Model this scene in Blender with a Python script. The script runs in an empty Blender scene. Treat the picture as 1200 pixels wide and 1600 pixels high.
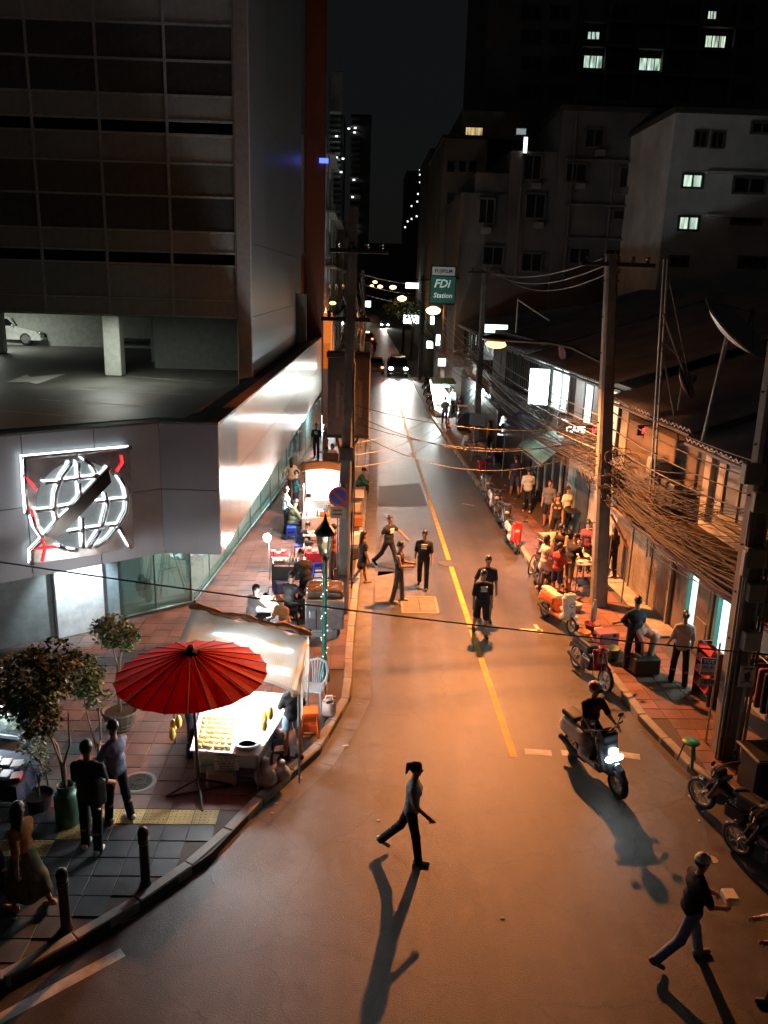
import bpy, bmesh, math, random
import numpy as np
from mathutils import Vector, Matrix, noise

random.seed(11)
SC = bpy.context.scene
COL = SC.collection
PI = math.pi
def rad(a): return math.radians(a)

# ------------------------------------------------------------------ camera
FOC, CAM_Z, VPX, VPY, TILT = 1294.0, 8.6, 570.0, 440.0, 0.03
def unit(a): a = np.array(a, float); return a / np.linalg.norm(a)
_fw = unit([(VPX - 600) / FOC, (800 - VPY) / FOC, 1])
_up = unit(np.cross(_fw, [1, -TILT, 0]))
if _up[1] < 0: _up = -_up
_rt = np.cross(_up, _fw)
if _rt[0] < 0: _rt = -_rt
CAMM = np.array([_rt, _fw, _up])
cam = bpy.data.cameras.new('camera')
cam.sensor_fit = 'VERTICAL'; cam.sensor_height = 36.0
cam.lens = FOC / 1600 * 36.0
cam.clip_start = 0.1; cam.clip_end = 3000
camo = bpy.data.objects.new('camera', cam); COL.objects.link(camo)
_r, _u, _f = CAMM @ [1, 0, 0], CAMM @ [0, 1, 0], CAMM @ [0, 0, 1]
camo.matrix_world = Matrix(((_r[0], _u[0], -_f[0], 0), (_r[1], _u[1], -_f[1], 0), (_r[2], _u[2], -_f[2], CAM_Z), (0, 0, 0, 1)))
SC.camera = camo

# ------------------------------------------------------------------ night sky, exposure
W = bpy.data.worlds.new('World'); SC.world = W; W.use_nodes = True
_n = W.node_tree.nodes; _l = W.node_tree.links
_bg = _n['Background']
_sky = _n.new('ShaderNodeTexSky'); _sky.sky_type = 'NISHITA'; _sky.sun_disc = False
_sky.sun_elevation = rad(3); _sky.sun_rotation = rad(200); _sky.air_density = 1.0
_mx = _n.new('ShaderNodeMixRGB'); _mx.inputs[0].default_value = 0.99
_mx.inputs[2].default_value = (0.062, 0.066, 0.075, 1)
_l.new(_sky.outputs[0], _mx.inputs[1]); _l.new(_mx.outputs[0], _bg.inputs[0])
_bg.inputs[1].default_value = 0.022
SC.view_settings.view_transform = 'Standard'; SC.view_settings.look = 'None'
SC.view_settings.exposure = 1.6; SC.view_settings.gamma = 1.0
SC.view_settings.use_curve_mapping = False
SC.render.engine = 'CYCLES'
SC.cycles.use_denoising = True
SC.cycles.max_bounces = 6; SC.cycles.diffuse_bounces = 3; SC.cycles.glossy_bounces = 3
SC.cycles.transmission_bounces = 4; SC.cycles.transparent_max_bounces = 8
SC.cycles.sample_clamp_indirect = 6.0
SC.cycles.caustics_reflective = False; SC.cycles.caustics_refractive = False

# ------------------------------------------------------------------ photo point -> place
def _ray(u, v): return CAMM @ np.array([(u - 600) / FOC, (800 - v) / FOC, 1.0])
def G(u, v, z=0.0):
    d = _ray(u, v); t = (z - CAM_Z) / d[2]
    return Vector((d[0] * t, d[1] * t, z))
def AY(u, v, y):
    d = _ray(u, v); t = y / d[1]
    return Vector((d[0] * t, y, CAM_Z + d[2] * t))
def AX(u, v, x):
    d = _ray(u, v); t = x / d[0]
    return Vector((x, d[1] * t, CAM_Z + d[2] * t))
def APL(u, v, p0, n):
    d = Vector(_ray(u, v)); o = Vector((0, 0, CAM_Z))
    t = (Vector(p0) - o).dot(n) / d.dot(n)
    return o + d * t
def PX(p):
    c = CAMM.T @ np.array([p[0], p[1], p[2] - CAM_Z])
    return 600 + FOC * c[0] / c[2], 800 - FOC * c[1] / c[2]
def ZAT(v, x, y):
    a, b = -5.0, CAM_Z + y * 1.2
    for _ in range(50):
        m = (a + b) / 2
        if PX((x, y, m))[1] > v: a = m
        else: b = m
    return a

# ------------------------------------------------------------------ materials
MATS = {}
def mat(name, col=(.5, .5, .5), rough=.6, metal=0.0, var=.18, scale=5.0, bump=0.0, bscale=60.0, emit=None, es=0.0,
        coat=0.0, trans=0.0, alpha=1.0, rnd=0.0, aniso=0.0, spec=None, stretch=None, sss=0.0, ior=None, world=False):
    if name in MATS: return MATS[name]
    m = bpy.data.materials.new(name); m.use_nodes = True
    nt = m.node_tree; b = nt.nodes['Principled BSDF']
    b.inputs['Roughness'].default_value = rough; b.inputs['Metallic'].default_value = metal
    b.inputs['Coat Weight'].default_value = coat
    b.inputs['Transmission Weight'].default_value = trans
    b.inputs['Alpha'].default_value = alpha
    if spec is not None: b.inputs['Specular IOR Level'].default_value = spec
    if ior: b.inputs['IOR'].default_value = ior
    if aniso: b.inputs['Anisotropic'].default_value = aniso
    if sss: b.inputs['Subsurface Weight'].default_value = sss; b.inputs['Subsurface Radius'].default_value = (.02, .01, .005)
    if emit is not None:
        b.inputs['Emission Color'].default_value = (*emit, 1); b.inputs['Emission Strength'].default_value = es
    c = (*col, 1)
    tc = nt.nodes.new('ShaderNodeTexCoord')
    src = tc.outputs['Object']
    if world: src = nt.nodes.new('ShaderNodeNewGeometry').outputs['Position']
    if stretch:
        mp = nt.nodes.new('ShaderNodeMapping'); mp.inputs['Scale'].default_value = stretch
        nt.links.new(src, mp.inputs[0]); src = mp.outputs[0]
    nz = nt.nodes.new('ShaderNodeTexNoise'); nz.inputs['Scale'].default_value = scale; nz.inputs['Detail'].default_value = 5
    nz.inputs['Roughness'].default_value = .62
    nt.links.new(src, nz.inputs['Vector'])
    rp = nt.nodes.new('ShaderNodeMapRange')
    rp.inputs['From Min'].default_value = .3; rp.inputs['From Max'].default_value = .7
    rp.inputs['To Min'].default_value = 1 - var; rp.inputs['To Max'].default_value = 1 + var
    nt.links.new(nz.outputs['Fac'], rp.inputs['Value'])
    mul = nt.nodes.new('ShaderNodeVectorMath'); mul.operation = 'SCALE'
    mul.inputs[0].default_value = col
    sc_out = rp.outputs[0]
    if rnd:
        oi = nt.nodes.new('ShaderNodeObjectInfo')
        r2 = nt.nodes.new('ShaderNodeMapRange'); r2.inputs['To Min'].default_value = 1 - rnd; r2.inputs['To Max'].default_value = 1 + rnd
        nt.links.new(oi.outputs['Random'], r2.inputs['Value'])
        mm = nt.nodes.new('ShaderNodeMath'); mm.operation = 'MULTIPLY'
        nt.links.new(sc_out, mm.inputs[0]); nt.links.new(r2.outputs[0], mm.inputs[1]); sc_out = mm.outputs[0]
    nt.links.new(sc_out, mul.inputs['Scale'])
    nt.links.new(mul.outputs[0], b.inputs['Base Color'])
    rr = nt.nodes.new('ShaderNodeMapRange')
    rr.inputs['To Min'].default_value = max(.02, rough * .75); rr.inputs['To Max'].default_value = min(1, rough * 1.25)
    nt.links.new(nz.outputs['Fac'], rr.inputs['Value']); nt.links.new(rr.outputs[0], b.inputs['Roughness'])
    if bump:
        n2 = nt.nodes.new('ShaderNodeTexNoise'); n2.inputs['Scale'].default_value = bscale; n2.inputs['Detail'].default_value = 3
        nt.links.new(src, n2.inputs['Vector'])
        bp = nt.nodes.new('ShaderNodeBump'); bp.inputs['Strength'].default_value = bump; bp.inputs['Distance'].default_value = .01
        nt.links.new(n2.outputs['Fac'], bp.inputs['Height']); nt.links.new(bp.outputs[0], b.inputs['Normal'])
    MATS[name] = m
    return m
def glow(name, col, s):
    if name in MATS: return MATS[name]
    m = bpy.data.materials.new(name); m.use_nodes = True
    nt = m.node_tree; nt.nodes.clear()
    o = nt.nodes.new('ShaderNodeOutputMaterial'); e = nt.nodes.new('ShaderNodeEmission')
    e.inputs[0].default_value = (*col, 1); e.inputs[1].default_value = s
    nt.links.new(e.outputs[0], o.inputs[0]); MATS[name] = m
    return m
def roomglow(name, col, s):
    m = glow(name, col, s); nt = m.node_tree; e = [n for n in nt.nodes if n.type == 'EMISSION'][0]
    if e.inputs[1].is_linked: return m
    tc = nt.nodes.new('ShaderNodeTexCoord'); oi = nt.nodes.new('ShaderNodeObjectInfo')
    mp = nt.nodes.new('ShaderNodeMapping'); mp.inputs['Scale'].default_value = (2.2, 2.2, .25); nt.links.new(tc.outputs['Object'], mp.inputs[0]); nt.links.new(oi.outputs['Random'], mp.inputs['Location'])
    nz = nt.nodes.new('ShaderNodeTexNoise'); nz.inputs['Scale'].default_value = 2.4; nz.inputs['Detail'].default_value = 4; nt.links.new(mp.outputs[0], nz.inputs['Vector'])
    r = nt.nodes.new('ShaderNodeMapRange'); r.inputs['From Min'].default_value = .35; r.inputs['From Max'].default_value = .65; r.inputs['To Min'].default_value = s * .25; r.inputs['To Max'].default_value = s * 1.6
    nt.links.new(nz.outputs[0], r.inputs['Value'])
    r2 = nt.nodes.new('ShaderNodeMapRange'); r2.inputs['To Min'].default_value = .55; r2.inputs['To Max'].default_value = 1.25; nt.links.new(oi.outputs['Random'], r2.inputs['Value'])
    mm = nt.nodes.new('ShaderNodeMath'); mm.operation = 'MULTIPLY'; nt.links.new(r.outputs[0], mm.inputs[0]); nt.links.new(r2.outputs[0], mm.inputs[1]); nt.links.new(mm.outputs[0], e.inputs[1])
    cm = nt.nodes.new('ShaderNodeMixRGB'); cm.inputs[1].default_value = (*col, 1); cm.inputs[2].default_value = (min(1, col[0] * 1.35), col[1], col[2] * .75, 1); nt.links.new(oi.outputs['Random'], cm.inputs[0]); nt.links.new(cm.outputs[0], e.inputs[0])
    return m
def rgb(h, k=1.0):
    h = h.lstrip('#'); out = []
    for i in (0, 2, 4):
        c = int(h[i:i + 2], 16) / 255
        out.append((c / 12.92 if c < .04045 else ((c + .055) / 1.055) ** 2.4) * k)
    return tuple(out)
def flat(h, rough=.6, **kw):
    return mat('paint_%s_%d_%s' % (h, rough * 100, '_'.join(str(v) for v in kw.values())), rgb(h), rough, **kw)

# ------------------------------------------------------------------ mesh builder
class MB:
    def __init__(self): self.v, self.f, self.m, self.cur = [], [], [], 0
    def add(self, vs, fs):
        o = len(self.v); self.v += [tuple(p) for p in vs]
        for f in fs: self.f.append(tuple(i + o for i in f)); self.m.append(self.cur)
        return self
    def mt(self, i): self.cur = i; return self
    def box(self, c, s, R=None, ch=0.0):
        hx, hy, hz = s[0] / 2, s[1] / 2, s[2] / 2
        c = Vector(c)
        if R is not None and not isinstance(R, Matrix): R = Matrix.Rotation(R, 3, 'Z')
        def T(p):
            p = Vector(p)
            return (R @ p if R is not None else p) + c
        if not ch:
            vs = [T((x * hx, y * hy, z * hz)) for x in (-1, 1) for y in (-1, 1) for z in (-1, 1)]
            self.add(vs, [(0, 1, 3, 2), (4, 6, 7, 5), (0, 4, 5, 1), (2, 3, 7, 6), (0, 2, 6, 4), (1, 5, 7, 3)])
        else:
            ch = min(ch, hx * .98, hy * .98, hz * .98)
            vs = []; ix = {}
            for x in (-1, 1):
                for y in (-1, 1):
                    for z in (-1, 1):
                        for a in range(3):
                            p = [x * (hx - ch), y * (hy - ch), z * (hz - ch)]
                            p[a] = (x * hx, y * hy, z * hz)[a]
                            ix[x, y, z, a] = len(vs); vs.append(T(p))
            fs = []
            for s_ in (-1, 1):
                q = [ix[s_, -1, -1, 0], ix[s_, 1, -1, 0], ix[s_, 1, 1, 0], ix[s_, -1, 1, 0]]; fs.append(q if s_ > 0 else q[::-1])
                q = [ix[-1, s_, -1, 1], ix[1, s_, -1, 1], ix[1, s_, 1, 1], ix[-1, s_, 1, 1]]; fs.append(q if s_ < 0 else q[::-1])
                q = [ix[-1, -1, s_, 2], ix[1, -1, s_, 2], ix[1, 1, s_, 2], ix[-1, 1, s_, 2]]; fs.append(q if s_ > 0 else q[::-1])
            for a_ in (-1, 1):
                for b_ in (-1, 1):
                    q = [ix[a_, b_, -1, 0], ix[a_, b_, -1, 1], ix[a_, b_, 1, 1], ix[a_, b_, 1, 0]]; fs.append(q if a_ * b_ > 0 else q[::-1])
                    q = [ix[a_, -1, b_, 2], ix[a_, -1, b_, 0], ix[a_, 1, b_, 0], ix[a_, 1, b_, 2]]; fs.append(q if a_ * b_ < 0 else q[::-1])
                    q = [ix[-1, a_, b_, 1], ix[-1, a_, b_, 2], ix[1, a_, b_, 2], ix[1, a_, b_, 1]]; fs.append(q if a_ * b_ < 0 else q[::-1])
            for x in (-1, 1):
                for y in (-1, 1):
                    for z in (-1, 1):
                        q = [ix[x, y, z, 0], ix[x, y, z, 1], ix[x, y, z, 2]]; fs.append(q if x * y * z > 0 else q[::-1])
            self.add(vs, fs)
        return self
    def ring(self, c, u, w, r, n): return [Vector(c) + u * (r * math.cos(2 * PI * i / n)) + w * (r * math.sin(2 * PI * i / n)) for i in range(n)]
    def tube(self, path, r, n=6, caps=True):
        P = [Vector(p) for p in path]; L = len(P)
        rs = r if isinstance(r, (list, tuple)) else [r] * L
        vs = []; u = None
        for i in range(L):
            t = (P[min(i + 1, L - 1)] - P[max(i - 1, 0)])
            if t.length < 1e-9: t = Vector((0, 0, 1))
            t.normalize()
            if u is None:
                a = Vector((0, 0, 1)) if abs(t.z) < .9 else Vector((1, 0, 0))
                u = t.cross(a).normalized()
            else:
                u = (u - t * u.dot(t))
                u = u.normalized() if u.length > 1e-6 else t.orthogonal().normalized()
            w = t.cross(u)
            vs += self.ring(P[i], u, w, rs[i], n)
        fs = []
        for i in range(L - 1):
            for j in range(n):
                k = (j + 1) % n
                fs.append((i * n + j, i * n + k, (i + 1) * n + k, (i + 1) * n + j))
        if caps: fs += [tuple(range(n))[::-1], tuple((L - 1) * n + j for j in range(n))]
        return self.add(vs, fs)
    def cyl(self, a, b, r0, r1=None, n=10, caps=True): return self.tube([a, b], [r0, r0 if r1 is None else r1], n, caps)
    def lathe(self, prof, n=16, c=(0, 0, 0), R=None, caps=True):
        c = Vector(c); vs = []
        for r, z in prof:
            for j in range(n):
                p = Vector((r * math.cos(2 * PI * j / n), r * math.sin(2 * PI * j / n), z))
                vs.append((R @ p if R is not None else p) + c)
        fs = []
        for i in range(len(prof) - 1):
            for j in range(n):
                k = (j + 1) % n
                fs.append((i * n + j, i * n + k, (i + 1) * n + k, (i + 1) * n + j))
        if caps: fs += [tuple(range(n))[::-1], tuple((len(prof) - 1) * n + j for j in range(n))]
        return self.add(vs, fs)
    def ell(self, c, r, n=10, R=None, rings=6):
        if not isinstance(r, (list, tuple)): r = (r, r, r)
        c = Vector(c); vs = []
        for i in range(rings + 1):
            a = PI * (i + .02) / (rings + .04) - PI / 2
            for j in range(n):
                p = Vector((r[0] * math.cos(a) * math.cos(2 * PI * j / n), r[1] * math.cos(a) * math.sin(2 * PI * j / n), r[2] * math.sin(a)))
                vs.append((R @ p if R is not None else p) + c)
        fs = []
        for i in range(rings):
            for j in range(n):
                k = (j + 1) % n
                fs.append((i * n + j, i * n + k, (i + 1) * n + k, (i + 1) * n + j))
        fs += [tuple(range(n))[::-1], tuple(rings * n + j for j in range(n))]
        return self.add(vs, fs)
    def prism(self, poly, z0, z1):
        n = len(poly)
        A = sum(poly[i][0] * poly[(i + 1) % n][1] - poly[(i + 1) % n][0] * poly[i][1] for i in range(n))
        if A < 0: poly = poly[::-1]
        vs = [(p[0], p[1], z0) for p in poly] + [(p[0], p[1], z1) for p in poly]
        fs = [tuple(range(n))[::-1], tuple(range(n, 2 * n))] + [(i, (i + 1) % n, n + (i + 1) % n, n + i) for i in range(n)]
        return self.add(vs, fs)
    def slab(self, pts, d):
        """a plate: polygon of 3-D points, extruded by vector d"""
        n = len(pts); d = Vector(d)
        vs = [Vector(p) for p in pts] + [Vector(p) + d for p in pts]
        nrm = Vector((0, 0, 0))
        for i in range(n): nrm += Vector(pts[i]).cross(Vector(pts[(i + 1) % n]))
        fs = [tuple(range(n)), tuple(range(n, 2 * n))[::-1]] + [(i, n + i, n + (i + 1) % n, (i + 1) % n) for i in range(n)]
        if nrm.dot(d) > 0: fs = [f[::-1] for f in fs]
        return self.add(vs, fs)
    def quad(self, *p): return self.add(p, [tuple(range(len(p)))])
    def mesh(self, name, mats, smooth=False):
        me = bpy.data.meshes.new(name)
        me.from_pydata(self.v, [], self.f)
        for m in (mats if isinstance(mats, (list, tuple)) else [mats]): me.materials.append(m)
        if any(self.m): me.polygons.foreach_set('material_index', self.m)
        if smooth: me.polygons.foreach_set('use_smooth', [True] * len(me.polygons))
        me.update()
        return me
    def build(self, name, mats, parent=None, smooth=False, loc=None, rz=0):
        return put(name, self.mesh(name, mats, smooth), parent, loc, rz)

def put(name, me, parent=None, loc=None, rz=0):
    o = bpy.data.objects.new(name, me); COL.objects.link(o)
    if parent is not None: o.parent = parent
    if loc is not None: o.location = loc
    if rz: o.rotation_euler = (0, 0, rz)
    return o
def tag(o, label, cat, group=None):
    o['label'] = label; o['category'] = cat
    if group: o['group'] = group
    return o
def thing(name, label, cat, loc=(0, 0, 0), rz=0, group=None, scale=1):
    o = bpy.data.objects.new(name, None); COL.objects.link(o)
    o.location = loc; o.rotation_euler = (0, 0, rz); o.empty_display_size = .2
    if scale != 1: o.scale = (scale,) * 3
    return tag(o, label, cat, group)
def struct(o, kind='structure'): o['kind'] = kind; return o
def setmat(o, m, i=0):
    o.material_slots[i].link = 'OBJECT'; o.material_slots[i].material = m
    return o
def lamp(kind, loc, power, col, size=.1, aim=None, angle=150, blend=.5, parent=None, name='lamp_light'):
    d = bpy.data.lights.new(name, kind); d.energy = power; d.color = col
    if kind == 'AREA': d.size = size
    else: d.shadow_soft_size = size
    o = bpy.data.objects.new(name, d); COL.objects.link(o); o.location = loc
    if kind == 'SPOT': d.spot_size = rad(angle); d.spot_blend = blend
    if aim is not None: o.rotation_euler = Vector(aim).to_track_quat('-Z', 'Y').to_euler()
    if parent is not None: o.parent = parent
    return o
def copy_tree(o, parent=None):
    c = o.copy(); COL.objects.link(c); c.parent = parent
    for ch in list(o.children): copy_tree(ch, c)
    return c
def text_mesh(body, size, font_bold=False, extrude=.004, shear=0.0, align='CENTER'):
    cu = bpy.data.curves.new('lettering', 'FONT'); cu.body = body; cu.size = size; cu.extrude = extrude
    cu.align_x = align; cu.align_y = 'CENTER'; cu.resolution_u = 2; cu.shear = shear
    if font_bold: cu.offset = size * .02
    o = bpy.data.objects.new('lettering_source', cu); COL.objects.link(o)
    dg = bpy.context.evaluated_depsgraph_get()
    me = bpy.data.meshes.new_from_object(o.evaluated_get(dg))
    bpy.data.objects.remove(o); bpy.data.curves.remove(cu)
    return me
def letters(name, body, size, m, loc, rot, parent=None, bold=False, shear=0.0, extrude=.004, align='CENTER'):
    me = text_mesh(body, size, bold, extrude, shear, align)
    me.materials.clear(); me.materials.append(m)
    o = bpy.data.objects.new(name, me); COL.objects.link(o)
    o.location = loc; o.rotation_euler = rot
    if parent is not None: o.parent = parent
    return o

# ------------------------------------------------------------------ rounded bodies from blended solids
def rot3(rx=0, ry=0, rz=0): return np.array(Matrix.Rotation(rz, 3, 'Z') @ Matrix.Rotation(ry, 3, 'Y') @ Matrix.Rotation(rx, 3, 'X'))
def blend_mesh(prims, vox=.02, k=.03):
    """prims: ('c',a,b,ra,rb) tapered limb, ('e',c,r,R) ellipsoid, ('b',c,half,round,R) box; a leading '-' cuts"""
    lo = np.array([1e9] * 3); hi = -lo; bb = []
    for p in prims:
        if p[0][-1] == 'c':
            a, b = np.array(p[1], float), np.array(p[2], float); r = max(p[3], p[4])
            l, h = np.minimum(a, b) - r, np.maximum(a, b) + r
        elif p[0][-1] == 'e': c = np.array(p[1], float); r = max(p[2]); l, h = c - r, c + r
        else: c = np.array(p[1], float); r = np.linalg.norm(p[2]) + p[3]; l, h = c - r, c + r
        bb.append((l, h))
        if p[0][0] != '-': lo = np.minimum(lo, l); hi = np.maximum(hi, h)
    lo = lo - 3 * vox; hi = hi + 3 * vox
    n = np.ceil((hi - lo) / vox).astype(int) + 1
    D = np.full(n, .5)
    ax = [lo[i] + vox * np.arange(n[i]) for i in range(3)]
    for p, (l, h) in zip(prims, bb):
        i0 = np.clip(np.floor((l - lo - k - 2 * vox) / vox).astype(int), 0, n - 1); i1 = np.clip(np.ceil((h - lo + k + 2 * vox) / vox).astype(int) + 1, 0, n)
        if np.any(i1 <= i0): continue
        X = ax[0][i0[0]:i1[0]][:, None, None]; Y = ax[1][i0[1]:i1[1]][None, :, None]; Z = ax[2][i0[2]:i1[2]][None, None, :]
        if p[0][-1] == 'c':
            a, b = np.array(p[1], float), np.array(p[2], float); ab = b - a; L2 = max(ab @ ab, 1e-9)
            t = np.clip(((X - a[0]) * ab[0] + (Y - a[1]) * ab[1] + (Z - a[2]) * ab[2]) / L2, 0, 1)
            d = np.sqrt((X - a[0] - t * ab[0]) ** 2 + (Y - a[1] - t * ab[1]) ** 2 + (Z - a[2] - t * ab[2]) ** 2) - (p[3] + (p[4] - p[3]) * t)
        else:
            c = np.array(p[1], float); R = p[-1] if isinstance(p[-1], np.ndarray) and p[-1].shape == (3, 3) else np.eye(3)
            x, y, z = X - c[0], Y - c[1], Z - c[2]
            q = [R[0, i] * x + R[1, i] * y + R[2, i] * z for i in range(3)]
            if p[0][-1] == 'e':
                r = p[2]; kk = np.sqrt((q[0] / r[0]) ** 2 + (q[1] / r[1]) ** 2 + (q[2] / r[2]) ** 2)
                d = (kk - 1) * min(r) if max(r) / min(r) < 1.3 else (kk - 1) * (np.sqrt(q[0] ** 2 + q[1] ** 2 + q[2] ** 2) / np.maximum(kk, 1e-6))
            else:
                e = [np.abs(q[i]) - p[2][i] for i in range(3)]
                d = np.sqrt(sum(np.maximum(w, 0) ** 2 for w in e)) + np.minimum(np.maximum(np.maximum(e[0], e[1]), e[2]), 0) - p[3]
        S_ = D[i0[0]:i1[0], i0[1]:i1[1], i0[2]:i1[2]]
        if p[0][0] == '-': S_[:] = np.maximum(S_, -d)
        else:
            hh = np.maximum(k - np.abs(S_ - d), 0) / k
            S_[:] = np.minimum(S_, d) - hh * hh * k * .25
    # surface nets
    ins = D < 0
    c8 = np.zeros(np.array(n) - 1, int)
    for i in (0, 1):
        for j in (0, 1):
            for q in (0, 1): c8 += ins[i:n[0] - 1 + i, j:n[1] - 1 + j, q:n[2] - 1 + q]
    cells = np.argwhere((c8 > 0) & (c8 < 8))
    idx = np.full(c8.shape, -1); idx[tuple(cells.T)] = np.arange(len(cells))
    acc = np.zeros((len(cells), 3)); cnt = np.zeros(len(cells))
    for o1 in [(0, 0, 0), (0, 0, 1), (0, 1, 0), (0, 1, 1), (1, 0, 0), (1, 0, 1), (1, 1, 0), (1, 1, 1)]:
        for a in range(3):
            if o1[a]: continue
            o2 = list(o1); o2[a] = 1
            d1 = D[tuple((cells + o1).T)]; d2 = D[tuple((cells + o2).T)]
            m = (d1 < 0) != (d2 < 0)
            t = np.where(m, d1 / np.where(m, d1 - d2, 1), 0)
            pt = np.array(o1) + t[:, None] * (np.array(o2) - np.array(o1))
            acc += pt * m[:, None]; cnt += m
    V = (cells + acc / cnt[:, None]) * vox + lo
    F = []
    for a in range(3):
        b, c = (a + 1) % 3, (a + 2) % 3
        s0 = [slice(1, -1)] * 3; s0[a] = slice(0, -1); s1 = list(s0); s1[a] = slice(1, None)
        A, B = ins[tuple(s0)], ins[tuple(s1)]
        e = np.argwhere(A != B)
        if not len(e): continue
        off = np.array([1, 1, 1]); off[a] = 0
        g = e + off
        sg = A[tuple(e.T)]
        eb = np.eye(3, dtype=int)[b]; ec = np.eye(3, dtype=int)[c]
        q = np.stack([idx[tuple((g - eb - ec).T)], idx[tuple((g - ec).T)], idx[tuple(g.T)], idx[tuple((g - eb).T)]], 1)
        q[~sg] = q[~sg][:, ::-1]
        F.append(q)
    F = np.concatenate(F)
    return V, F
def blend_part(name, prims, m, parent=None, vox=.02, k=.03, mesh_only=False, extra=None, mats=None):
    V, F = blend_mesh(prims, vox, k)
    b = MB(); b.v = [tuple(v) for v in V]; b.f = [tuple(int(i) for i in f) for f in F]; b.m = [0] * len(b.f)
    if extra: extra(b)
    me = b.mesh(name, mats or m, True)
    return me if mesh_only else put(name, me, parent)

# ================================================================== ground, road, pavements
def asphalt():
    m = bpy.data.materials.new('asphalt'); m.use_nodes = True; nt = m.node_tree; b = nt.nodes['Principled BSDF']
    tc = nt.nodes.new('ShaderNodeTexCoord')
    def nz(s, d, r=.6):
        q = nt.nodes.new('ShaderNodeTexNoise'); q.inputs['Scale'].default_value = s; q.inputs['Detail'].default_value = d; q.inputs['Roughness'].default_value = r
        nt.links.new(tc.outputs['Object'], q.inputs['Vector']); return q
    big, mid, fine = nz(.35, 5), nz(2.6, 6, .7), nz(48, 3, .7)
    r1 = nt.nodes.new('ShaderNodeValToRGB'); nt.links.new(big.outputs[0], r1.inputs[0])
    r1.color_ramp.elements[0].position = .32; r1.color_ramp.elements[0].color = (.046, .041, .037, 1)
    r1.color_ramp.elements[1].position = .7; r1.color_ramp.elements[1].color = (.098, .087, .078, 1)
    r2 = nt.nodes.new('ShaderNodeMapRange'); r2.inputs['From Min'].default_value = .3; r2.inputs['From Max'].default_value = .7
    r2.inputs['To Min'].default_value = .62; r2.inputs['To Max'].default_value = 1.3; nt.links.new(mid.outputs[0], r2.inputs['Value'])
    r3 = nt.nodes.new('ShaderNodeMapRange'); r3.inputs['From Min'].default_value = .25; r3.inputs['From Max'].default_value = .8
    r3.inputs['To Min'].default_value = .45; r3.inputs['To Max'].default_value = 1.75; nt.links.new(fine.outputs[0], r3.inputs['Value'])
    mm = nt.nodes.new('ShaderNodeMath'); mm.operation = 'MULTIPLY'; nt.links.new(r2.outputs[0], mm.inputs[0]); nt.links.new(r3.outputs[0], mm.inputs[1])
    vm = nt.nodes.new('ShaderNodeVectorMath'); vm.operation = 'SCALE'; nt.links.new(r1.outputs[0], vm.inputs[0]); nt.links.new(mm.outputs[0], vm.inputs['Scale'])
    # wheel tracks and oil drips running along the lanes
    mp = nt.nodes.new('ShaderNodeMapping'); mp.inputs['Scale'].default_value = (1.15, .07, 1); nt.links.new(tc.outputs['Object'], mp.inputs[0])
    tk = nt.nodes.new('ShaderNodeTexNoise'); tk.inputs['Scale'].default_value = 1.0; tk.inputs['Detail'].default_value = 4; nt.links.new(mp.outputs[0], tk.inputs['Vector'])
    tr = nt.nodes.new('ShaderNodeMapRange'); tr.inputs['From Min'].default_value = .36; tr.inputs['From Max'].default_value = .62; tr.inputs['To Min'].default_value = .68; tr.inputs['To Max'].default_value = 1.15; nt.links.new(tk.outputs[0], tr.inputs['Value'])
    oil = nz(1.1, 3); orr = nt.nodes.new('ShaderNodeMapRange'); orr.inputs['From Min'].default_value = .62; orr.inputs['From Max'].default_value = .72; orr.inputs['To Min'].default_value = 1; orr.inputs['To Max'].default_value = .55; nt.links.new(oil.outputs[0], orr.inputs['Value'])
    m3 = nt.nodes.new('ShaderNodeMath'); m3.operation = 'MULTIPLY'; nt.links.new(tr.outputs[0], m3.inputs[0]); nt.links.new(orr.outputs[0], m3.inputs[1])
    v3 = nt.nodes.new('ShaderNodeVectorMath'); v3.operation = 'SCALE'; nt.links.new(vm.outputs[0], v3.inputs[0]); nt.links.new(m3.outputs[0], v3.inputs['Scale']); vm = v3
    # hairline cracks and pale chewing-gum spots
    vo = nt.nodes.new('ShaderNodeTexVoronoi'); vo.feature = 'DISTANCE_TO_EDGE'; vo.inputs['Scale'].default_value = .42
    ad = nt.nodes.new('ShaderNodeVectorMath'); ad.operation = 'MULTIPLY_ADD'; nt.links.new(mid.outputs['Color'], ad.inputs[0])
    ad.inputs[1].default_value = (.55, .55, 0); nt.links.new(tc.outputs['Object'], ad.inputs[2]); nt.links.new(ad.outputs[0], vo.inputs['Vector'])
    cr = nt.nodes.new('ShaderNodeMapRange'); cr.inputs['From Max'].default_value = .006; cr.inputs['To Min'].default_value = .5; nt.links.new(vo.outputs['Distance'], cr.inputs['Value'])
    v2 = nt.nodes.new('ShaderNodeVectorMath'); v2.operation = 'SCALE'; nt.links.new(vm.outputs[0], v2.inputs[0]); nt.links.new(cr.outputs[0], v2.inputs['Scale'])
    sp = nt.nodes.new('ShaderNodeTexVoronoi'); sp.inputs['Scale'].default_value = 2.2; nt.links.new(tc.outputs['Object'], sp.inputs['Vector'])
    sg = nt.nodes.new('ShaderNodeMapRange'); sg.inputs['From Min'].default_value = .035; sg.inputs['From Max'].default_value = .02; nt.links.new(sp.outputs['Distance'], sg.inputs['Value'])
    mx = nt.nodes.new('ShaderNodeMixRGB'); mx.inputs[2].default_value = (.3, .28, .25, 1); nt.links.new(v2.outputs[0], mx.inputs[1])
    s2 = nt.nodes.new('ShaderNodeMath'); s2.operation = 'MULTIPLY'; s2.inputs[1].default_value = .35; nt.links.new(sg.outputs[0], s2.inputs[0]); nt.links.new(s2.outputs[0], mx.inputs[0])
    nt.links.new(mx.outputs[0], b.inputs['Base Color'])
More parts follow.
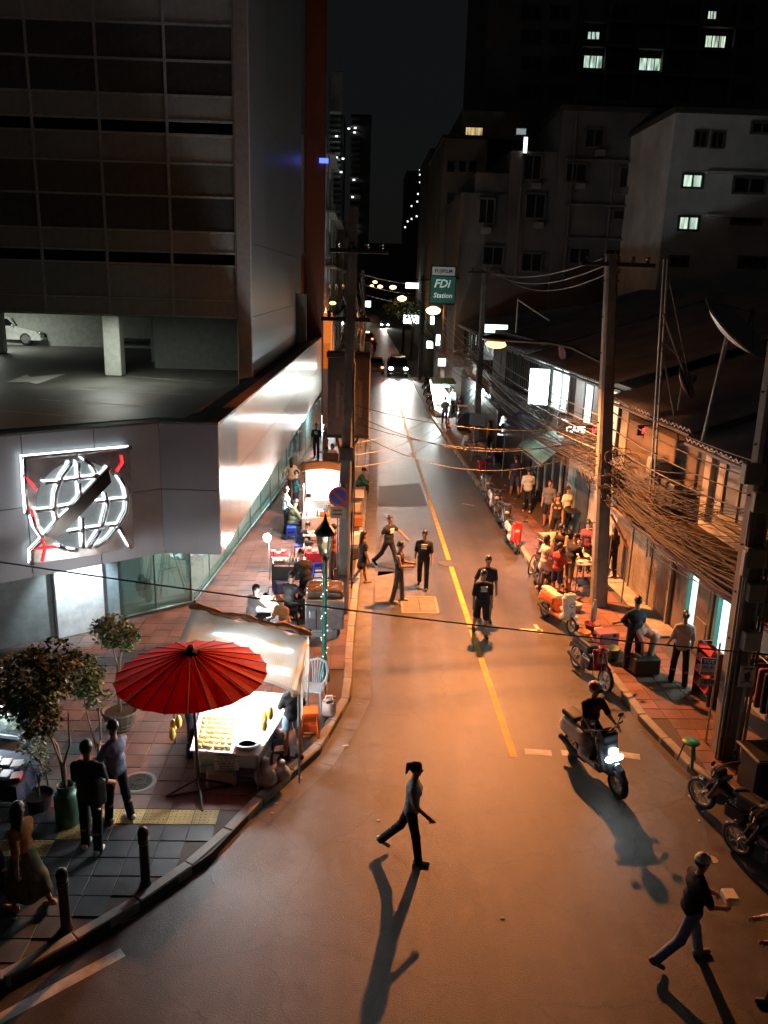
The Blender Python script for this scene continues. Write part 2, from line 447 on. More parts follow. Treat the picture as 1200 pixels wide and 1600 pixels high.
    rr = nt.nodes.new('ShaderNodeMapRange'); rr.inputs['To Min'].default_value = .32; rr.inputs['To Max'].default_value = .58
    nt.links.new(mid.outputs[0], rr.inputs['Value']); nt.links.new(rr.outputs[0], b.inputs['Roughness'])
    bp = nt.nodes.new('ShaderNodeBump'); bp.inputs['Strength'].default_value = .6; bp.inputs['Distance'].default_value = .012
    nt.links.new(fine.outputs[0], bp.inputs['Height']); nt.links.new(bp.outputs[0], b.inputs['Normal'])
    return m
ASPH = asphalt()
CONC = mat('kerb_concrete', (.3, .28, .25), .75, var=.3, scale=3, bump=.3)
struct(MB().quad((-900, -300, -.03), (900, -300, -.03), (900, 1500, -.03), (-900, 1500, -.03)).build('ground', mat('dark_ground', (.05, .05, .045), .9)))
road = struct(MB().quad((-60, -20, 0), (60, -20, 0), (60, 420, 0), (-60, 420, 0)).build('road', ASPH))
PAV = .14
KL = [Vector((-16, 4.6, 0)), Vector((-8.5, 7.3, 0))] + [G(*p) for p in [(0, 1550), (110, 1490), (225, 1420), (330, 1345), (420, 1250), (500, 1180), (548, 1095), (552, 1000), (563, 900), (572, 800), (578, 700)]] + [Vector((.6, 60, 0)), Vector((.4, 110, 0)), Vector((-1, 240, 0))]
KR = [Vector((18, 8.3, 0)), Vector((9.5, 10.6, 0)), Vector((7.1, 11.9, 0))] + [G(*p) for p in [(1085, 1218), (1000, 1130), (905, 1000), (830, 890), (745, 760), (665, 640)]] + [Vector((4.6, 110, 0)), Vector((3.4, 240, 0))]
def inpoly(x, y, poly):
    c = False; n = len(poly)
    for i in range(n):
        x1, y1 = poly[i][0], poly[i][1]; x2, y2 = poly[(i + 1) % n][0], poly[(i + 1) % n][1]
        if (y1 > y) != (y2 > y) and x < (x2 - x1) * (y - y1) / (y2 - y1) + x1: c = not c
    return c
def FXR(y): return 8.05 - .055 * (min(y, 40) - 21.5)
def BASEX(y): return -4.46 + (y - 20.9) * (1.94 / 22.5)
polyL = [(p.x, p.y) for p in KL] + [(-30, 240), (-30, 4.6)]
polyR = [(p.x, p.y) for p in KR] + [(40, 240), (40, 8.3)]
BED = mat('paving_bed', (.085, .065, .055), .85)
left_pavement = struct(MB().prism(polyL, .002, PAV - .012).build('left_pavement', BED))
right_pavement = struct(MB().prism(polyR, .002, PAV - .012).build('right_pavement', BED))
TERRA2 = mat('red_paver', (.17, .085, .065), .6, var=.42, scale=1.3, bump=.3, rnd=.2, world=True)
TERRA = mat('terracotta_paver', (.135, .088, .078), .6, var=.42, scale=1.3, bump=.3, rnd=.2, world=True)
SLATE = mat('slate_paver', (.07, .083, .092), .6, var=.42, scale=1.3, bump=.3, rnd=.16, world=True)
YELP = mat('tactile_paver', (.42, .33, .13), .65, var=.45, scale=1.8, rnd=.15, world=True)
def resample(line, step, a=0.0, b=1e9):
    out = []; d = 0; nxt = 0
    for i in range(len(line) - 1):
        p, q = line[i], line[i + 1]; L = (q - p).length
        while nxt <= d + L:
            out.append(p.lerp(q, (nxt - d) / L)); nxt += step
        d += L
    return out
def kerbs(line, side, parent, ymax):
    pts = [p for p in resample(line, .95) if p.y < ymax and abs(p.x) < 13]
    me = {}
    for i in range(len(pts) - 1):
        a, b = pts[i], pts[i + 1]; L = (b - a).length; d = (b - a) / L
        nrm = Vector((-d.y, d.x, 0)) * side
        c = (a + b) / 2 + nrm * .09
        key = round(L, 2)
        if key not in me: me[key] = MB().box((0, 0, 0), (L - .012, .18, .19), ch=.018).mesh('kerb_stone', CONC)
        o = put('kerb_stone', me[key], parent, c + Vector((0, 0, PAV + .012 - .095 + random.uniform(-.006, .006))), math.atan2(d.y, d.x) + random.uniform(-.008, .008))
kerbs(KL, 1, left_pavement, 56); kerbs(KR, -1, right_pavement, 56)
def inside(x, y, poly, mgn=.0): return all(inpoly(x + a, y + b, poly) for a, b in ((mgn, 0), (-mgn, 0), (0, mgn), (0, -mgn)))
def pave(poly, parent, region, classify, step=.4, lean=0.0, TERRA=TERRA):
    cells = []
    y = 4.5
    while y < 52:
        x = region(y)[0]
        x = math.floor(x / step) * step
        while x < region(y)[1]:
            xs = x + lean * y
            if inside(xs, y, poly, .3):
                k = classify(xs, y)
                if k: cells.append((math.hypot(xs, y), xs, y, k))
            x += step
        y += step
    cells.sort()
    g = step - .012
    base = {}
    for k, m in (('t', TERRA), ('s', SLATE)): base[k] = MB().box((0, 0, 0), (g, g, .03), ch=.005).mesh('paver', m)
    yb = MB().box((0, 0, 0), (g, g, .03), ch=.005)
    for i in range(5):
        for j in range(5):
            cx, cy = (i - 2) * g * .19, (j - 2) * g * .19
            yb.lathe([(.018, 0), (.011, .007)], 6, (cx, cy, .0145), caps=True)
    base['y'] = yb.mesh('tactile_paver', YELP)
    ny = [c for c in cells if c[3] == 'y']; cells = [c for c in cells if c[3] != 'y']
    for c in ny: put('tactile_paver', base['y'], parent, (c[1], c[2], PAV - .01 + random.uniform(-.001, .002)))
    rest = {'t': MB(), 's': MB()}
    for i, (d, x, y, k) in enumerate(cells):
        dz = random.uniform(-.004, .003)
        if i < 290: 
            o = put('paver', base[k], parent, (x, y, PAV - .012 + dz)); o.rotation_euler = (random.uniform(-.006, .006), random.uniform(-.006, .006), random.uniform(-.008, .008))
        else: rest[k].box((x, y, PAV - .012 + dz), (g, g, .03))
    for k, m in (('t', TERRA), ('s', SLATE)):
        if rest[k].v: struct(rest[k].build('far_pavers', m, parent), 'stuff')
def clsL(x, y):
    u, v = PX((x, y, PAV))
    if y > 12.05 - .0: 
        if x < -5.0 and y < 14.5 and u < 120: return 's'
        return 't'
    # tactile strip across the corner, then turning along the kerb
    e = (y - 11.62)
    if x > -4.1 and -.22 < e < .2: return 'y'
    if x <= -4.1 and abs((y - 11.5) - (x + 4.1) * .62) < .22: return 'y'
    return 's'
pave(polyL, left_pavement, lambda y: (max(-8.4, BASEX(y) - .2) if y > 20.5 else -8.6, 1.0), clsL)
pave(polyR, right_pavement, lambda y: (4.0, FXR(y) + .1 if y > 13 else 10.5), lambda x, y: 't', lean=-.04, TERRA=TERRA2)

# painted markings and patches on the road
YEL = mat('yellow_road_paint', (.55, .33, .04), .6, var=.35, scale=3.5, bump=.2)
WHT = mat('white_road_paint', (.52, .5, .46), .6, var=.4, scale=4, bump=.2)
def strip(name, pts, w, m, z=.004):
    b = MB()
    for i in range(len(pts) - 1):
        p, q = Vector(pts[i]), Vector(pts[i + 1]); d = (q - p).normalized(); n_ = Vector((-d.y, d.x, 0)) * w / 2
        b.quad((*(p - n_).xy, z), (*(q - n_).xy, z), (*(q + n_).xy, z), (*(p + n_).xy, z))
    return b.build(name, m, road)
strip('centre_line', [G(803, 1183), G(742, 1000), G(690, 840), G(640, 688), Vector((2.75, 60, 0))], .14, YEL)
strip('lane_line', [G(-30, 1608), G(192, 1488)], .17, WHT)
for a, b in (((820, 1174), (862, 1177)), ((877, 1176), (950, 1181)), ((965, 1178), (1000, 1183))): strip('stop_line', [G(*a), G(*b)], .2, WHT)
strip('lane_dash', [G(722, 787), G(741, 790)], .09, WHT); strip('lane_dash', [G(812, 984), G(848, 985)], .12, WHT); strip('lane_dash', [G(836, 976), G(846, 990)], .1, WHT)
PATCH = mat('patch_asphalt', (.045, .043, .04), .6, var=.35, scale=6, bump=.5, bscale=90)
PATC2 = mat('gutter_concrete', (.15, .14, .125), .7, var=.35, scale=2.2, bump=.4, bscale=70)
for k, q in enumerate([[(586, 940), (585, 893), (615, 893), (617, 942)], [(590, 900), (592, 880), (640, 868), (645, 890)], [(590, 790), (592, 760), (655, 755), (668, 790)]]):
    b = MB(); b.quad(*[(*G(*p).xy, .003) for p in q]); b.build('road_patch', PATCH if k else PATC2, road)
gl = [p + Vector((.23, 0, 0)) for p in resample(KL[6:13], 1.3)]
for i in range(len(gl) - 1):
    p, q = gl[i], gl[i + 1]; d = (q - p).normalized(); n_ = Vector((-d.y, d.x, 0)) * .2
    p2, q2 = p + d * .012, q - d * .012
    MB().quad((*(p2 - n_).xy, .005), (*(q2 - n_).xy, .005), (*(q2 + n_).xy, .005), (*(p2 + n_).xy, .005)).build('gutter_slab', PATC2, road)
# drain cover set in the road, manhole in the pavement
IRON = mat('cast_iron', (.07, .065, .06), .5, .6, var=.3, scale=12, bump=.3)
t = thing('drain_cover', 'square concrete drain cover framed in worn steel in the lane beside the pedestrians', 'drain cover', (*G(655, 945).xy, 0))
b = MB(); 
for sx, sy, w, l in ((-.48, 0, .07, 1.2), (.48, 0, .07, 1.2), (0, -.6, 1.03, .07), (0, .6, 1.03, .07)): b.box((sx, sy, .006), (w, l, .012))
b.build('steel_frame', mat('worn_steel', (.3, .27, .22), .5, .5), t)
for sx in (-.23, .23): MB().box((sx, 0, .005), (.43, 1.1, .01), ch=.003).build('cover_plate', mat('cover_conc', (.16, .13, .10), .7, var=.4, scale=4), t)
t = thing('manhole_cover', 'round grey iron manhole cover in the red pavers near the green gas-bottle planter', 'manhole', (*G(216, 1222, PAV).xy, PAV + .004))
MB().lathe([(.31, -.012), (.31, .006), (.25, .008), (.25, .003)], 28).build('cover_ring', mat('ring_conc', (.2, .2, .19), .7), t)
b = MB().lathe([(.24, -.01), (.24, .008), (.2, .012), (.2, .007), (.12, .007), (.12, .012), (.07, .012), (.07, .006)], 28)
for i in range(12):
    a = i * PI / 6; b.box((.17 * math.cos(a), .17 * math.sin(a), .009), (.05, .02, .008), a)
b.build('iron_disc', IRON, t)

for rr_, (u, v, lb) in ((.33, (700, 880, 'small round iron cover in the road beside the yellow line')),):
    p = G(u, v); t = thing('road_manhole', lb, 'manhole', (p.x, p.y, .003))
    MB().lathe([(rr_, 0), (rr_, .004), (rr_ * .86, .005), (rr_ * .86, .001)], 32, caps=False).build('frame_ring', mat('ring_dark', (.086, .079, .073), .5, var=.4, scale=6), t); MB().lathe([(rr_ * .85, 0), (rr_ * .85, .003), (.001, .004)], 32).build('cover', mat('worn_cover', (.085, .078, .072), .48, .0, var=.4, scale=5, bump=.6, bscale=45), t)
# ================================================================== left: podium with car deck, office tower
ALU = mat('brushed_cladding', (.78, .70, .64), .25, .92, var=.06, scale=2.2, aniso=.6, stretch=(1, 1, .06))
GREYP = mat('grey_cladding', (.38, .38, .4), .42, .35, var=.07, scale=1.3, rnd=.05)
DARKJ = mat('dark_joint', (.02, .02, .02), .8)
ZB, ZT = 2.35, 5.42
PA, PB, PC, PD = Vector((-7.21, 16.49, 0)), Vector((-4.55, 18.52, 0)), Vector((-3.22, 18.46, 0)), Vector((-2.42, 48.77, 0))
PA0 = PA + (PA - PB).normalized() * 7
podium = thing('parking_podium', 'low grey clad building with an open parking deck on its roof, glass shopfront below', 'building', (0, 0, 0))
def panels(a, b, ncol, m, name='cladding_panel', th=.05):
    d = (b - a); L = d.length; d.normalize(); ang = math.atan2(d.y, d.x); nrm = Vector((d.y, -d.x, 0))
    w = L / ncol; zm = 3.9
    for z0, z1 in ((ZB, zm), (zm, ZT)):
        me = MB().box((0, 0, 0), (w - .014, th, z1 - z0 - .014), ch=.004).mesh(name, m)
        for i in range(ncol):
            c = a + d * (w * (i + .5)) + nrm * (-.01)
            o = put(name, me, podium, (c.x, c.y, (z0 + z1) / 2), ang)
            o.rotation_euler = (random.uniform(-.0015, .0015), 0, ang + random.uniform(-.002, .002))
panels(PA0, PB, 7, GREYP); panels(PB, PC, 1, GREYP); panels(PC, PD, 25, ALU)
# core behind the cladding
ins = [PA0 + Vector((-.1, .3, 0)), PB + Vector((-.05, .12, 0)), PC + Vector((-.09, .1, 0)), PD + Vector((-.09, 0, 0))]
core = [(p.x, p.y) for p in ins] + [(-2.9, 48.7), (-4.2, 19.6), (-4.9, 19.6), (-13.6, 13.2)]
MB().prism(core, ZB + .02, ZT - .06).build('parapet_wall', DARKJ, podium)
cap = mat('parapet_cap', (.16, .075, .045), .5, .3)
MB().prism([(p.x + .02, p.y - .02) for p in (PC, PD)] + [(PD.x - .32, PD.y), (PC.x - .32, PC.y + .3)], ZT + .002, ZT + .05).build('parapet_cap', cap, podium)
MB().prism([(p.x, p.y - .03) for p in (PA0, PB, PC)] + [(PC.x - .2, PC.y + .25), (PB.x - .1, PB.y + .3), (PA0.x - .2, PA0.y + .3)], ZT + .002, ZT + .04).build('parapet_cap', mat('cap_grey', (.15, .15, .15), .5), podium)
deck = [(-45, 14), (-12.4, 13.0), (-4.8, 19.3), (-3.6, 19.3), (-2.8, 48.6), (-2.9, 62), (-45, 62)]
DECK = mat('deck_concrete', (.10, .098, .09), .5, var=.35, scale=.8, bump=.2)
MB().prism(deck, 4.55, 4.9).build('parking_deck', DECK, podium)
for q in [[(0, 641), (130, 652)], [(60, 624), (245, 636)], [(110, 607), (300, 617)], [(200, 588), (330, 598)]]:
    p, r = G(*q[0], 4.904), G(*q[1], 4.904); d = (r - p).normalized(); n_ = Vector((-d.y, d.x, 0)) * .06
    MB().quad(p - n_, r - n_, r + n_, p + n_).build('bay_line', mat('faded_white', (.3, .3, .28), .7, var=.5, scale=3), podium)
MB().add([G(*p, 4.906) for p in [(10, 597), (42, 585), (47, 589), (103, 584), (58, 600), (45, 597)]], [(0, 1, 2, 3, 4, 5)]).build('painted_arrow', mat('arrow_white', (.45, .46, .42), .6), podium)
# soffit and shopfront under the overhang
E0 = Vector((-4.46, 20.9, 0)); dAB = (PB - PA).normalized()
MB().prism([(PA0.x, PA0.y), (PB.x, PB.y), (PC.x - .03, PC.y), (PD.x - .03, PD.y), (BASEX(43.4) - .3, 49), (-6, 30), (-16, 22)], ZB + .03, ZB + .1).build('soffit', mat('soffit_white', (.55, .56, .56), .5), podium)
GLS = mat('shop_glass', (.30, .62, .58), .07, 0, var=.05, trans=.8, ior=1.45, alpha=.6)
STEEL = mat('dark_frame', (.05, .09, .09), .35, .5)
def glazing(a, b, n, z0=.22, z1=2.36):
    d = b - a; L = d.length; d.normalize(); ang = math.atan2(d.y, d.x); w = L / n
    me = MB().box((0, 0, 0), (w - .03, .012, z1 - z0)).mesh('glass_pane', GLS)
    for i in range(n):
        c = a + d * w * (i + .5); put('glass_pane', me, podium, (c.x, c.y, (z0 + z1) / 2), ang)
    m2 = MB().box((0, 0, 0), (.025, .03, z1 - z0)).mesh('glazing_joint', STEEL)
    for i in range(n + 1):
        c = a + d * w * i; put('glazing_joint', m2, podium, (c.x, c.y, (z0 + z1) / 2), ang)
    MB().box((0, 0, 0), (L, .22, .1), ch=.01).build('sill_ledge', STEEL, podium, loc=((a + b) / 2 + Vector((0, 0, .17))), rz=ang)
    MB().box((0, 0, 0), (L, .05, .02)).build('steel_edge', mat('bright_steel', (.6, .65, .65), .25, .9), podium, loc=((a + b) / 2 + Vector((d.y * .1, -d.x * .1, .235))), rz=ang)
E1 = Vector((BASEX(46), 46, 0))
glazing(E0, E1, 14)
glazing(E0 - dAB * 2.0, E0 - dAB * .02, 2)
# front wall: blue panel, lit column, dark grey wall
def wallseg(name, t0, t1, m, th=.25, z0=.14, z1=ZB + .05, off=0):
    a, b_ = E0 - dAB * t0, E0 - dAB * t1; c = (a + b_) / 2
    nrm = Vector((dAB.y, -dAB.x, 0))
    MB().box((0, 0, 0), ((a - b_).length, th, z1 - z0), ch=.01).build(name, m, podium, loc=(c.x + nrm.x * off, c.y + nrm.y * off, (z0 + z1) / 2), rz=math.atan2(dAB.y, dAB.x))
wallseg('blue_panel', 2.0, 2.45, mat('blue_panel', (.28, .36, .40), .4))
wallseg('lit_column', 2.45, 3.6, mat('column_white', (.72, .74, .75), .45), th=.6)
wallseg('grey_wall', 3.6, 11, mat('wall_grey', (.20, .22, .22), .55))
# room behind the glass
MB().prism([(-4.6, 21.2), (-2.7, 45), (-8, 45), (-12, 24), (-7, 19.6)], .1, .2).build('shop_floor', mat('shop_floor', (.30, .24, .19), .35), podium)
MB().box((-7.2, 33, 1.2), (.1, 24, 2.2)).build('shop_back_wall', mat('shop_wall', (.35, .36, .34), .6), podium)
MB().box((-6.6, 22.4, 1.2), (.9, .25, 2.2)).build('shop_partition', mat('shop_part', (.1, .11, .11), .5), podium)
lamp('AREA', (-5.8, 25.5, 2.3), 40, (.8, 1, .98), 2.0, aim=(0, 0, -1), name='shop_light')
lamp('AREA', (-4.8, 36, 2.3), 80, (.75, 1, .97), 2.0, aim=(0, 0, -1), name='shop_light')
cl = E0 - dAB * 3.05 + Vector((dAB.y, -dAB.x, 0)) * .95
lamp('SPOT', (cl.x, cl.y, 2.3), 85, (.78, .95, 1), .05, aim=(-dAB.y * .9, dAB.x * .9, -1.1), angle=95, name='column_downlight')
# easel, statue and vase behind the glass
t = thing('easel', 'white wooden easel standing behind the shop glass left of the tarp stall', 'easel', (-5.15, 21.3, .2), rad(40))
for p in ((-.45, -.1, 0), (.45, -.1, 0), (0, .5, 0)): MB().cyl((p[0] * .0 , 0, 1.85), p, .025, n=6).build('leg', flat('#d9d9d2', .5), t)
MB().box((0, -.07, .8), (.6, .05, .04)).build('rest_bar', flat('#d9d9d2', .5), t)
tag(put('statue', blend_part('statue', [('e', (0, 0, .25), (.14, .12, .26)), ('e', (0, 0, .55), (.1, .1, .13)), ('e', (.08, -.03, .35), (.05, .05, .16))], flat('#c9ccc9', .5), mesh_only=True, vox=.025), None, (-5.55, 20.65, .25)), 'small pale figurine on the shop floor beside the easel', 'statue')
t = thing('display_table', 'round glass table with white flowers and a dark vase behind the shop window', 'table', (-4.9, 22.6, .2))
MB().lathe([(.5, .74), (.5, .77)], 24).build('glass_top', mat('table_glass', (.5, .6, .6), .1, .2), t)
MB().lathe([(.25, 0), (.05, .04), (.05, .72), (.2, .74)], 16).build('pedestal', flat('#20262a', .3), t)
b = MB(); 
for i in range(14): b.ell((random.uniform(-.3, .3), random.uniform(-.3, .3), random.uniform(.85, 1.02)), random.uniform(.05, .1), 7, rings=4)
b.build('flowers', flat('#e6ece6', .6), t, True)
MB().lathe([(.05, .77), (.1, .85), (.06, .95)], 12).build('vase', flat('#101416', .2), t)

# globe emblem on the front cladding
nAB = Vector((dAB.y, -dAB.x, 0))
P0 = PA + nAB * .03
def gp(x, y, off=0.0): return APL(x / 3.0, 640 + y / 3.0, P0 + nAB * off, nAB)
globe = thing('globe_sign', 'chrome emblem of a globe crossed by an arrow with glowing white edges on grey cladding', 'sign', (0, 0, 0))
CHR = mat('mirror_chrome', (.62, .62, .62), .2, .75, var=.25, scale=2.5, bump=1.0, bscale=3.0)
MB().slab([gp(*p, .03) for p in [(97, 215), (605, 168), (612, 400), (625, 640), (430, 680), (135, 720), (130, 655), (187, 598), (150, 540), (135, 488), (112, 485)]], nAB * .05).build('chrome_plate', CHR, globe)
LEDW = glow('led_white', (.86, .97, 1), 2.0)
def ledline(pts, r=.015, nm='lit_edge'):
    if r < .0155: MB().tube([gp(p[0] + 17, p[1] + 9, .1) for p in pts], .045, 8).build('chrome_band', CHR, globe, True)
    MB().tube([gp(*p, .12) for p in pts], r, 6).build(nm, LEDW, globe)
PANE = mat('globe_pane', (.36, .40, .40), .45, .3, emit=(.7, .85, .9), es=.05)
# round disc between the lines
MB().slab([gp(374 + 205 * math.cos(a * PI / 20), 445 + 205 * math.sin(a * PI / 20), .083) for a in range(40)], nAB * .02).build('globe_disc', PANE, globe)
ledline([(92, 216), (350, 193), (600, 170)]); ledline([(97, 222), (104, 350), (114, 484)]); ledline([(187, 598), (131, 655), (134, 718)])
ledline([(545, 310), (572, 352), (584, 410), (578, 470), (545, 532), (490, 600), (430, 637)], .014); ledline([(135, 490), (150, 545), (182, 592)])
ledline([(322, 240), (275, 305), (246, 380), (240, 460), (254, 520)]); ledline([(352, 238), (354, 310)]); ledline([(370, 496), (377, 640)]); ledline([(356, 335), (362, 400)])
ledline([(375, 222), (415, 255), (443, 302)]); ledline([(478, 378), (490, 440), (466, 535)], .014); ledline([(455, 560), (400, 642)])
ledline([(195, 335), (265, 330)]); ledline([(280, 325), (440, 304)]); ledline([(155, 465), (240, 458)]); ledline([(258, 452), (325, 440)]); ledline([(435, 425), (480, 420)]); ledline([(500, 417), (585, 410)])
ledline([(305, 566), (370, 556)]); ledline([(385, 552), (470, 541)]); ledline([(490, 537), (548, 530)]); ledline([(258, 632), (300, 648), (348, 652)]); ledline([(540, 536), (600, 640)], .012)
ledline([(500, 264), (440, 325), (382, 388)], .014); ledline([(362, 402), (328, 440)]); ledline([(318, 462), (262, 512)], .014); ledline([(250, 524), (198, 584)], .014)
MB().slab([gp(*p, .115) for p in [(505, 268), (520, 340), (300, 575), (235, 600), (215, 590), (265, 520), (390, 395)]], nAB * .03).build('arrow_band', mat('arrow_dark', (.2, .19, .19), .15, .95), globe)
REDG = glow('red_reflection_tube', (1, .04, .05), .7)  # glowing tubes stand in for red reflections in the chrome
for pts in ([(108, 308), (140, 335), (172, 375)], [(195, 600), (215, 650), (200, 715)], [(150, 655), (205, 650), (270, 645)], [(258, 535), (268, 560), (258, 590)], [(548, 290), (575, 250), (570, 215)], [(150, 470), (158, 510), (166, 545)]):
    MB().tube([gp(*p, .125) for p in pts], .02, 5).build('red_reflection', REDG, globe)

# tower above the deck
tower = thing('office_tower', 'dark grey office tower with banded glazing rising over the parking deck', 'building', (0, 0, 0))
TY = 28.5
TGL = mat('tower_glass', (.10, .115, .115), .25, 0, var=.15, rnd=.3)
TSP = mat('tower_spandrel', (.46, .55, .56), .5, .1, var=.12, rnd=.14)
TMU = mat('tower_mullion', (.6, .7, .72), .5, .1)
ZR = [ZAT(v, -7.5, TY) for v in (492, 466, 412, 392, 360, 305, 253, 208, 186, 147, 92, 35, -25, -45, -85, -140, -200)]
kinds = ['sp', 'sp', 'gap', 'sp', 'gl', 'gl2', 'sp', 'gap', 'sp', 'gl', 'gl', 'sp', 'gap', 'sp', 'gl', 'gl']
x1 = -4.22; cw = 2.1
for r in range(len(kinds)):
    z0, z1 = ZR[r], ZR[r + 1]
    if kinds[r] == 'gap': continue
    m = {'sp': TSP, 'gl': TGL, 'gl2': mat('tower_glass_mid', (.16, .18, .16), .3, rnd=.2)}[kinds[r]]
    me = MB().box((0, 0, 0), (cw - .09, .05, z1 - z0 - .09)).mesh('facade_pane' if m is not TSP else 'spandrel_panel', m)
    for c in range(6): put(me.name.split('.')[0], me, tower, (x1 - cw * (c + .5), TY - .02, (z0 + z1) / 2))
    mb = MB().box((0, 0, 0), (cw * 6, .06, .07)).mesh('transom', TMU)
    put('transom', mb, tower, (x1 - cw * 3, TY - .03, z0 + .0)); put('transom', mb, tower, (x1 - cw * 3, TY - .034, z1))
for c in range(7): MB().box((x1 - cw * c, TY - .03, (ZR[0] + ZR[-1]) / 2), (.075, .09, ZR[-1] - ZR[0])).build('mullion', TMU, tower)
SIDE = mat('tower_side_metal', (.34, .37, .4), .4, .7, var=.08, scale=1.2, stretch=(1, 1, .2))
MB().box((-3.98, TY + .1, (4.9 + 34) / 2), (.48, .4, 34 - 4.9), ch=.02).build('corner_pilaster', mat('pilaster', (.42, .44, .44), .5, .1), tower)
for i in range(5):
    z0 = [4.9, 7.35, 9.7, 14, 22, 34]
    xa, xb = -3.735, -3.47
    MB().slab([(xa, TY + .02, z0[i] + .01), (xb, 47, z0[i] + .01), (xb, 47, z0[i + 1] - .01), (xa, TY + .02, z0[i + 1] - .01)], (-.05, 0, 0)).build('side_panel', SIDE, tower)
MB().prism([(-3.8, TY + .2), (-3.55, 47), (-30, 47), (-30, TY + .1)], ZR[0], 34).build('tower_core', DARKJ, tower)
MB().prism([(-3.8, TY + .05), (-30, TY + .05), (-30, 47), (-3.6, 47)], ZR[0] - .06, ZR[0] - .01).build('deck_ceiling', mat('deck_ceiling', (.2, .2, .19), .7), tower)
WHC = mat('white_column', (.55, .57, .52), .6, var=.15)
for (u, v, w, d) in ((177, 588, .62, .6), (252, 567, .85, .5), (78, 538, 1.0, .6), (-3, 552, .5, .5)):
    p = G(u, v, 4.9)
    MB().box((p.x, p.y + d / 2, (4.9 + ZR[0]) / 2 - .04), (w, d, ZR[0] - 5.0), ch=.03).build('deck_column', WHC, tower)
MB().box((-17, 44.5, 6.4), (28, .3, 3.0)).build('deck_back_wall', mat('deck_wall', (.42, .44, .4), .7), tower)
MB().box((-6.2, 35, 6.2), (4.8, .3, 2.6)).build('deck_side_wall', mat('deck_wall2', (.22, .23, .21), .7), tower)
MB().box((-12.2, 44.1, 5.35), (2.2, .3, .12)).build('deck_bench', flat('#55584f'), tower)
lamp('AREA', (-8.8, 29.3, ZR[0] - .15), 42, (.95, 1, .88), 1.2, aim=(0, 0, -1), name='deck_tube_light')
lamp('AREA', (-18, 41, ZR[0] - .15), 60, (.95, 1, .88), 1.2, aim=(0, 0, -1), name='deck_tube_light')
# orange pier at the tower's far corner
pier = thing('orange_pier', 'tall rust orange pier closing the far end of the clad facade', 'pier', (0, 0, 0))
ORG = mat('rust_orange', (.2, .05, .014), .45, .1, var=.15)
MB().box((-2.88, 49.3, 18), (1.1, 1.0, 36), ch=.03).build('pier_shaft', ORG, pier)
MB().box((-2.1, 49.4, 5.2), (.5, .9, 3.2), ch=.03).build('light_box', mat('orange_box', (.6, .14, .02), .5, emit=(1, .25, .03), es=.2), pier)
MB().box((-2.15, 49.2, 2.6), (.42, .5, 5.0), ch=.02).build('pier_base', ORG, pier)

# ================================================================== far blocks
def rect(u0, v0, u1, v1, y):
    a, b_ = AY(u0, v0, y), AY(u1, v1, y)
    return min(a.x, b_.x), max(a.x, b_.x), min(a.z, b_.z), max(a.z, b_.z)
DGL = mat('dark_window', (.02, .021, .023), .15, var=.1)
FRM = mat('window_frame', (.16, .16, .15), .5)
LITC = roomglow('lit_window_cool', (.6, .92, .84), .3)
LITW = roomglow('lit_window_warm', (1, .72, .35), .22)
LITS = glow('lit_window_small', (.9, .97, 1), 1.0)
def window(parent, u0, v0, u1, v1, y, m=None, split=1):
    x0, x1, z0, z1 = rect(u0, v0, u1, v1, y)
    w, h = x1 - x0, z1 - z0
    t = min(.12, w * .1)
    b = MB()
    for cx, cz, sx, sz in ((0, h / 2, w + t, t), (0, -h / 2, w + t, t), (-w / 2, 0, t, h), (w / 2, 0, t, h)): b.box((cx, 0, cz), (sx, .16, sz))
    for i in range(1, split): b.box((-w / 2 + w * i / split, .0, 0), (t * .7, .14, h))
    f = b.build('window', FRM, parent, loc=((x0 + x1) / 2, y - .06, (z0 + z1) / 2))
    MB().box((0, .04, 0), (w, .04, h)).build('pane', m or DGL, f)
    return f
def block(name, label, px, y, depth, m, zbase=0.0):
    x0, x1, z0, z1 = rect(*px, y)
    t = thing(name, label, 'building', (0, 0, 0))
    MB().box(((x0 + x1) / 2, y + depth / 2, (zbase + z1) / 2), (x1 - x0, depth, z1 - zbase)).build('wall', m, t)
    MB().box(((x0 + x1) / 2, y + depth / 2, z1 + .15), (x1 - x0 + .3, depth + .3, .3)).build('roof', mat('flat_roof', (.08, .08, .075), .8), t)
    return t
CW = [mat('old_wall_%d' % i, c, .8, var=.3, scale=.35) for i, c in enumerate([(.26, .26, .245), (.17, .17, .16), (.72, .76, .75), (.36, .34, .27), (.2, .2, .195)])]
tall = block('tall_apartment_block', 'tall dark apartment block high behind the other buildings, a few windows lit', (772, -150, 1192, 460), 95, 20, CW[4])
lit = {(927, 56): (18, 14), (926, 97): (28, 22), (1016, 101): (34, 22), (1117, 66): (30, 22), (1112, 24): (12, 14)}
for (u, v), (w, h) in lit.items(): window(tall, u - w / 2, v - h / 2, u + w / 2, v + h / 2, 95, LITC, 3)
for v in (20, 58, 100, 145):
    for u in (830, 875, 968, 1068, 1160):
        window(tall, u - 16, v - 13, u + 16, v + 13, 95, None, 2)
    x0, x1, z0, z1 = rect(905, v + 15, 1148, v + 20, 95)
    MB().box(((x0 + x1) / 2, 94.5, z0), (x1 - x0, 1.0, .35)).build('balcony_slab', CW[1], tall)
for u in (905, 950, 995, 1040, 1090, 1148):
    x0, x1, z0, z1 = rect(u - 2, -100, u + 2, 170, 95)
    MB().box(((x0 + x1) / 2, 94.6, (z0 + z1) / 2), (.35, .9, z1 - z0)).build('balcony_fin', CW[1], tall)
old = block('old_apartment_block', 'unlit weathered apartment block with a stepped left side behind the tin roofs', (880, 172, 1052, 470), 58, 14, CW[1])
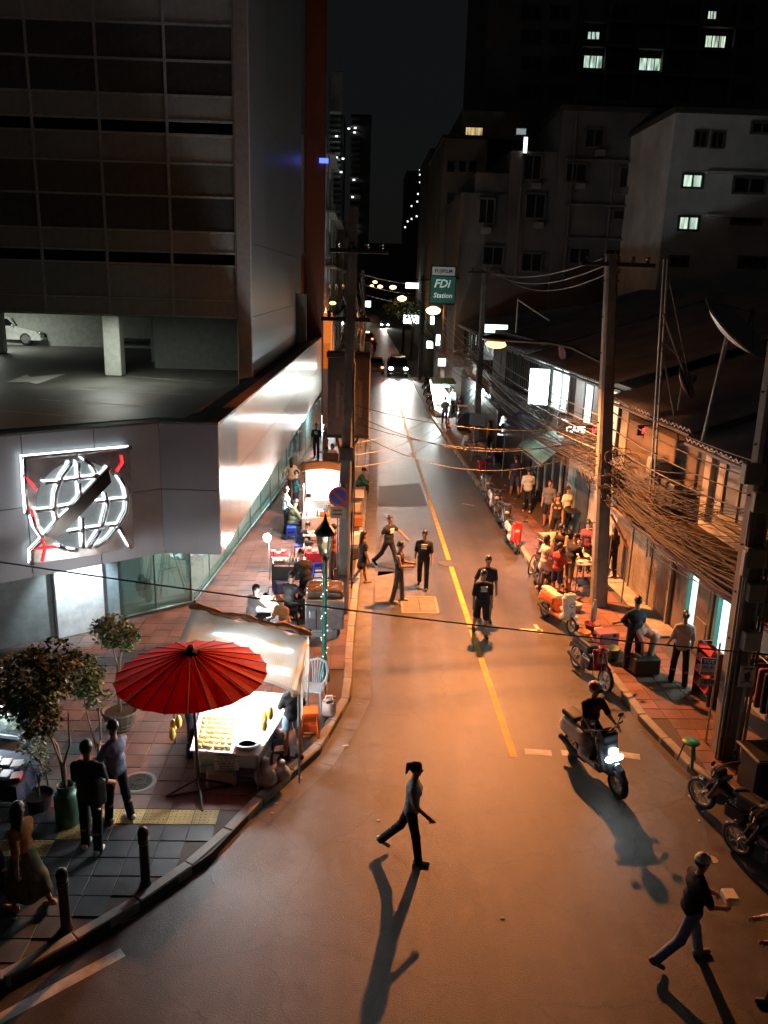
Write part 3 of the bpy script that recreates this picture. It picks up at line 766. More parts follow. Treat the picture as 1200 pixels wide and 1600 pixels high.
for kk, px in enumerate(((800, 235, 884, 470), (722, 300, 803, 470), (745, 268, 799, 298))):
    x0, x1, z0, z1 = rect(*px, 58.4); MB().box(((x0 + x1) / 2, 64 + .2 * kk, z1 / 2), (x1 - x0, 11 + .05 * kk, z1)).build('wall', CW[1], old)
for (u, v, w, h) in ((928, 216, 26, 30), (985, 278, 32, 34), (1046, 280, 30, 26), (975, 336, 34, 16), (900, 270, 30, 30), (905, 400, 30, 26), (960, 402, 28, 26), (760, 330, 22, 40), (832, 262, 24, 40), (836, 322, 28, 40), (770, 400, 30, 30), (830, 410, 30, 30)):
    window(old, u - w / 2, v - h / 2, u + w / 2, v + h / 2, 58 if u > 884 else 58.4, None, 2)
window(old, 818, 214, 823, 240, 58.3, LITS); window(old, 806, 200, 822, 212, 58.3, glow('dim_cool', (.6, .8, .8), .12))
ac = rect(970, 293, 986, 305, 58); MB().box(((ac[0] + ac[1]) / 2, 57.7, (ac[2] + ac[3]) / 2), (ac[1] - ac[0], .5, ac[3] - ac[2]), ch=.03).build('air_conditioner', flat('#8d8f8a'), old)
for (u, v) in ((936, 240), (1040, 300), (905, 292), (968, 422), (838, 290), (842, 352), (775, 428), (760, 360), (1000, 310)):
    ac = rect(u - 7, v - 5, u + 7, v + 5, 58); MB().box(((ac[0] + ac[1]) / 2, 57.7 if u > 884 else 58.1, (ac[2] + ac[3]) / 2), (ac[1] - ac[0], .5, ac[3] - ac[2]), ch=.03).build('air_conditioner', flat('#8d8f8a'), old)
for u, v0_, v1_ in ((890, 180, 440), (950, 250, 440), (1015, 180, 440), (810, 240, 440)):
    x0, x1, z0, z1 = rect(u - 1, v0_, u + 1, v1_, 58); MB().tube([((x0 + x1) / 2, 57.85, z0), ((x0 + x1) / 2, 57.85, z1)], .07, 6).build('drainpipe', flat('#77756e'), old)
for v in (250, 320, 372):
    x0, x1, z0, z1 = rect(884, v, 1052, v + 2, 58); MB().box(((x0 + x1) / 2, 57.8, z0), (x1 - x0, .4, .12)).build('ledge', CW[4], old)
wht = block('white_apartment_block', 'pale rendered apartment block above the dishes with two lit green-white windows', (1056, 176, 1260, 470), 50, 10, CW[2])
for (u, v, m) in ((1081, 283, LITC), (1075, 349, LITC)): window(wht, u - 14, v - 11, u + 14, v + 11, 50, m, 2)
for (u, v, w, h) in ((1094, 217, 16, 26), (1120, 219, 16, 26), (1170, 290, 46, 26), (1165, 345, 44, 12), (1175, 410, 40, 18), (1060, 408, 26, 16), (1190, 200, 30, 18)): window(wht, u - w / 2, v - h / 2, u + w / 2, v + h / 2, 50, None, 2)
for v in (270, 337): 
    x0, x1, z0, z1 = rect(1100, v, 1260, v + 2, 50); MB().box(((x0 + x1) / 2, 49.8, z0), (x1 - x0, .5, .12)).build('ledge', CW[2], wht)
crm = block('cream_walled_block', 'tall cream walled building with one warm lit balcony behind the green camera shop sign', (694, 216, 748, 470), 80, 18, CW[3])
x0, x1, z0, z1 = rect(722, 172, 812, 218, 84); MB().box(((x0 + x1) / 2, 92, (z0 + z1) / 2), (x1 - x0, 16, z1 - z0)).build('roof_room', CW[3], crm)
window(crm, 727, 198, 754, 213, 83.9, LITW)
for v in (260, 310, 360, 400):
    for u in (704, 722, 738): window(crm, u - 5, v - 9, u + 5, v + 9, 80)
nar = block('narrow_far_block', 'narrow grey building edge farther up the street left of the cream block', (674, 236, 698, 470), 105, 20, CW[0])
for v in (255, 285, 320, 350, 385): window(nar, 678, v - 6, 686, v + 8, 105)
ft = block('far_tower', 'distant dark tower dotted with small lit windows, blue sign on top', (636, 268, 690, 460), 360, 30, CW[1])
for (u, v) in ((656, 266), (656, 273), (653, 303), (661, 304), (668, 303), (652, 315), (660, 316), (667, 315), (660, 332), (666, 332), (651, 338), (666, 338), (643, 322), (637, 346), (633, 355), (643, 342), (656, 285)): window(ft, u - 1.1, v - 1.3, u + 1.1, v + 1.3, 360, LITS)
x0, x1, z0, z1 = rect(672, 257, 687, 265, 359); MB().box(((x0 + x1) / 2, 359, (z0 + z1) / 2), (x1 - x0, .6, z1 - z0)).build('blue_sign', glow('blue_neon', (.08, .12, 1), 1.0), ft)
ft2 = block('far_slab_tower', 'distant slim tower block with stacked balconies beside the orange pier, few windows lit', (549, 180, 574, 460), 300, 25, CW[4])
x0, x1, z0, z1 = rect(516, 178, 534, 460, 302); MB().box(((x0 + x1) / 2, 312, z1 / 2), (x1 - x0, 18, z1)).build('wall', CW[4], ft2)
for k in range(22):
    v = 184 + k * 9.0
    for u0, u1, yy in ((548, 562, 299), (515, 532, 301)):
        x0, x1, z0, z1 = rect(u0, v, u1, v + 3, yy); MB().box(((x0 + x1) / 2, yy, z0), (x1 - x0, 2.4, .7)).build('balcony_slab', CW[2], ft2)
for (u, v) in ((555, 200), (545, 201), (554, 207), (526, 213), (526, 246), (536, 248), (533, 269), (553, 281), (551, 308), (552, 321), (549, 334), (551, 334), (551, 354), (551, 361), (540, 354)): window(ft2, u - 2, v - 1.5, u + 2, v + 1.5, 298, LITS)
far = block('dark_end_block', 'dark low building closing the end of the street behind the lamps', (560, 380, 700, 470), 420, 20, CW[1])
# left terrace beyond the pier
ter = thing('grey_terrace', 'weathered grey shophouse terrace lining the far pavement beyond the orange pier', 'building')
for i, (ya, yb, h, xx) in enumerate(((51, 58, 16.5, -2.35), (58, 68, 13.5, -2.2), (68, 82, 11.5, -2.0), (82, 110, 14, -1.9), (110, 160, 10, -2.2))):
    MB().box((xx - 4, (ya + yb) / 2, h / 2), (8, yb - ya - .02, h)).build('wall', CW[(2, 0, 3, 0, 4)[i]], ter)
    for z in np.arange(3.2, h, 3.1): MB().box((xx + .25, (ya + yb) / 2, z), (.5, yb - ya - .3, .12)).build('balcony_slab', CW[0], ter)
    for z in np.arange(1.5, h - 1, 3.1):
        for y in np.arange(ya + 1.5, yb, 3.2):
            f = MB().box((0, 0, 0), (.1, 1.5, 1.5)).build('window', FRM, ter, loc=(xx + .03, y, z)); MB().box((.03, 0, 0), (.08, 1.3, 1.3)).build('pane', DGL, f)
    for y in (ya + .4, yb - .6): MB().tube([(xx + .12, y, 0), (xx + .12, y, h)], .06, 6).build('drainpipe', flat('#8a8f8e'), ter)
MB().box((-2.2, 60, 20.5), (.8, 1.0, 2.4), ch=.03).build('roof_tank', flat('#8b8b88'), ter)
x0, x1, z0, z1 = rect(499, 247, 513, 255, 48.5); tag(MB().box(((x0 + x1) / 2, 48.5, (z0 + z1) / 2), (x1 - x0, .1, z1 - z0)).build('blue_roof_sign', glow('blue_neon', (.08, .12, 1), 1.0)), 'small glowing blue sign high beside the rust orange pier', 'sign')

# ================================================================== right: shophouses
def RS(s, d, z): return Vector((FXR(s) + d, s + .055 * d, z))       # s along the street, d into the block
RANG = math.atan2(1, -.055)
def rbox(b, s0, s1, d0, d1, z0, z1, ch=0.0):
    c = RS((s0 + s1) / 2, (d0 + d1) / 2, (z0 + z1) / 2)
    return b.box(c, (s1 - s0, abs(d1 - d0), z1 - z0), RANG, ch)
PLA = mat('white_plaster', (.42, .42, .39), .75, var=.3, scale=1.2, bump=.15)
PLB = mat('grey_plaster', (.17, .165, .155), .8, var=.35, scale=1.0, bump=.2)
PLC = mat('brown_plaster', (.12, .095, .075), .8, var=.35, scale=1.0)
TIN = mat('tin_roof', (.3, .31, .325), .6, .2, var=.35, scale=.6, bump=.1)
def tin_roof(parent, s0, s1, d0, d1, z0, z1, m=TIN, pitch=.22, name='roof'):
    b = MB(); n = int((s1 - s0) / pitch * 2); vs = []
    for i in range(n + 1):
        s = s0 + (s1 - s0) * i / n; h = .035 * (1 if i % 2 else -1)
        vs += [RS(s, d0, z0 + h), RS(s, d1, z1 + h), RS(s, d0, z0 + h - .03), RS(s, d1, z1 + h - .03)]
    fs = []
    for i in range(n):
        a, c = 4 * i, 4 * (i + 1)
        fs += [(a, c, c + 1, a + 1), (a + 2, a + 3, c + 3, c + 2), (a, a + 2, c + 2, c)]
    b.add(vs, fs)
    o = b.build(name, m, parent)
    rb = MB(); e0, e1 = RS(s0, d0, z0 - .12), RS(s1, d0, z0 - .12)
    rb.tube([e0, e1], .05, 5); rb.build('eave_board', mat('eave', (.1, .1, .1), .6), o)
    return o
def rwin(parent, s0, s1, z0, z1, m=None, split=2, fm=None):
    w, h = s1 - s0, z1 - z0
    c = RS((s0 + s1) / 2, 0, (z0 + z1) / 2)
    b = MB()
    for cx, cz, sx, sz in ((0, h / 2, w + .1, .08), (0, -h / 2, w + .1, .08), (-w / 2, 0, .08, h), (w / 2, 0, .08, h)): b.box((cx, 0, cz), (sx, .14, sz))
    for i in range(1, split): b.box((-w / 2 + w * i / split, 0, 0), (.06, .12, h))
    f = b.build('window', fm or flat('#3d352c'), parent, loc=c, rz=RANG)
    MB().box((0, .0, 0), (w, .04, h)).build('pane', m or DGL, f)
    MB().box((0, .06, -h / 2 - .06), (w + .24, .2, .05)).build('sill', flat('#6d6a60'), f)
    return f
def shop(name, label, s0, s1, h, m, depth=8):
    t = thing(name, label, 'building')
    rbox(MB(), s0 + .01, s1 - .01, .02, depth, 0, h).build('wall', m, t)
    return t
# white house beside the pole with the meter boxes
h1 = shop('white_house', 'shabby white two storey house with grey window frames behind the cluttered meter pole', 10.0, 18.9, 5.1, PLA)
rwin(h1, 16.6, 18.0, 3.7, 5.0, mat('pale_pane', (.22, .23, .2), .3), 2, flat('#9a998c')); rwin(h1, 13.6, 15.2, 3.5, 5.0, None, 2, flat('#9a998c'))
rbox(MB(), 10, 18.9, -.08, .05, 3.2, 3.38).build('cornice', PLA, h1); rbox(MB(), 18.6, 18.9, -.1, .02, 3.4, 5.1).build('corner_pier', PLA, h1)
tin_roof(h1, 9.6, 19.2, -.5, 6.5, 5.25, 7.6)
# shutter shop
h2 = shop('shutter_shop', 'brown shophouse with a closed metal roller shutter on the red pavement', 18.95, 24.2, 4.9, PLC)
tin_roof(h2, 18.8, 24.6, -.6, 7.5, 5.5, 8.2)
SHUT = mat('shutter_metal', (.30, .27, .22), .5, .55, var=.25, scale=2)
sh = MB(); n = 34
for i in range(n):
    z = .2 + i * .068; rbox(sh, 20.05, 22.7, -.05, -.02 - .012 * (i % 2), z, z + .06)
sh.build('roller_shutter', SHUT, h2)
for s in (20.0, 21.3, 22.75): rbox(MB(), s - .035, s + .035, -.09, 0, .14, 2.6).build('shutter_rail', flat('#8f8a80', .5, metal=.4), h2)
rbox(MB(), 19.2, 24.2, -.55, 0, .14, .19, .01).build('door_step', CONC, h2)
# lit doorways
LITD = glow('doorway_glow', (.55, .95, .88), .8)
for s0, s1, z1, m in ((18.55, 18.85, 2.3, LITD), (16.65, 17.3, 2.35, LITD)): rbox(MB(), s0, s1, -.03, .0, .2, z1).build('lit_doorway', m, h1)
rbox(MB(), 17.65, 18.45, -.09, -.02, .16, 2.3, .01).build('wooden_door', flat('#5d4a33', .55), h1)
for z in (.75, 1.7): rbox(MB(), 17.78, 18.32, -.11, -.08, z - .35, z + .35, .01).build('door_panel', flat('#6d5a40', .55), h1)
for s in (16.55, 17.4, 18.95): rbox(MB(), s - .07, s + .07, -.12, 0, .14, 2.5).build('teal_jamb', flat('#3f6f6c', .5), h1)
# long awning with a red edge
aw = thing('tin_awning', 'long rusty tin awning with a red front edge over the shutter and lit doorways', 'awning')
tin_roof(aw, 13.6, 22.9, -.72, .0, 2.62, 3.2, mat('rusty_tin', (.085, .055, .035), .75, .2, var=.5, scale=1.5, bump=.2), .16, 'tin_sheet')
b = MB(); b.tube([RS(13.6, -.75, 2.54), RS(19.8, -.75, 2.54)], .055, 6); b.build('red_edge', flat('#7a3a30', .55), aw)
b = MB(); b.tube([RS(19.8, -.75, 2.56), RS(22.9, -.75, 2.56)], .05, 6); b.build('wood_edge', flat('#7b6040', .6), aw)
for s in (14, 17, 20, 22.6): MB().tube([RS(s, -.7, 2.58), RS(s, 0, 2.3)], .018, 5).build('bracket', flat('#3a3a3a'), aw)
for i in range(9):
    s = 14.5 + i * .95; p = RS(s, -.35 + random.uniform(-.15, .2), 2.93)
    o = MB().box((0, 0, 0), (random.uniform(.6, 1.4), .09, .035)).build('timber_scrap', flat('#5d4a38', .8), None, loc=p + Vector((0, 0, .05)), rz=RANG + random.uniform(-.3, .3))
    o.rotation_euler = (0.66, 0, RANG + random.uniform(-.25, .25)); tag(o, 'scrap timber batten lying on the rusty tin awning', 'timber', 'battens on the tin awning')
# cafe house
h3 = shop('cafe_house', 'white walled cafe with warm lit upstairs windows under a dark tin roof', 24.3, 29.6, 5.8, PLA)
CAFEW = glow('cafe_room', (1, .66, .36), .55)
rwin(h3, 24.9, 26.4, 3.75, 5.6, CAFEW, 2, flat('#241c16')); rwin(h3, 27.4, 28.3, 3.9, 5.5, glow('cafe_cold', (.75, .95, .95), .8), 1)
rbox(MB(), 26.5, 27.2, -.1, .03, 3.2, 5.8).build('pilaster', flat('#b9b8b0'), h3)
rbox(MB(), 24.3, 29.6, -.3, .0, 3.1, 3.3).build('balcony_slab', PLB, h3)
rbox(MB(), 25.0, 26.0, -.04, 0, .2, 2.4).build('dark_doorway', flat('#141414'), h3)
rbox(MB(), 27.0, 28.3, -.04, 0, .2, 2.4).build('grey_door', flat('#3a444a'), h3); rbox(MB(), 28.45, 28.8, -.06, 0, .2, 2.4).build('teal_panel', flat('#6f8f90'), h3)
tin_roof(h3, 24.3, 34.2, -.75, 7.5, 5.9, 8.5)
# lit upstairs room with the lightbox
h4 = shop('lightbox_house', 'narrow house with a brightly lit upstairs window behind the white lightbox', 29.7, 34.4, 5.8, PLB)
rwin(h4, 30.3, 32.2, 4.2, 5.7, glow('bright_room', (.72, .97, .95), 1.5), 2, flat('#c9cfcc'))
for s in (30.0, 31.0, 32.4, 33.2): rbox(MB(), s, s + .12, -.1, .0, 3.2, 5.8).build('pilaster_strip', flat('#8b9592'), h4)
rbox(MB(), 29.9, 34.2, -.05, 0, .2, 2.6).build('dark_shopfront', flat('#16181a', .3), h4)
for k in range(4): rbox(MB(), 30.1 + k * 1.05, 30.2 + k * 1.05, -.1, 0, .2, 2.6).build('shop_post', flat('#a3a9a5'), h4)
h5 = shop('shuttered_house', 'old two storey house with louvred upstairs shutters beyond the lightbox', 34.5, 44, 6.4, PLB)
for k in range(6):
    s = 35.0 + k * 1.5; rwin(h5, s, s + 1.1, 4.0, 5.6, None, 3, flat('#4a3f2c' if k % 2 else '#3b3f38'))
tin_roof(h5, 34.4, 44.2, -.7, 7.5, 6.0, 8.6)
rbox(MB(), 34.7, 43.8, -.05, 0, .2, 2.8).build('open_shopfront', flat('#1c2022', .3), h5)
h6 = shop('far_shop_row', 'low far run of shophouses with open lit fronts under tangled wires', 44.1, 74, 5.9, PLB)
for k in range(9):
    s = 45 + k * 3.1; rwin(h6, s, s + 1.6, 4.0, 5.8)
    rbox(MB(), s - .4, s + 2.0, -.05, 0, .2, 2.8).build('open_shopfront', flat('#22262a', .3), h6)
tin_roof(h6, 44.2, 74, -.6, 7.5, 6.0, 7.4)
# roofs behind (dark tin ridge seen under the apartment blocks)
h7 = thing('back_sheds', 'dark tin roofed sheds behind the street row under the pale apartment block', 'building')
rbox(MB(), 16, 44, 8.2, 18, 0, 7.4).build('wall', PLB, h7); tin_roof(h7, 15, 46, 7.6, 18, 8.3, 8.0)
# ---- awnings
aw2 = thing('green_awning', 'short green corrugated awning over the dark shopfront', 'awning')
tin_roof(aw2, 29.6, 33.2, -1.0, .0, 2.4, 3.25, mat('green_sheet', (.12, .20, .15), .5, var=.4, scale=2), .3, 'green_sheet')
aw3 = thing('blue_awning', 'blue cloth awning stretched beyond the green corrugated one', 'awning')
v0 = [RS(33.5, -.75, 2.75), RS(37.0, -.75, 2.7), RS(37.0, 0, 3.3), RS(33.5, 0, 3.3)]
b = MB(); gx = 10; vs = []
for i in range(gx + 1):
    for j in range(5):
        p = v0[0].lerp(v0[1], i / gx).lerp(v0[3].lerp(v0[2], i / gx), j / 4); p.z -= .12 * math.sin(PI * (i * 3 % gx) / gx) * math.sin(PI * j / 4); vs.append(p)
b.add(vs, [(i * 5 + j, (i + 1) * 5 + j, (i + 1) * 5 + j + 1, i * 5 + j + 1) for i in range(gx) for j in range(4)]); b.add([p - Vector((0, 0, .012)) for p in vs], [(i * 5 + j, i * 5 + j + 1, (i + 1) * 5 + j + 1, (i + 1) * 5 + j) for i in range(gx) for j in range(4)])
b.build('blue_cloth', flat('#1f3f7d', .7), aw3, True)
for s in (33.6, 36.9): MB().tube([RS(s, -.72, .14), RS(s, -.72, 2.7)], .025, 6).build('awning_post', flat('#777777'), aw3)
# ---- air conditioners on the fronts
def aircon(s, z, label, d=-.5, cover='#8f8f86'):
    p = RS(s, d + .2, z); t = thing('air_conditioner', label, 'air conditioner', p, RANG)
    MB().box((0, 0, .3), (.85, .34, .6), ch=.03).build('casing', flat(cover, .5), t)
    g = MB(); R = Matrix.Rotation(PI / 2, 3, 'X')
    g.lathe([(.24, 0), (.24, .02), (.21, .02), (.21, 0)], 18, (-.12, .175, .3), R, caps=False)
    for r in (.06, .11, .16): g.lathe([(r, .0), (r + .012, .012)], 16, (-.12, .175, .3), R, caps=False)
    g.build('fan_grille', flat('#1b1b1b', .5), t)
    for x in (-.35, .35): MB().tube([(x, .2, 0), (x, -.2, 0), (x, -.2, -.3)], .018, 5).build('bracket', flat('#555555'), t)
    return t
aircon(21.0, 3.75, 'grey air conditioner above the shutter shop awning beside the lattice mast'); aircon(20.0, 3.4, 'dark lower air conditioner just above the rusty awning', cover='#3c3e3e')
aircon(28.9, 3.5, 'air conditioner on the cafe wall above the red and white letter sign', cover='#6d6a62'); aircon(15.8, 3.35, 'pale air conditioner unit on the white house under its window')
aircon(33.6, 3.5, 'air conditioner beside the bright upstairs window of the lightbox house', cover='#7b807e')

# ---- signs
def boardsign(name, label, c, w, h, rz, th, body, face=None, post=None):
    t = thing(name, label, 'sign', c, rz)
    MB().box((0, 0, 0), (w, th, h), ch=.02).build('sign_frame', body, t)
    if face: MB().box((0, -th / 2 - .004, 0), (w * .94, .01, h * .96)).build('sign_face', face, t)
    return t
c = AY(842, 604, 32.5); t = boardsign('lightbox', 'blank glowing white upright lightbox over the blue awning', c, .78, 1.42, rad(-12), .22, flat('#cfd4d4'), glow('lightbox_white', (.95, 1, .98), 4.2))
MB().tube([(.39, 0, .5), (1.3, .3, .5)], .02, 5).build('bracket', flat('#444444'), t); MB().tube([(.39, 0, -.5), (1.3, .3, -.5)], .02, 5).build('bracket', flat('#444444'), t)
c = AY(773, 535, 45.0); t = boardsign('picture_lightbox', 'grey picture lightbox with a pale swirl behind the big orange street lamp', c, 1.35, 1.95, rad(-6), .2, flat('#5d625f'))
MB().box((0, -.11, -.25), (1.25, .02, 1.35)).build('picture_panel', mat('picture_grey', (.16, .17, .165), .4, emit=(.5, .55, .53), es=.1, var=.5, scale=1.5), t)
MB().box((0, -.11, .72), (1.25, .02, .42)).build('lit_strip', glow('strip_white', (.75, .97, .88), 1.0), t)
sw = MB()
for k in range(3): sw.tube([(-.45 + .28 * k + .22 * math.cos(a), -.125, -.05 - .22 * k + .25 * math.sin(a)) for a in np.linspace(.6, 4.2, 9)], .045, 5)
sw.build('pale_swirl', mat('swirl', (.5, .52, .5), .5, emit=(.7, .8, .78), es=.18), t)
# camera shop sign
c = AY(692, 446, 57); FJ = boardsign('camera_shop_sign', 'green and white projecting camera shop sign reading FUJIFILM FDi Station', c, 2.25, 3.3, 0, .3, flat('#26302c')); FJ.scale = (.77,) * 3
MB().box((0, -.16, 1.18), (1.95, .02, .68)).build('white_panel', mat('fuji_white', (.25, .25, .24), .5, emit=(.8, .85, .8), es=.04), FJ)
MB().box((0, -.16, -.36), (2.1, .02, 2.2)).build('green_panel', mat('fuji_green', (.012, .055, .042), .5, emit=(.1, .5, .38), es=.025), FJ)
letters('brand_text', 'FUJIFILM', .42, flat('#1c241f'), (0, -.18, 1.18), (PI / 2, 0, 0), FJ, True); letters('station_text', 'FDi', .95, mat('sign_pale', (.6, .65, .6), .5, emit=(.75, .9, .85), es=.1), (-.12, -.18, .12), (PI / 2, 0, 0), FJ, True, .25)
letters('station_text', 'Station', .58, MATS['sign_pale'], (0, -.18, -.85), (PI / 2, 0, 0), FJ, True, .2)
# cafe letters
c = AY(915, 672, 26.2)
t = thing('cafe_sign', 'dark sign board with glowing white CAFE and red letters on the cafe front', 'sign', c, 0)
MB().box((0, .06, 0), (1.35, .08, .42), ch=.01).build('board', flat('#0d0d10', .4), t)
letters('white_letters', 'CAFE', .27, glow('letter_white', (1, 1, 1), 3.2), (-.33, 0, 0), (PI / 2, 0, 0), t, True)
letters('red_letters', '\u0e1a\u0e32:', .27, glow('letter_red', (1, .02, .04), 3.2), (.36, 0, 0), (PI / 2, 0, 0), t, True)
c = AY(1010, 673, 23.0); t = thing('red_letter_sign', 'small glowing red letters on a dark strip below the warm cafe window', 'sign', c, 0)
MB().box((0, .05, 0), (.5, .06, .3), ch=.01).build('board', flat('#141010', .4), t); letters('red_letters', '\u0e01\u0e32', .26, MATS['letter_red'], (0, 0, 0), (PI / 2, 0, 0), t, True)
# black barber-like sign with emblem
c = G(784, 722, PAV); c = Vector((c.x, c.y, PAV)); yb_ = c.y
t = thing('black_standing_sign', 'tall black sign with a white curled emblem and lettering Mr Moustache on the pavement', 'sign', c, rad(-4))
MB().box((0, 0, 1.15), (.72, .12, 2.3), ch=.02).build('board', flat('#0b0b0d', .35), t); t.scale = (1, 1, 1.1)
WL = glow('emblem_white', (.9, .95, .95), .7)
em = MB(); 
em.tube([(.1 + .13 * math.cos(a), -.07, 1.95 + .13 * math.sin(a)) for a in np.linspace(-2.4, 2.6, 10)], .035, 5); em.tube([(-.22, -.07, 1.68), (-.16, -.07, 1.82), (-.12, -.07, 2.05), (0, -.07, 2.1)], .05, 5); em.tube([(.02, -.07, 1.72), (.16, -.07, 1.7), (.27, -.07, 1.82), (.24, -.07, 1.9)], .04, 5); em.ell((-.1, -.07, 1.9), (.1, .03, .13), 8)
em.build('curled_emblem', WL, t)
letters('lettering', 'Mr', .2, WL, (0, -.07, 1.45), (PI / 2, 0, 0), t, True); letters('lettering', 'Moustache', .14, WL, (0, -.07, 1.27), (PI / 2, 0, 0), t, True); letters('lettering', 'cafe', .09, WL, (.1, -.07, 1.1), (PI / 2, 0, 0), t)
# far lit signs
def litsign(u0, v0, u1, v1, y, m, label, name='lit_sign', txt=None):
    x0, x1, z0, z1 = rect(u0, v0, u1, v1, y); t = thing(name, label, 'sign', ((x0 + x1) / 2, y, (z0 + z1) / 2))
    MB().box((0, .12, 0), (x1 - x0 + .1, .2, z1 - z0 + .1), ch=.02).build('sign_frame', flat('#2a2e2e'), t); MB().box((0, 0, 0), (x1 - x0, .03, z1 - z0)).build('lit_face', m, t)
    if txt: letters('lettering', txt, (z1 - z0) * .6, flat('#223333'), (0, -.03, 0), (PI / 2, 0, 0), t, True)
SW = glow('sign_white', (.85, 1, .97), 3.0); SW2 = glow('sign_white_soft', (.8, .98, .95), 1.6)
litsign(634, 442, 661, 451, 120, SW, 'long thin lit sign high across the far street left of the green camera sign')
litsign(631, 492, 654, 506, 95, SW, 'glowing pale blue sign beyond the second orange lamp'); litsign(673, 494, 678, 507, 66, SW, 'slim vertical white light hanging under the second orange lamp')
litsign(682, 523, 687, 540, 60, SW, 'slim upright white sign over the shop row left of the picture lightbox'); litsign(667, 533, 676, 544, 66, SW, 'small square white sign left of the slim upright one')
litsign(685, 560, 696, 572, 50, SW2, 'small white lit box over the far right stall'); litsign(566, 470, 579, 480, 190, SW2, 'faint lit sign at the far left end of the street')
# TOT wifi sign
c = G(1128, 1050, PAV)
t = thing('wifi_sign', 'small blue and white TOT Wi-Fi sign on a thin post beside the cluttered pole', 'sign', (6.66, 14.2, PAV), rad(-8))
MB().tube([(.17, .03, 0), (.17, .03, 2.1)], .02, 6).build('post', flat('#8b8d90', .4, metal=.7), t)
MB().box((0, 0, 1.62), (.27, .02, .36), ch=.006).build('white_plate', flat('#b9bcc0'), t); MB().box((0, -.013, 1.73), (.26, .01, .12)).build('blue_plate', flat('#2f5d9a'), t); MB().box((0, -.013, 1.48), (.26, .01, .06)).build('red_strip', flat('#b0584a'), t)
letters('logo_text', 'TOT', .1, flat('#dfe6ee'), (0, -.022, 1.73), (PI / 2, 0, 0), t, True); letters('wifi_text', 'Wi-Fi', .1, flat('#2f5d9a'), (0, -.014, 1.6), (PI / 2, 0, 0), t, True)
MB().box((.02, -.01, 1.3), (.3, .012, .16), ch=.004).build('lower_plate', flat('#8d8f92'), t); letters('number_text', '1818', .13, flat('#7a2c26'), (.02, -.02, 1.3), (PI / 2, 0, 0), t, True)

# ================================================================== poles, lamps, cables
POLE = mat('pole_concrete', (.17, .16, .145), .8, var=.35, scale=2.5, bump=.3, bscale=30)
SOD = (1.0, .32, .088)
def pole(name, label, base, top, w=.28):
    t = thing(name, label, 'utility pole', (0, 0, 0))
    base, top = Vector(base), Vector(top); d = (top - base)
    b = MB(); vs = []
    for k, f in ((0, 1.15), (1, .8)):
        p = base.lerp(top, k); hw = w / 2 * f; c_ = hw * .35
        for x, y in ((-hw, -hw + c_), (-hw + c_, -hw), (hw - c_, -hw), (hw, -hw + c_), (hw, hw - c_), (hw - c_, hw), (-hw + c_, hw), (-hw, hw - c_)): vs.append((p.x + x, p.y + y, p.z))
    b.add(vs, [tuple(range(8))[::-1], tuple(range(8, 16))] + [(i, (i + 1) % 8, 8 + (i + 1) % 8, 8 + i) for i in range(8)])
    b.build('shaft', POLE, t)
    for zz in np.arange(2.5, top.z - .4, .9):
        p = base.lerp(top, (zz - base.z) / (top.z - base.z)); MB().cyl((p.x - w * .6, p.y, zz), (p.x + w * .6, p.y, zz), .018, n=5).build('step_bolt', flat('#3a3835', .5, metal=.5), t)
    return t
def crossarm(t, p, w, n=3):
    MB().box(p, (w, .1, .1), ch=.01).build('cross_arm', flat('#2c2b29'), t)
    for i in range(n):
        x = p[0] - w / 2 + w * (i + .5) / n; MB().lathe([(.03, .05), (.06, .09), (.035, .12), (.06, .16), (.03, .2)], 8, (x, p[1], p[2])).build('insulator', flat('#3c3630', .3), t)
    return t
pR = pole('concrete_pole', 'thick concrete utility pole on the right pavement carrying the nearest street lamp', G(935, 945, PAV), (6.2, 21.7, 9.45), .36)
crossarm(pR, (6.35, 21.6, 9.2), 1.9, 5); MB().box((6.45, 21.45, 4.2), (.3, .2, .45), ch=.01).build('meter_box', flat('#b08238'), pR); MB().box((6.6, 21.4, 3.2), (.25, .2, .3), ch=.01).build('meter_box', flat('#6f6a60'), pR)
pRR = pole('cluttered_pole', 'concrete pole crowded with meter boxes and conduits at the right edge', (7.06, 13.87, PAV), (6.9, 13.9, 9.6), .36)
for k, (u, v, w, h, dd, col) in enumerate(((1176, 740, .34, .36, .2, '#8d8c80'), (1188, 785, .26, .36, .15, '#7d7f5e'), (1180, 925, .32, .34, .2, '#77766c'), (1178, 870, .34, .36, .2, '#6d6c64'), (1172, 1000, .3, .36, .22, '#9a9a8e'), (1165, 880, .12, .46, .14, '#a6a196'), (1197, 950, .22, .3, .2, '#55564f'))):
    p = AY(u, v, 13.6); MB().box(p, (w, dd, h), ch=.015).build('meter_box', flat(col), pRR)
p = AY(1167, 1057, 13.55); MB().box(p, (.28, .02, .42), ch=.005).build('notice_plate', flat('#b9bda6'), pRR)
nb = MB(); nb.ell((p.x, p.y - .015, p.z), (.05, .01, .09), 7); nb.tube([(p.x - .06, p.y - .015, p.z + .04), (p.x + .03, p.y - .015, p.z + .1)], .012, 4); nb.tube([(p.x - .1, p.y - .015, p.z - .12), (p.x, p.y - .015, p.z - .08), (p.x + .1, p.y - .015, p.z - .13)], .01, 4); nb.build('notice_figure', flat('#3a4038'), pRR); MB().box((p.x, p.y - .014, p.z + .16), (.2, .008, .03)).build('notice_heading', flat('#3a4038'), pRR)
for k, dx in enumerate((-.26, -.2, -.13, .1, .17, .24)):
    MB().tube([(7.06 + dx, 13.66, PAV), (7.05 + dx, 13.67, 2 + k * .5), (6.98 + dx * .8, 13.7, 5.0)], .022 + .006 * (k % 2), 6).build('conduit', flat(('#8f8f8a', '#5b5a55', '#77736c')[k % 3], .5), pRR)
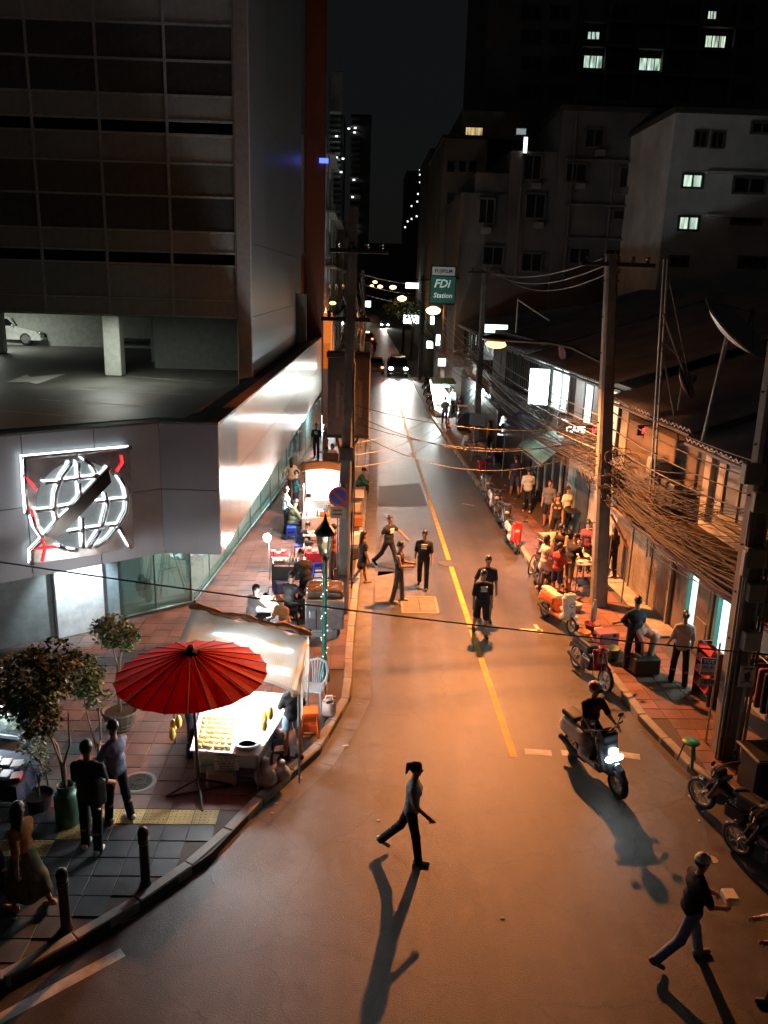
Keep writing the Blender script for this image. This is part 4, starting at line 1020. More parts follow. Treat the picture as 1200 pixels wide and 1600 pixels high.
MB().tube([(6.86, 13.7, PAV), (6.86, 13.65, 4.2)], .03, 8).build('steel_conduit', flat('#a3a3a0', .35, metal=.6), pRR)
pL = pole('left_pole', 'concrete utility pole at the left kerb in front of the bright food stall', G(535, 957, PAV), (-.3, 20.95, 10.3), .27)
crossarm(pL, (-.15, 20.8, 9.3), 1.4, 4); crossarm(pL, (-.45, 20.8, 7.7), 1.2, 3)
for k in range(9):
    x = -.41 + random.uniform(-.2, .28); MB().tube([(x, 20.66, random.uniform(.2, 1)), (x + random.uniform(-.06, .06), 20.62, 3), (x * .6 - .1, 20.64, random.uniform(4.5, 7))], .018, 5).build('cable_drop', flat(('#191817', '#2b2622', '#443a2e')[k % 3], .5), pL)
MB().box((-.36, 20.6, 4.4), (.34, .22, .34), ch=.01).build('junction_box', flat('#4b4a45'), pL)
# cabinets on the pole
cb = thing('pole_cabinets', 'pair of tall grey steel cabinets mounted high on the left utility pole', 'cabinet', (-.36, 21.4, 0))
for x, w in ((-.29, .5), (.3, .52)):
    f = MB().box((x, 0, 5.75), (w - .02, .42, 1.95), ch=.015).build('cabinet_body', mat('cabinet_grey', (.17, .155, .14), .5, .3), cb)
    MB().box((x + .02, -.22, 5.7), (.09, .012, .95)).build('white_strip', flat('#8b867e'), f)
MB().box((0, -.02, 6.8), (1.12, .56, .14), ch=.02).build('cabinet_roof', mat('cabinet_roof', (.07, .065, .06), .5), cb)
MB().box((0, 0, 4.72), (1.1, .4, .08)).build('support_frame', flat('#3a3632'), cb)
for x in (-.3, .3): MB().tube([(x, 0, 4.7), (-.1, -.2, 4.0)], .03, 5).build('brace', flat('#3a3632'), cb)
# far poles
for i, (x, y, h) in enumerate(((5.9, 42, 9.6), (5.55, 58, 9.4), (5.2, 76, 9.3), (-.1, 62, 9.4), (.0, 90, 9.2))):
    q = pole('far_pole', ('concrete pole by the black standing sign', 'concrete pole beside the second orange lamp', 'concrete pole under the green camera shop sign', 'far concrete pole on the left kerb beyond the cabinets', 'farthest concrete pole on the left kerb')[i], (x, y, 0.1), (x - .05, y, h), .3)
    crossarm(q, (x, y - .2, h - .4), 1.8, 4)
    if i == 0: MB().box((x, y - .22, 2.0), (.8, .05, .6), ch=.01).build('metal_plate', flat('#8a8d8d', .5), q)
# street lamps
def streetlamp(label, head, root, power, es, n=1):
    t = thing('street_lamp', label, 'street lamp', (0, 0, 0), group='sodium street lamps along the right side')
    head, root = Vector(head), Vector(root)
    mid = head.lerp(root, .5) + Vector((0, 0, .25))
    d = (head - root).normalized()
    MB().tube([root, root.lerp(mid, .6) + Vector((0, 0, .1)), mid, head - d * .3 + Vector((0, 0, .08))], .04, 8).build('arm', flat('#4a4d4c', .4, metal=.6), t)
    ang = math.atan2(d.y, d.x)
    hd = MB(); R = Matrix.Rotation(ang, 3, 'Z')
    hd.ell(head + Vector((0, 0, .07)), (.44, .18, .11), 14, R); hd.build('lamp_head', flat('#3d3a36', .4, metal=.4), t, True)
    MB().ell(head - Vector((0, 0, .09)), (.3, .15, .11) if n == 1 else (.5, .34, .28), 12, R).build('bulb_lens', glow('sodium_glow', (1, .40, .1), 2.4) if n == 1 else glow('sodium_glow_far', (1, .45, .13), 5), t, True)  # far lenses are built oversized to stand in for the lamps' glow
    if power: lamp('SPOT', head - Vector((0, 0, .24)), power, SOD, .14, aim=(-.15, -.15, -1), angle=165, blend=.5, name='sodium_light')
    if power: lamp('POINT', head - Vector((0, 0, .26)), power * .008, SOD, .12, name='lens_spill')
    return t
L1 = AY(775, 533, 23.2)
streetlamp('nearest orange street lamp, seen against the grey picture lightbox', L1, (6.35, 21.9, 6.7), 4700, 14)
L2 = AY(677, 483, 58); streetlamp('second orange street lamp, glowing left of the picture lightbox', L2, (5.5, 58, L2.z - .3), 3600, 22, 2)
L3 = AY(628, 465, 92); streetlamp('third orange street lamp up the street, below the long thin lit sign', L3, (5.0, 92, L3.z - .2), 4200, 22, 2)
for k, (u, v, y, lb, s) in enumerate(((614, 448, 128, 'fourth orange lamp, rightmost of the far cluster', 1), (594, 447, 165, 'lamp low in the far cluster, second from its left', 1), (586, 440, 195, 'topmost orange lamp of the far cluster', 1), (581, 446, 230, 'smallest and leftmost orange lamp of the far cluster', 1))):
    h = AY(u, v, y); streetlamp(lb, h, (h.x + 1.5, y, h.z - .2), 4200 if k < 2 else 0, 22, 2)
lamp('SPOT', (-1.2, 52, 7.2), 1300, SOD, .14, aim=(0, 0, -1), angle=165, blend=.5, name='sodium_light')
tq = thing('wall_lamp', 'orange lamp on the far side of the rust orange pier', 'street lamp', (-1.9, 51.4, 0))
MB().ell((0, 0, 7.3), (.2, .12, .1), 10).build('lamp_head', MATS['sodium_glow'], tq, True); MB().tube([(-.4, .2, 7.3), (0, 0, 7.4)], .03, 5).build('arm', flat('#4a4d4c'), tq)
# teal promenade lantern
tl = thing('teal_lamp_post', 'slim teal promenade lamp post with an unlit lantern behind the red umbrella stall', 'lamp post', (*G(506, 1062, PAV).xy, PAV))
TEAL = mat('teal_paint', (.015, .13, .11), .35, .1, coat=.3)
MB().lathe([(.14, 0), (.14, .12), (.1, .16), (.075, .5), (.07, .55), (.055, .6), (.05, 2.75), (.07, 2.8), (.05, 2.86)], 12).build('shaft', TEAL, tl, True)
MB().lathe([(.05, 2.86), (.12, 2.95), (.19, 3.34), (.17, 3.36)], 8).build('lantern_glass', mat('lantern_glass', (.35, .34, .27), .15, trans=.5), tl)
MB().lathe([(.24, 3.36), (.22, 3.42), (.1, 3.56), (.04, 3.66), (.02, 3.78), (0.001, 3.8)], 10).build('lantern_cap', mat('lantern_dark', (.01, .05, .045), .4), tl)
for k in range(4): a = k * PI / 2 + .4; MB().tube([(.06 * math.cos(a), .06 * math.sin(a), 2.88), (.13 * math.cos(a), .13 * math.sin(a), 2.96), (.2 * math.cos(a), .2 * math.sin(a), 3.37)], .012, 4).build('lantern_rib', TEAL, tl)
MB().ell((0, 0, 3.12), (.06, .06, .09), 8).build('bulb', mat('bulb_warm', (.7, .6, .35), .3, emit=(1, .8, .4), es=.5), tl, True)
b = MB()
for k in range(26): a = k * 1.1; b.ell((.075 * math.cos(a), .075 * math.sin(a), .25 + k * .085), .012, 5, rings=3)
b.build('fairy_lights', glow('fairy', (1, .85, .6), 2.0), tl)
# cables
CAB = mat('cable_black', (.02, .02, .02), .55); CABG = mat('cable_grey', (.22, .21, .2), .5)
def sag(a, b, s, n=14):
    a, b = Vector(a), Vector(b)
    return [a.lerp(b, i / n) - Vector((0, 0, s * 4 * (i / n) * (1 - i / n))) for i in range(n + 1)]
def cable(label, a, b, s, r=.012, m=None, group=None, n=16):
    return tag(MB().tube(sag(a, b, s, n), r, 5).build('overhead_cable', m or CAB, None, True), label, 'cable', group)
cable('single thick black cable crossing low over the whole street in front of the red umbrella', AY(-40, 872, 12.5), AY(1240, 1026, 12.5), .12, .014, n=24)
for k, (z1, z2, s) in enumerate(((5.3, 5.6, .5), (5.0, 5.3, .6), (4.75, 4.9, .7), (4.4, 4.5, .9))):
    cable(('uppermost', 'second', 'third', 'lowest')[k] + ' of four cables glinting orange below the nearest lamp', (6.4, 21.9, z1), (5.4, 58, z2 + .9), s, .013, CABG, 'cables under the nearest lamp', 24)
for k, (z1, s) in enumerate(((9.35, .5), (9.3, .7), (9.25, .9))):
    cable(('top', 'middle', 'lower')[k] + ' high wire from the lamp pole to the pole by the black sign', (6.0 + k * .3, 21.6, z1), (5.4 + k * .4, 41.8, 9.5), s, .011, CABG, 'high wires on the right')
for k in range(3):
    cable(('upper', 'middle', 'lower')[k] + ' wire spanning the street from the left pole to the right poles', (-.2 + k * .1, 20.8, 8.8 - .25 * k), (5.3, 58, 8.9 - .3 * k), .3 + .1 * k, .01, CABG, 'wires spanning the street')
for k in range(4):
    cable(('topmost', 'second', 'third', 'lowest')[k] + ' dark service cable between the lamp pole and cluttered pole', (6.6, 21.6, 5.9 - .42 * k), (7.0, 13.9, 5.75 - .3 * k), .15, .017, CAB, 'service cables between the right poles')
for k in range(3):
    cable(('first', 'second', 'third')[k] + ' low cable drooping across the road from the left pole to the far right pole', (-.3, 20.8, 4.6 - .3 * k), (5.7, 42 , 3.7 - .35 * k), .5 + .15 * k, .012, CABG, 'drooping cables across the road')
for k in range(4):
    cable(('topmost', 'second', 'third', 'lowest')[k] + ' of the slack wires strung across the road between the facing poles', (-.2, 20.8, 5.6 - .22 * k), (6.5, 21.7, 5.1 - .17 * k), .35 + .13 * (k * 3 % 5), .009, CAB, 'slack wires between the facing poles')
# tangle of telephone wires: nobody could count it
b = MB()
for k in range(75):
    s0 = random.choice((21.9, 21.9, 24)); s1 = random.choice((13.9, 13.9, 17, 16))
    a = Vector((6.5 + random.uniform(-.1, .5), s0, random.uniform(3.1, 4.6))); c = Vector((7.05 + random.uniform(-.1, .4), s1, random.uniform(2.9, 4.9)))
    b.tube(sag(a, c, random.uniform(.1, .75), 9), random.choice((.006, .008, .011)), 4, False)
for k in range(70):
    a = Vector((6.45 + random.uniform(-.1, .3), 21.8, random.uniform(3.6, 5.2))); c = Vector((5.7 + random.uniform(-.2, .3), 42, random.uniform(3.4, 5.6)))
    b.tube(sag(a, c, random.uniform(.1, .9), 12), random.choice((.006, .008)), 4, False)
for k in range(9):
    b.tube(sag((6.6 + .06 * k, 21.8, 3.5 + .1 * (k % 4)), (7.1 + .05 * k, 13.9, 3.1 + .16 * (k % 5)), .2 + .12 * (k % 4), 10), .02 + .006 * (k % 3), 6, False); b.tube(sag((6.5, 21.8, 3.8 + .12 * k), (5.75, 42, 3.6 + .15 * k), .4 + .1 * (k % 5), 12), .018, 6, False)
for k in range(46):
    p = Vector((6.6 + random.uniform(-.3, .5), random.uniform(20.6, 22.2), random.uniform(3.3, 4.4)))
    b.tube([p + Vector((.25 * math.cos(a), .1 * math.sin(3 * a), .22 * math.sin(a))) for a in np.linspace(0, 5.6, 12)], .009, 4, False)
for k in range(45):
    a = Vector((5.6 + random.uniform(-.2, .3), 42, random.uniform(3.4, 5.8))); c = Vector((5.3 + random.uniform(-.2, .3), 76, random.uniform(4, 6.5)))
    b.tube(sag(a, c, random.uniform(.2, 1.2), 10), .011, 4, False)
o = struct(b.build('telephone_wires', mat('old_wires', (.025, .021, .018), .8, var=.5, scale=1)), 'stuff'); tag(o, 'dense tangle of thin telephone wires between the right hand poles', 'wires')
b = MB()
for k in range(55):
    a = Vector((-.3 + random.uniform(-.3, .3), 20.9, random.uniform(4, 8.8))); c = Vector((-.1 + random.uniform(-.3, .3), 62, random.uniform(5, 8.6)))
    b.tube(sag(a, c, random.uniform(.2, 1.0), 12), random.choice((.007, .01)), 4, False)
o = struct(b.build('left_wires', mat('old_wires', (.1, .085, .07), .6)), 'stuff'); tag(o, 'bundle of wires running along the left poles', 'wires')
# lattice mast, dishes
ms = thing('lattice_mast', 'leaning steel angle mast with a triangular brace on the tin roof edge', 'mast', (0, 0, 0))
STL = mat('mast_steel', (.24, .23, .21), .5, .5, var=.3)
m0, m1 = AY(1010, 870, 20.2), AY(1038, 405, 20.2)
for dx in (0, .09): MB().tube([m0 + Vector((dx, 0, 0)), m1 + Vector((dx, 0, 0))], .03, 5).build('mast_leg', STL, ms)
MB().tube([AY(1036, 490, 20.2), AY(1082, 620, 20.4)], .03, 5).build('brace', STL, ms); MB().tube([AY(1044, 430, 20.2), AY(1080, 610, 20.4)], .02, 5).build('brace', STL, ms); MB().tube([AY(1033, 535, 20.2), AY(1060, 690, 20.4)], .025, 5).build('brace', STL, ms); MB().tube([AY(1036, 535, 20.2), AY(1070, 565, 20.4)], .02, 5).build('brace', STL, ms)
for k in range(9): p = m0.lerp(m1, .2 + k * .085); MB().box(p + Vector((.045, 0, 0)), (.14, .03, .03)).build('rung', STL, ms)
m2 = AY(808, 472, 30); f = thing('roof_bracket', 'bent steel pipe bracket standing on the tin roof right of the picture lightbox', 'bracket', (0, 0, 0))
MB().tube([AY(806, 520, 30), AY(809, 468, 30), AY(858, 500, 30.3)], .035, 6).build('pipe', flat('#7d7a74', .5, metal=.4), f); MB().tube([AY(809, 470, 30), AY(808, 500, 30.6)], .02, 5).build('stay', flat('#7d7a74', .5, metal=.4), f)
def dish(label, c, r, nrm, m, stand_to, stand_r=.05):
    t = thing('satellite_dish', label, 'satellite dish', (0, 0, 0)); c = Vector(c)
    R = Vector(nrm).to_track_quat('Z', 'Y').to_matrix()
    prof = [(max(.001, r * q), r * .28 * q * q) for q in (0, .25, .5, .75, 1)] + [(r * q, r * .28 * q * q - .025) for q in (1.0, .75, .5, .25, .02)]
    MB().lathe(prof, 28, c, R, caps=False).build('reflector', m, t, True)
    MB().lathe([(r - .02, r * .28 - .03), (r + .02, r * .28 - .03), (r + .02, r * .28 + .01), (r - .02, r * .28 + .01)], 28, c, R).build('rim', flat('#8f8d86', .4, metal=.5), t)
    MB().tube([c, Vector(stand_to)], stand_r, 8).build('mast', STL, t)
    f = c + R @ Vector((0, 0, r * .75))
    for a in (0, 2.1, 4.2): MB().tube([c + R @ Vector((r * .95 * math.cos(a), r * .95 * math.sin(a), r * .25)), f], .012, 4).build('feed_arm', STL, t)
    MB().ell(f, (.06, .06, .09), 8).build('feed_horn', flat('#777777'), t, True)
    return t
c = AY(1137, 522, 17.3); dish('large grey satellite dish on a steel mast above the white house', c, .84, (.5, -.42, .7), mat('dish_mesh', (.85, .83, .78), .5, .3), AY(1098, 690, 17.5), .05)
c = AY(1066, 598, 20.6); dish('small red satellite dish beside the lattice mast', c, .42, (.75, -.5, .4), flat('#d8402f', .45), AY(1056, 660, 20.8), .025)
c = AY(876, 553, 30.4); dish('tiny red dish on the eave above the bright upstairs window', c, .28, (.95, .15, .2), flat('#6a1c22', .6), AY(885, 575, 30.5), .02)

# ================================================================== people
SKIN = mat('skin', (.36, .19, .115), .55, var=.08, sss=.05); SKIN2 = mat('skin_tan', (.27, .135, .08), .55, var=.08)
EYE = flat('#120d0b', .3); LIP = flat('#6a2f28', .5); HAIR = mat('black_hair', (.012, .009, .008), .42, var=.3, scale=30, bump=.4, bscale=90); HAIRB = mat('brown_hair', (.16, .08, .035), .45, var=.35, scale=30, bump=.4, bscale=90)
def cloth(h, var=.12): return mat('cloth_' + h, rgb(h), .85, var=max(var, .2), scale=9, bump=.9, bscale=11)
def person(label, pos, yaw, h=1.7, top='#1c1c1f', sleeve=.75, bottom='#16161a', leg=1.9, shoes='#dddddd', hair='short', hairm=None, skin=None,
           lean=0, hips=(0, 0), knees=(4, 4), arms=((0, 6), (0, 6)), elbows=(12, 12), head=(0, 0), seat=None, fem=False, skirt=None, vox=.02, z=None,
           tops='shirt', bots='trousers', nopants=False, group=None, printm=None, arm_in=(0, 0), twist=0, backprint=False, side=0, skirtc=None):
    """hips/knees in degrees (left, right); arms ((forward, outward) left, right); leg 0..2 trouser length; sleeve 0..2"""
    s = h / 1.70; skin = skin or SKIN
    V_ = lambda *a: np.array(a, float)
    sx = (-1, 1)
    hipw, shw = (.098, .16) if fem else (.092, .185)
    P = V_(0, 0, 0); L = rad(lean); sd = rad(side)
    spine = V_(math.sin(sd), math.sin(L), math.cos(L)); spine /= np.linalg.norm(spine)
    tw = rad(twist)
    lat = V_(math.cos(tw), math.sin(tw), -math.sin(sd)); fwd = np.cross(spine, lat) * -1
    fwd = V_(-math.sin(tw), math.cos(tw) * math.cos(L), -math.sin(L) * math.cos(tw))
    waist = P + spine * .14; chest = P + spine * .34; nb = P + spine * .50
    hip, knee, ank, toe, heel = [], [], [], [], []
    for i in (0, 1):
        a = rad(hips[i]); k = rad(knees[i]); ab = .05 * sx[i]
        hp = V_(hipw * sx[i] * .95, 0, -.03); d = V_(ab, math.sin(a), -math.cos(a)); kn = hp + .425 * d
        b = a - k; an = kn + .40 * V_(ab * .3, math.sin(b), -math.cos(b))
        fp = b * .75 if b < 0 else b * .3
        f = V_(.06 * sx[i], math.cos(fp), math.sin(fp))
        dn = V_(0, math.sin(fp), -math.cos(fp))
        hip.append(hp); knee.append(kn); ank.append(an); heel.append(an - f * .045 + dn * .055); toe.append(an + f * .15 + dn * .058)
    shl, elb, wri, hnd = [], [], [], []
    for i in (0, 1):
        sh = nb - spine * .085 + lat * shw * sx[i]
        a, o = rad(arms[i][0]), rad(arms[i][1])
        d = -spine * math.cos(a) * math.cos(o) + fwd * math.sin(a) * math.cos(o) + lat * sx[i] * math.sin(o); el = sh + .28 * d
        e = rad(elbows[i]); a2 = a + e; o2 = rad(arms[i][1] * .6 - arm_in[i])
        d2 = -spine * math.cos(a2) * math.cos(o2) + fwd * math.sin(a2) * math.cos(o2) + lat * sx[i] * math.sin(o2); w_ = el + .245 * d2
        shl.append(sh); elb.append(el); wri.append(w_); hnd.append((w_ + d2 * .075, d2))
    hy, hp_ = rad(head[0]), rad(head[1])
    nk = spine * .6 + V_(0, 0, .4); nk /= np.linalg.norm(nk)
    hc = nb + nk * .185 + fwd * .015
    hf = Matrix.Rotation(hy, 3, 'Z') @ Vector(fwd * math.cos(hp_) + V_(0, 0, 1) * math.sin(hp_)); hf.normalize()
    hs = hf.cross(Vector((0, 0, 1))).normalized(); hu = hs.cross(hf)
    HR = np.array([[hs.x, hf.x, hu.x], [hs.y, hf.y, hu.y], [hs.z, hf.z, hu.z]])
    H_ = lambda x, y, zz: hc + HR @ V_(x, y, zz)
    low = min(min(p[2] for p in heel), min(p[2] for p in toe)) - .025
    dz = -low if seat is None else seat + .09
    up = V_(0, 0, dz)
    S = lambda p: (np.array(p) + up) * s
    def C(a, b, ra, rb, tp='c'): return (tp, S(a), S(b), ra * s, rb * s)
    def E(c, r, R=None): return ('e', S(c), tuple(q * s for q in r)) + ((R,) if R is not None else ())
    def torso(g=0.0, lowz=True):
        out = []
        if lowz: out.append(C(P - lat * hipw * .62, P + lat * hipw * .62, .098 + g, .098 + g))
        out += [C(waist - lat * .055, waist + lat * .055, (.085 if fem else .1) + g, (.085 if fem else .1) + g), C(P, chest, .09 + g, .1 + g),
                C(chest - lat * .075, chest + lat * .075, .1 + g, .1 + g), C(nb - spine * .065 - lat * shw * .5, nb - spine * .065 + lat * shw * .5, .056 + g * .8, .056 + g * .8), C(nb - spine * .05, nb - spine * .1 + lat * shw * .8, .05 + g * .7, .045 + g * .7), C(nb - spine * .05, nb - spine * .1 - lat * shw * .8, .05 + g * .7, .045 + g * .7)]
        if fem: out += [E(chest + fwd * .085 + lat * .065 - spine * .03, (.062, .055, .06)), E(chest + fwd * .085 - lat * .065 - spine * .03, (.062, .055, .06))]
        return out
    body = torso() + [C(nb - spine * .02, hc - V_(0, 0, .05), .052, .048), E(hc + HR @ V_(0, -.008, .02), (.077, .096, .103), HR), E(H_(0, .022, -.058), (.055, .064, .062), HR), E(H_(0, .098, -.015), (.013, .02, .022), HR)]
    for i in (0, 1):
        body += [C(hip[i], knee[i], .082 if not fem else .08, .052), C(knee[i], knee[i] * .6 + ank[i] * .4 - V_(0, .012, 0), .052, .054), C(knee[i] * .6 + ank[i] * .4 - V_(0, .012, 0), ank[i], .054, .036), C(heel[i], toe[i], .034, .028),
                 C(shl[i], elb[i], .05, .038), C(elb[i], wri[i], .04, .027), E(H_(.074 * sx[i], -.005, -.012), (.012, .022, .03), HR)]
        c, d = hnd[i]; body.append(C(wri[i], c, .028, .034))
    def face(b):
        nf = len(b.f)
        for x in (-.03, .03): b.mt(1).ell(S(H_(x, .083, .008)), (.013 * s, .009 * s, .008 * s), 6, rings=4)
        b.mt(2).ell(S(H_(0, .08, -.06)), (.022 * s, .01 * s, .006 * s), 6, rings=4); b.mt(0)
        for i in (0, 1):
            c, d = hnd[i]; d = d / np.linalg.norm(d); acr = np.cross(d, lat); acr = acr / (np.linalg.norm(acr) + 1e-6); pl = np.cross(acr, d)
            for q, (off, ln) in enumerate(((-.027, .058), (-.009, .068), (.009, .064), (.027, .05))):
                p0 = c + acr * off + d * .012; p1 = p0 + d * ln * .55 - pl * sx[i] * .008; p2 = p1 + d * ln * .35 - pl * sx[i] * .022
                b.tube([S(p0), S(p1), S(p2)], [.0095 * s, .0085 * s, .006 * s], 5)
            p0 = c - acr * -.026 - d * .02; p1 = p0 + acr * .028 + d * .03; p2 = p1 + d * .026 - pl * sx[i] * .01
            b.tube([S(p0), S(p1), S(p2)], [.011 * s, .0095 * s, .007 * s], 5)
    zz = PAV if z is None else z
    t = thing('person', label, 'person', (pos[0], pos[1], zz), rad(yaw), group)
    blend_part('body', body, skin, t, vox * s, .03, extra=face, mats=[skin, EYE, LIP])
    # shirt
    if top:
        m = top if not isinstance(top, str) else cloth(top)
        pr = torso(.016)
        if tops == 'tank': pr = pr[:4]
        if skirt is None: pr += [C(P - V_(0, 0, .03) - lat * hipw * .6, P - V_(0, 0, .03) + lat * hipw * .6, .112, .112)]
        for i in (0, 1):
            if tops == 'tank': pr += [C(nb - spine * .02 + lat * .1 * sx[i], chest + lat * .08 * sx[i], .055, .1)]; continue
            u = min(sleeve, 1); pr.append(C(shl[i], shl[i] + (elb[i] - shl[i]) * u, .058, .06))
            if sleeve > 1: pr.append(C(elb[i], elb[i] + (wri[i] - elb[i]) * (sleeve - 1), .056, .044))
        if skirt and skirtc:
            sk0, sk1 = skirt; q2 = []
            for i in (0, 1): q2.append(C(P + lat * .05 * sx[i], hip[i] + (knee[i] - hip[i]) * min(sk0, 1), .118, sk1 * .7)); q2.append(C(knee[i], knee[i] + (ank[i] - knee[i]) * max(0, sk0 - 1), sk1 * .7, sk1 * .62))
            blend_part('skirt', q2 + [C(P, (knee[0] + knee[1]) / 2, .12, sk1), C((knee[0] + knee[1]) / 2, ((knee[0] + knee[1]) + (ank[0] + ank[1])) / 4 , sk1, sk1)], cloth(skirtc), t, vox * s, .06)
        elif skirt:
            sk0, sk1 = skirt; kc = (knee[0] + knee[1]) / 2; hcn = (hip[0] + hip[1]) / 2
            for i in (0, 1): pr.append(C(P + lat * .05 * sx[i], hip[i] + (knee[i] - hip[i]) * sk0, .115, sk1))
            pr.append(C(P, hcn + (kc - hcn) * sk0, .12, sk1))
        blend_part('dress' if skirt and nopants else 'shirt', pr, m, t, vox * s, .035)
        if printm:
            R = np.stack([lat, -fwd, spine], 1); sg = -1 if backprint else 1
            b = MB(); cc = chest + fwd * sg * .125 + spine * .0
            for w_, q in ((.17, .05), (.14, 0), (.16, -.05)):
                c_ = S(cc + spine * q); b.box(c_, (w_ * s, .03 * s, .035 * s), Matrix(R.tolist()))
            b.build('shirt_print', cloth(printm), t)
    if not nopants:
        m = bottom if not isinstance(bottom, str) else cloth(bottom)
        pr = [C(P - lat * hipw * .62, P + lat * hipw * .62, .108, .108), C(P, waist * .7, .1, .1)]
        for i in (0, 1):
            u = min(leg, 1); pr.append(C(hip[i], hip[i] + (knee[i] - hip[i]) * u, .094, .094 + (.066 - .094) * u if leg > .99 else .088))
            if leg > 1: pr.append(C(knee[i], knee[i] + (ank[i] - knee[i]) * (1.1 if leg > 1.85 else leg - 1), .072, .064))
        blend_part(bots, pr, m, t, vox * s, .03)
    if shoes:
        for i in (0, 1):
            blend_part('shoe', [C(heel[i] + V_(0, 0, .005), toe[i], .042, .036), C(heel[i] + V_(0, 0, .02), ank[i] * .6 + heel[i] * .4, .042, .04)], cloth(shoes), t, vox * s * .9, .02)
    # hair or headgear
    hm = hairm or HAIR
    if hair in ('short', 'long', 'bun', 'bob', 'pony', 'cap', 'capb'):
        pr = [E(H_(0, -.012, .032), (.087, .105, .106), HR)]
        if hair in ('long',): pr += [C(H_(-.03, -.06, 0), H_(-.03, -.1, -.26), .06, .035), C(H_(.03, -.06, 0), H_(.03, -.1, -.26), .06, .035)]
        if hair == 'bob': pr += [C(H_(-.055, -.03, 0), H_(-.055, -.03, -.11), .045, .035), C(H_(.055, -.03, 0), H_(.055, -.03, -.11), .045, .035), C(H_(0, -.06, 0), H_(0, -.06, -.1), .06, .05)]
        if hair in ('bun', 'pony'): pr += [E(H_(0, -.12, .05), (.045, .045, .045))]
        if hair == 'pony': pr += [C(H_(0, -.125, .05), H_(0, -.15, -.1), .038, .02)]
        pr += [('-e', S(H_(0, .085, -.055)), (.075 * s, .07 * s, .1 * s), HR)]
        blend_part('hair', pr, hm, t, min(vox, .018) * s, .025)
    if hair in ('cap', 'capb'):
        cm = cloth('#e9e6df' if hair == 'cap' else '#17181c')
        o = blend_part('cap', [E(H_(0, -.01, .045), (.093, .108, .09), HR), ('-b', S(H_(0, 0, -.05)), (.2, .2, .075 * s), 0.0, HR)], cm, t, .014, .02)
        MB().slab([S(H_(x, .09 + y, .035)) for x, y in ((-.075, -.01), (-.07, .06), (-.035, .095), (.035, .095), (.07, .06), (.075, -.01))], tuple(np.array(HR[:, 2]) * .012)).build('brim', cm, o)
    if hair == 'helmet':
        blend_part('helmet', [E(H_(0, -.01, .03), (.125, .14, .125), HR), ('-b', S(H_(0, .12, -.03)), (.075 * s, .06 * s, .05 * s), .01, HR), ('-b', S(H_(0, 0, -.15)), (.2, .2, .06 * s), 0.0, HR)], flat('#d9d4cc', .25, coat=.5), t, .015, .02)
        MB().slab([S(H_(x, .135, zz_)) for x, zz_ in ((-.06, .0), (.06, .0), (.05, .07), (-.05, .07))], tuple(np.array(HR[:, 1]) * .01)).build('visor', flat('#1a1416', .1), t)
        blend_part('helmet_stripe', [E(H_(.05, -.0, .07), (.085, .11, .09), HR)], flat('#a32a26', .3), t, .02, .01)
    return t, (lambda p: np.array(p))
def at(u, v, z=0.0): return G(u, v, z).xy
# in the road
person('woman with tied back hair, grey tee and black leggings crossing the empty junction', at(640, 1340), -98, 1.66, '#8d9496', .8, '#101013', 1.9, '#d8d4cc', 'pony', hips=(-24, 12), knees=(20, 4), arms=((-10, 8), (14, 6)), elbows=(28, 40), fem=True, z=0, vox=.017, lean=3)
person('woman with long hair in a short black dress stepping off the left kerb', at(566, 914), -70, 1.64, '#1a1719', .55, nopants=True, skirt=(.55, .13), shoes='#8a6a58', hair='long', hips=(14, -24), knees=(4, 14), arms=((-6, 8), (8, 6)), fem=True, z=0)
person('man in a black tee pointing with one arm as he strides from the kerb', at(606, 888), -135, 1.74, '#17171a', .5, '#121215', 1.9, '#141414', hips=(24, -26), knees=(6, 18), arms=((35, 38), (-16, 14)), elbows=(8, 14), z=0, printm='#d9d4ca')
person('stocky man in a black sleeveless shirt and grey trousers by the concrete drain patch', at(622, 940), -105, 1.72, '#131316', .1, '#4d463f', 1.9, '#c9a890', tops='tank', hips=(8, -8), arms=((18, 6), (18, 6)), elbows=(75, 75), arm_in=(20, 20), z=0, skin=SKIN2)
person('man in black trousers and a black tee with pale print beside the yellow line', at(660, 918), 172, 1.74, '#121214', .85, '#0f0f11', 1.9, '#3a2420', hips=(14, -14), knees=(6, 14), arms=((8, 8), (-6, 8)), elbows=(16, 60), z=0, printm='#e8d9a8')
person('dark shirted man walking just behind another, one arm swung out, on the yellow line', at(757, 968), 178, 1.76, '#1f2022', .8, '#2a2622', 1.0, '#2a211c', hips=(10, -16), arms=((4, 8), (14, 24)), elbows=(10, 14), z=0)
person('man in black shorts and a dark tee with white chest print on the yellow line', at(750, 992), 184, 1.72, '#141416', .85, '#101012', .95, '#19191b', bots='shorts', hips=(12, -12), knees=(4, 16), arms=((-6, 8), (8, 8)), elbows=(14, 14), z=0, printm='#cfcac4')
person('walker in a white cap and blue jeans carrying a white box', at(1068, 1503), -85, 1.68, '#0c0c0d', .8, '#7d94c4', 1.9, '#8f8678', 'cap', hips=(22, -22), knees=(8, 24), arms=((26, 4), (26, 4)), elbows=(48, 48), arm_in=(16, 16), z=0, vox=.017, lean=4)
person('figure in a white top cut off by the right edge of the picture', at(1224, 1560), 80, 1.64, '#d8d4ce', 1.9, '#2e3a2e', 1.9, '#5d5d5d', 'bob', hips=(18, -18), knees=(6, 18), arms=((30, 10), (30, 10)), elbows=(50, 40), fem=True, z=0, vox=.02)
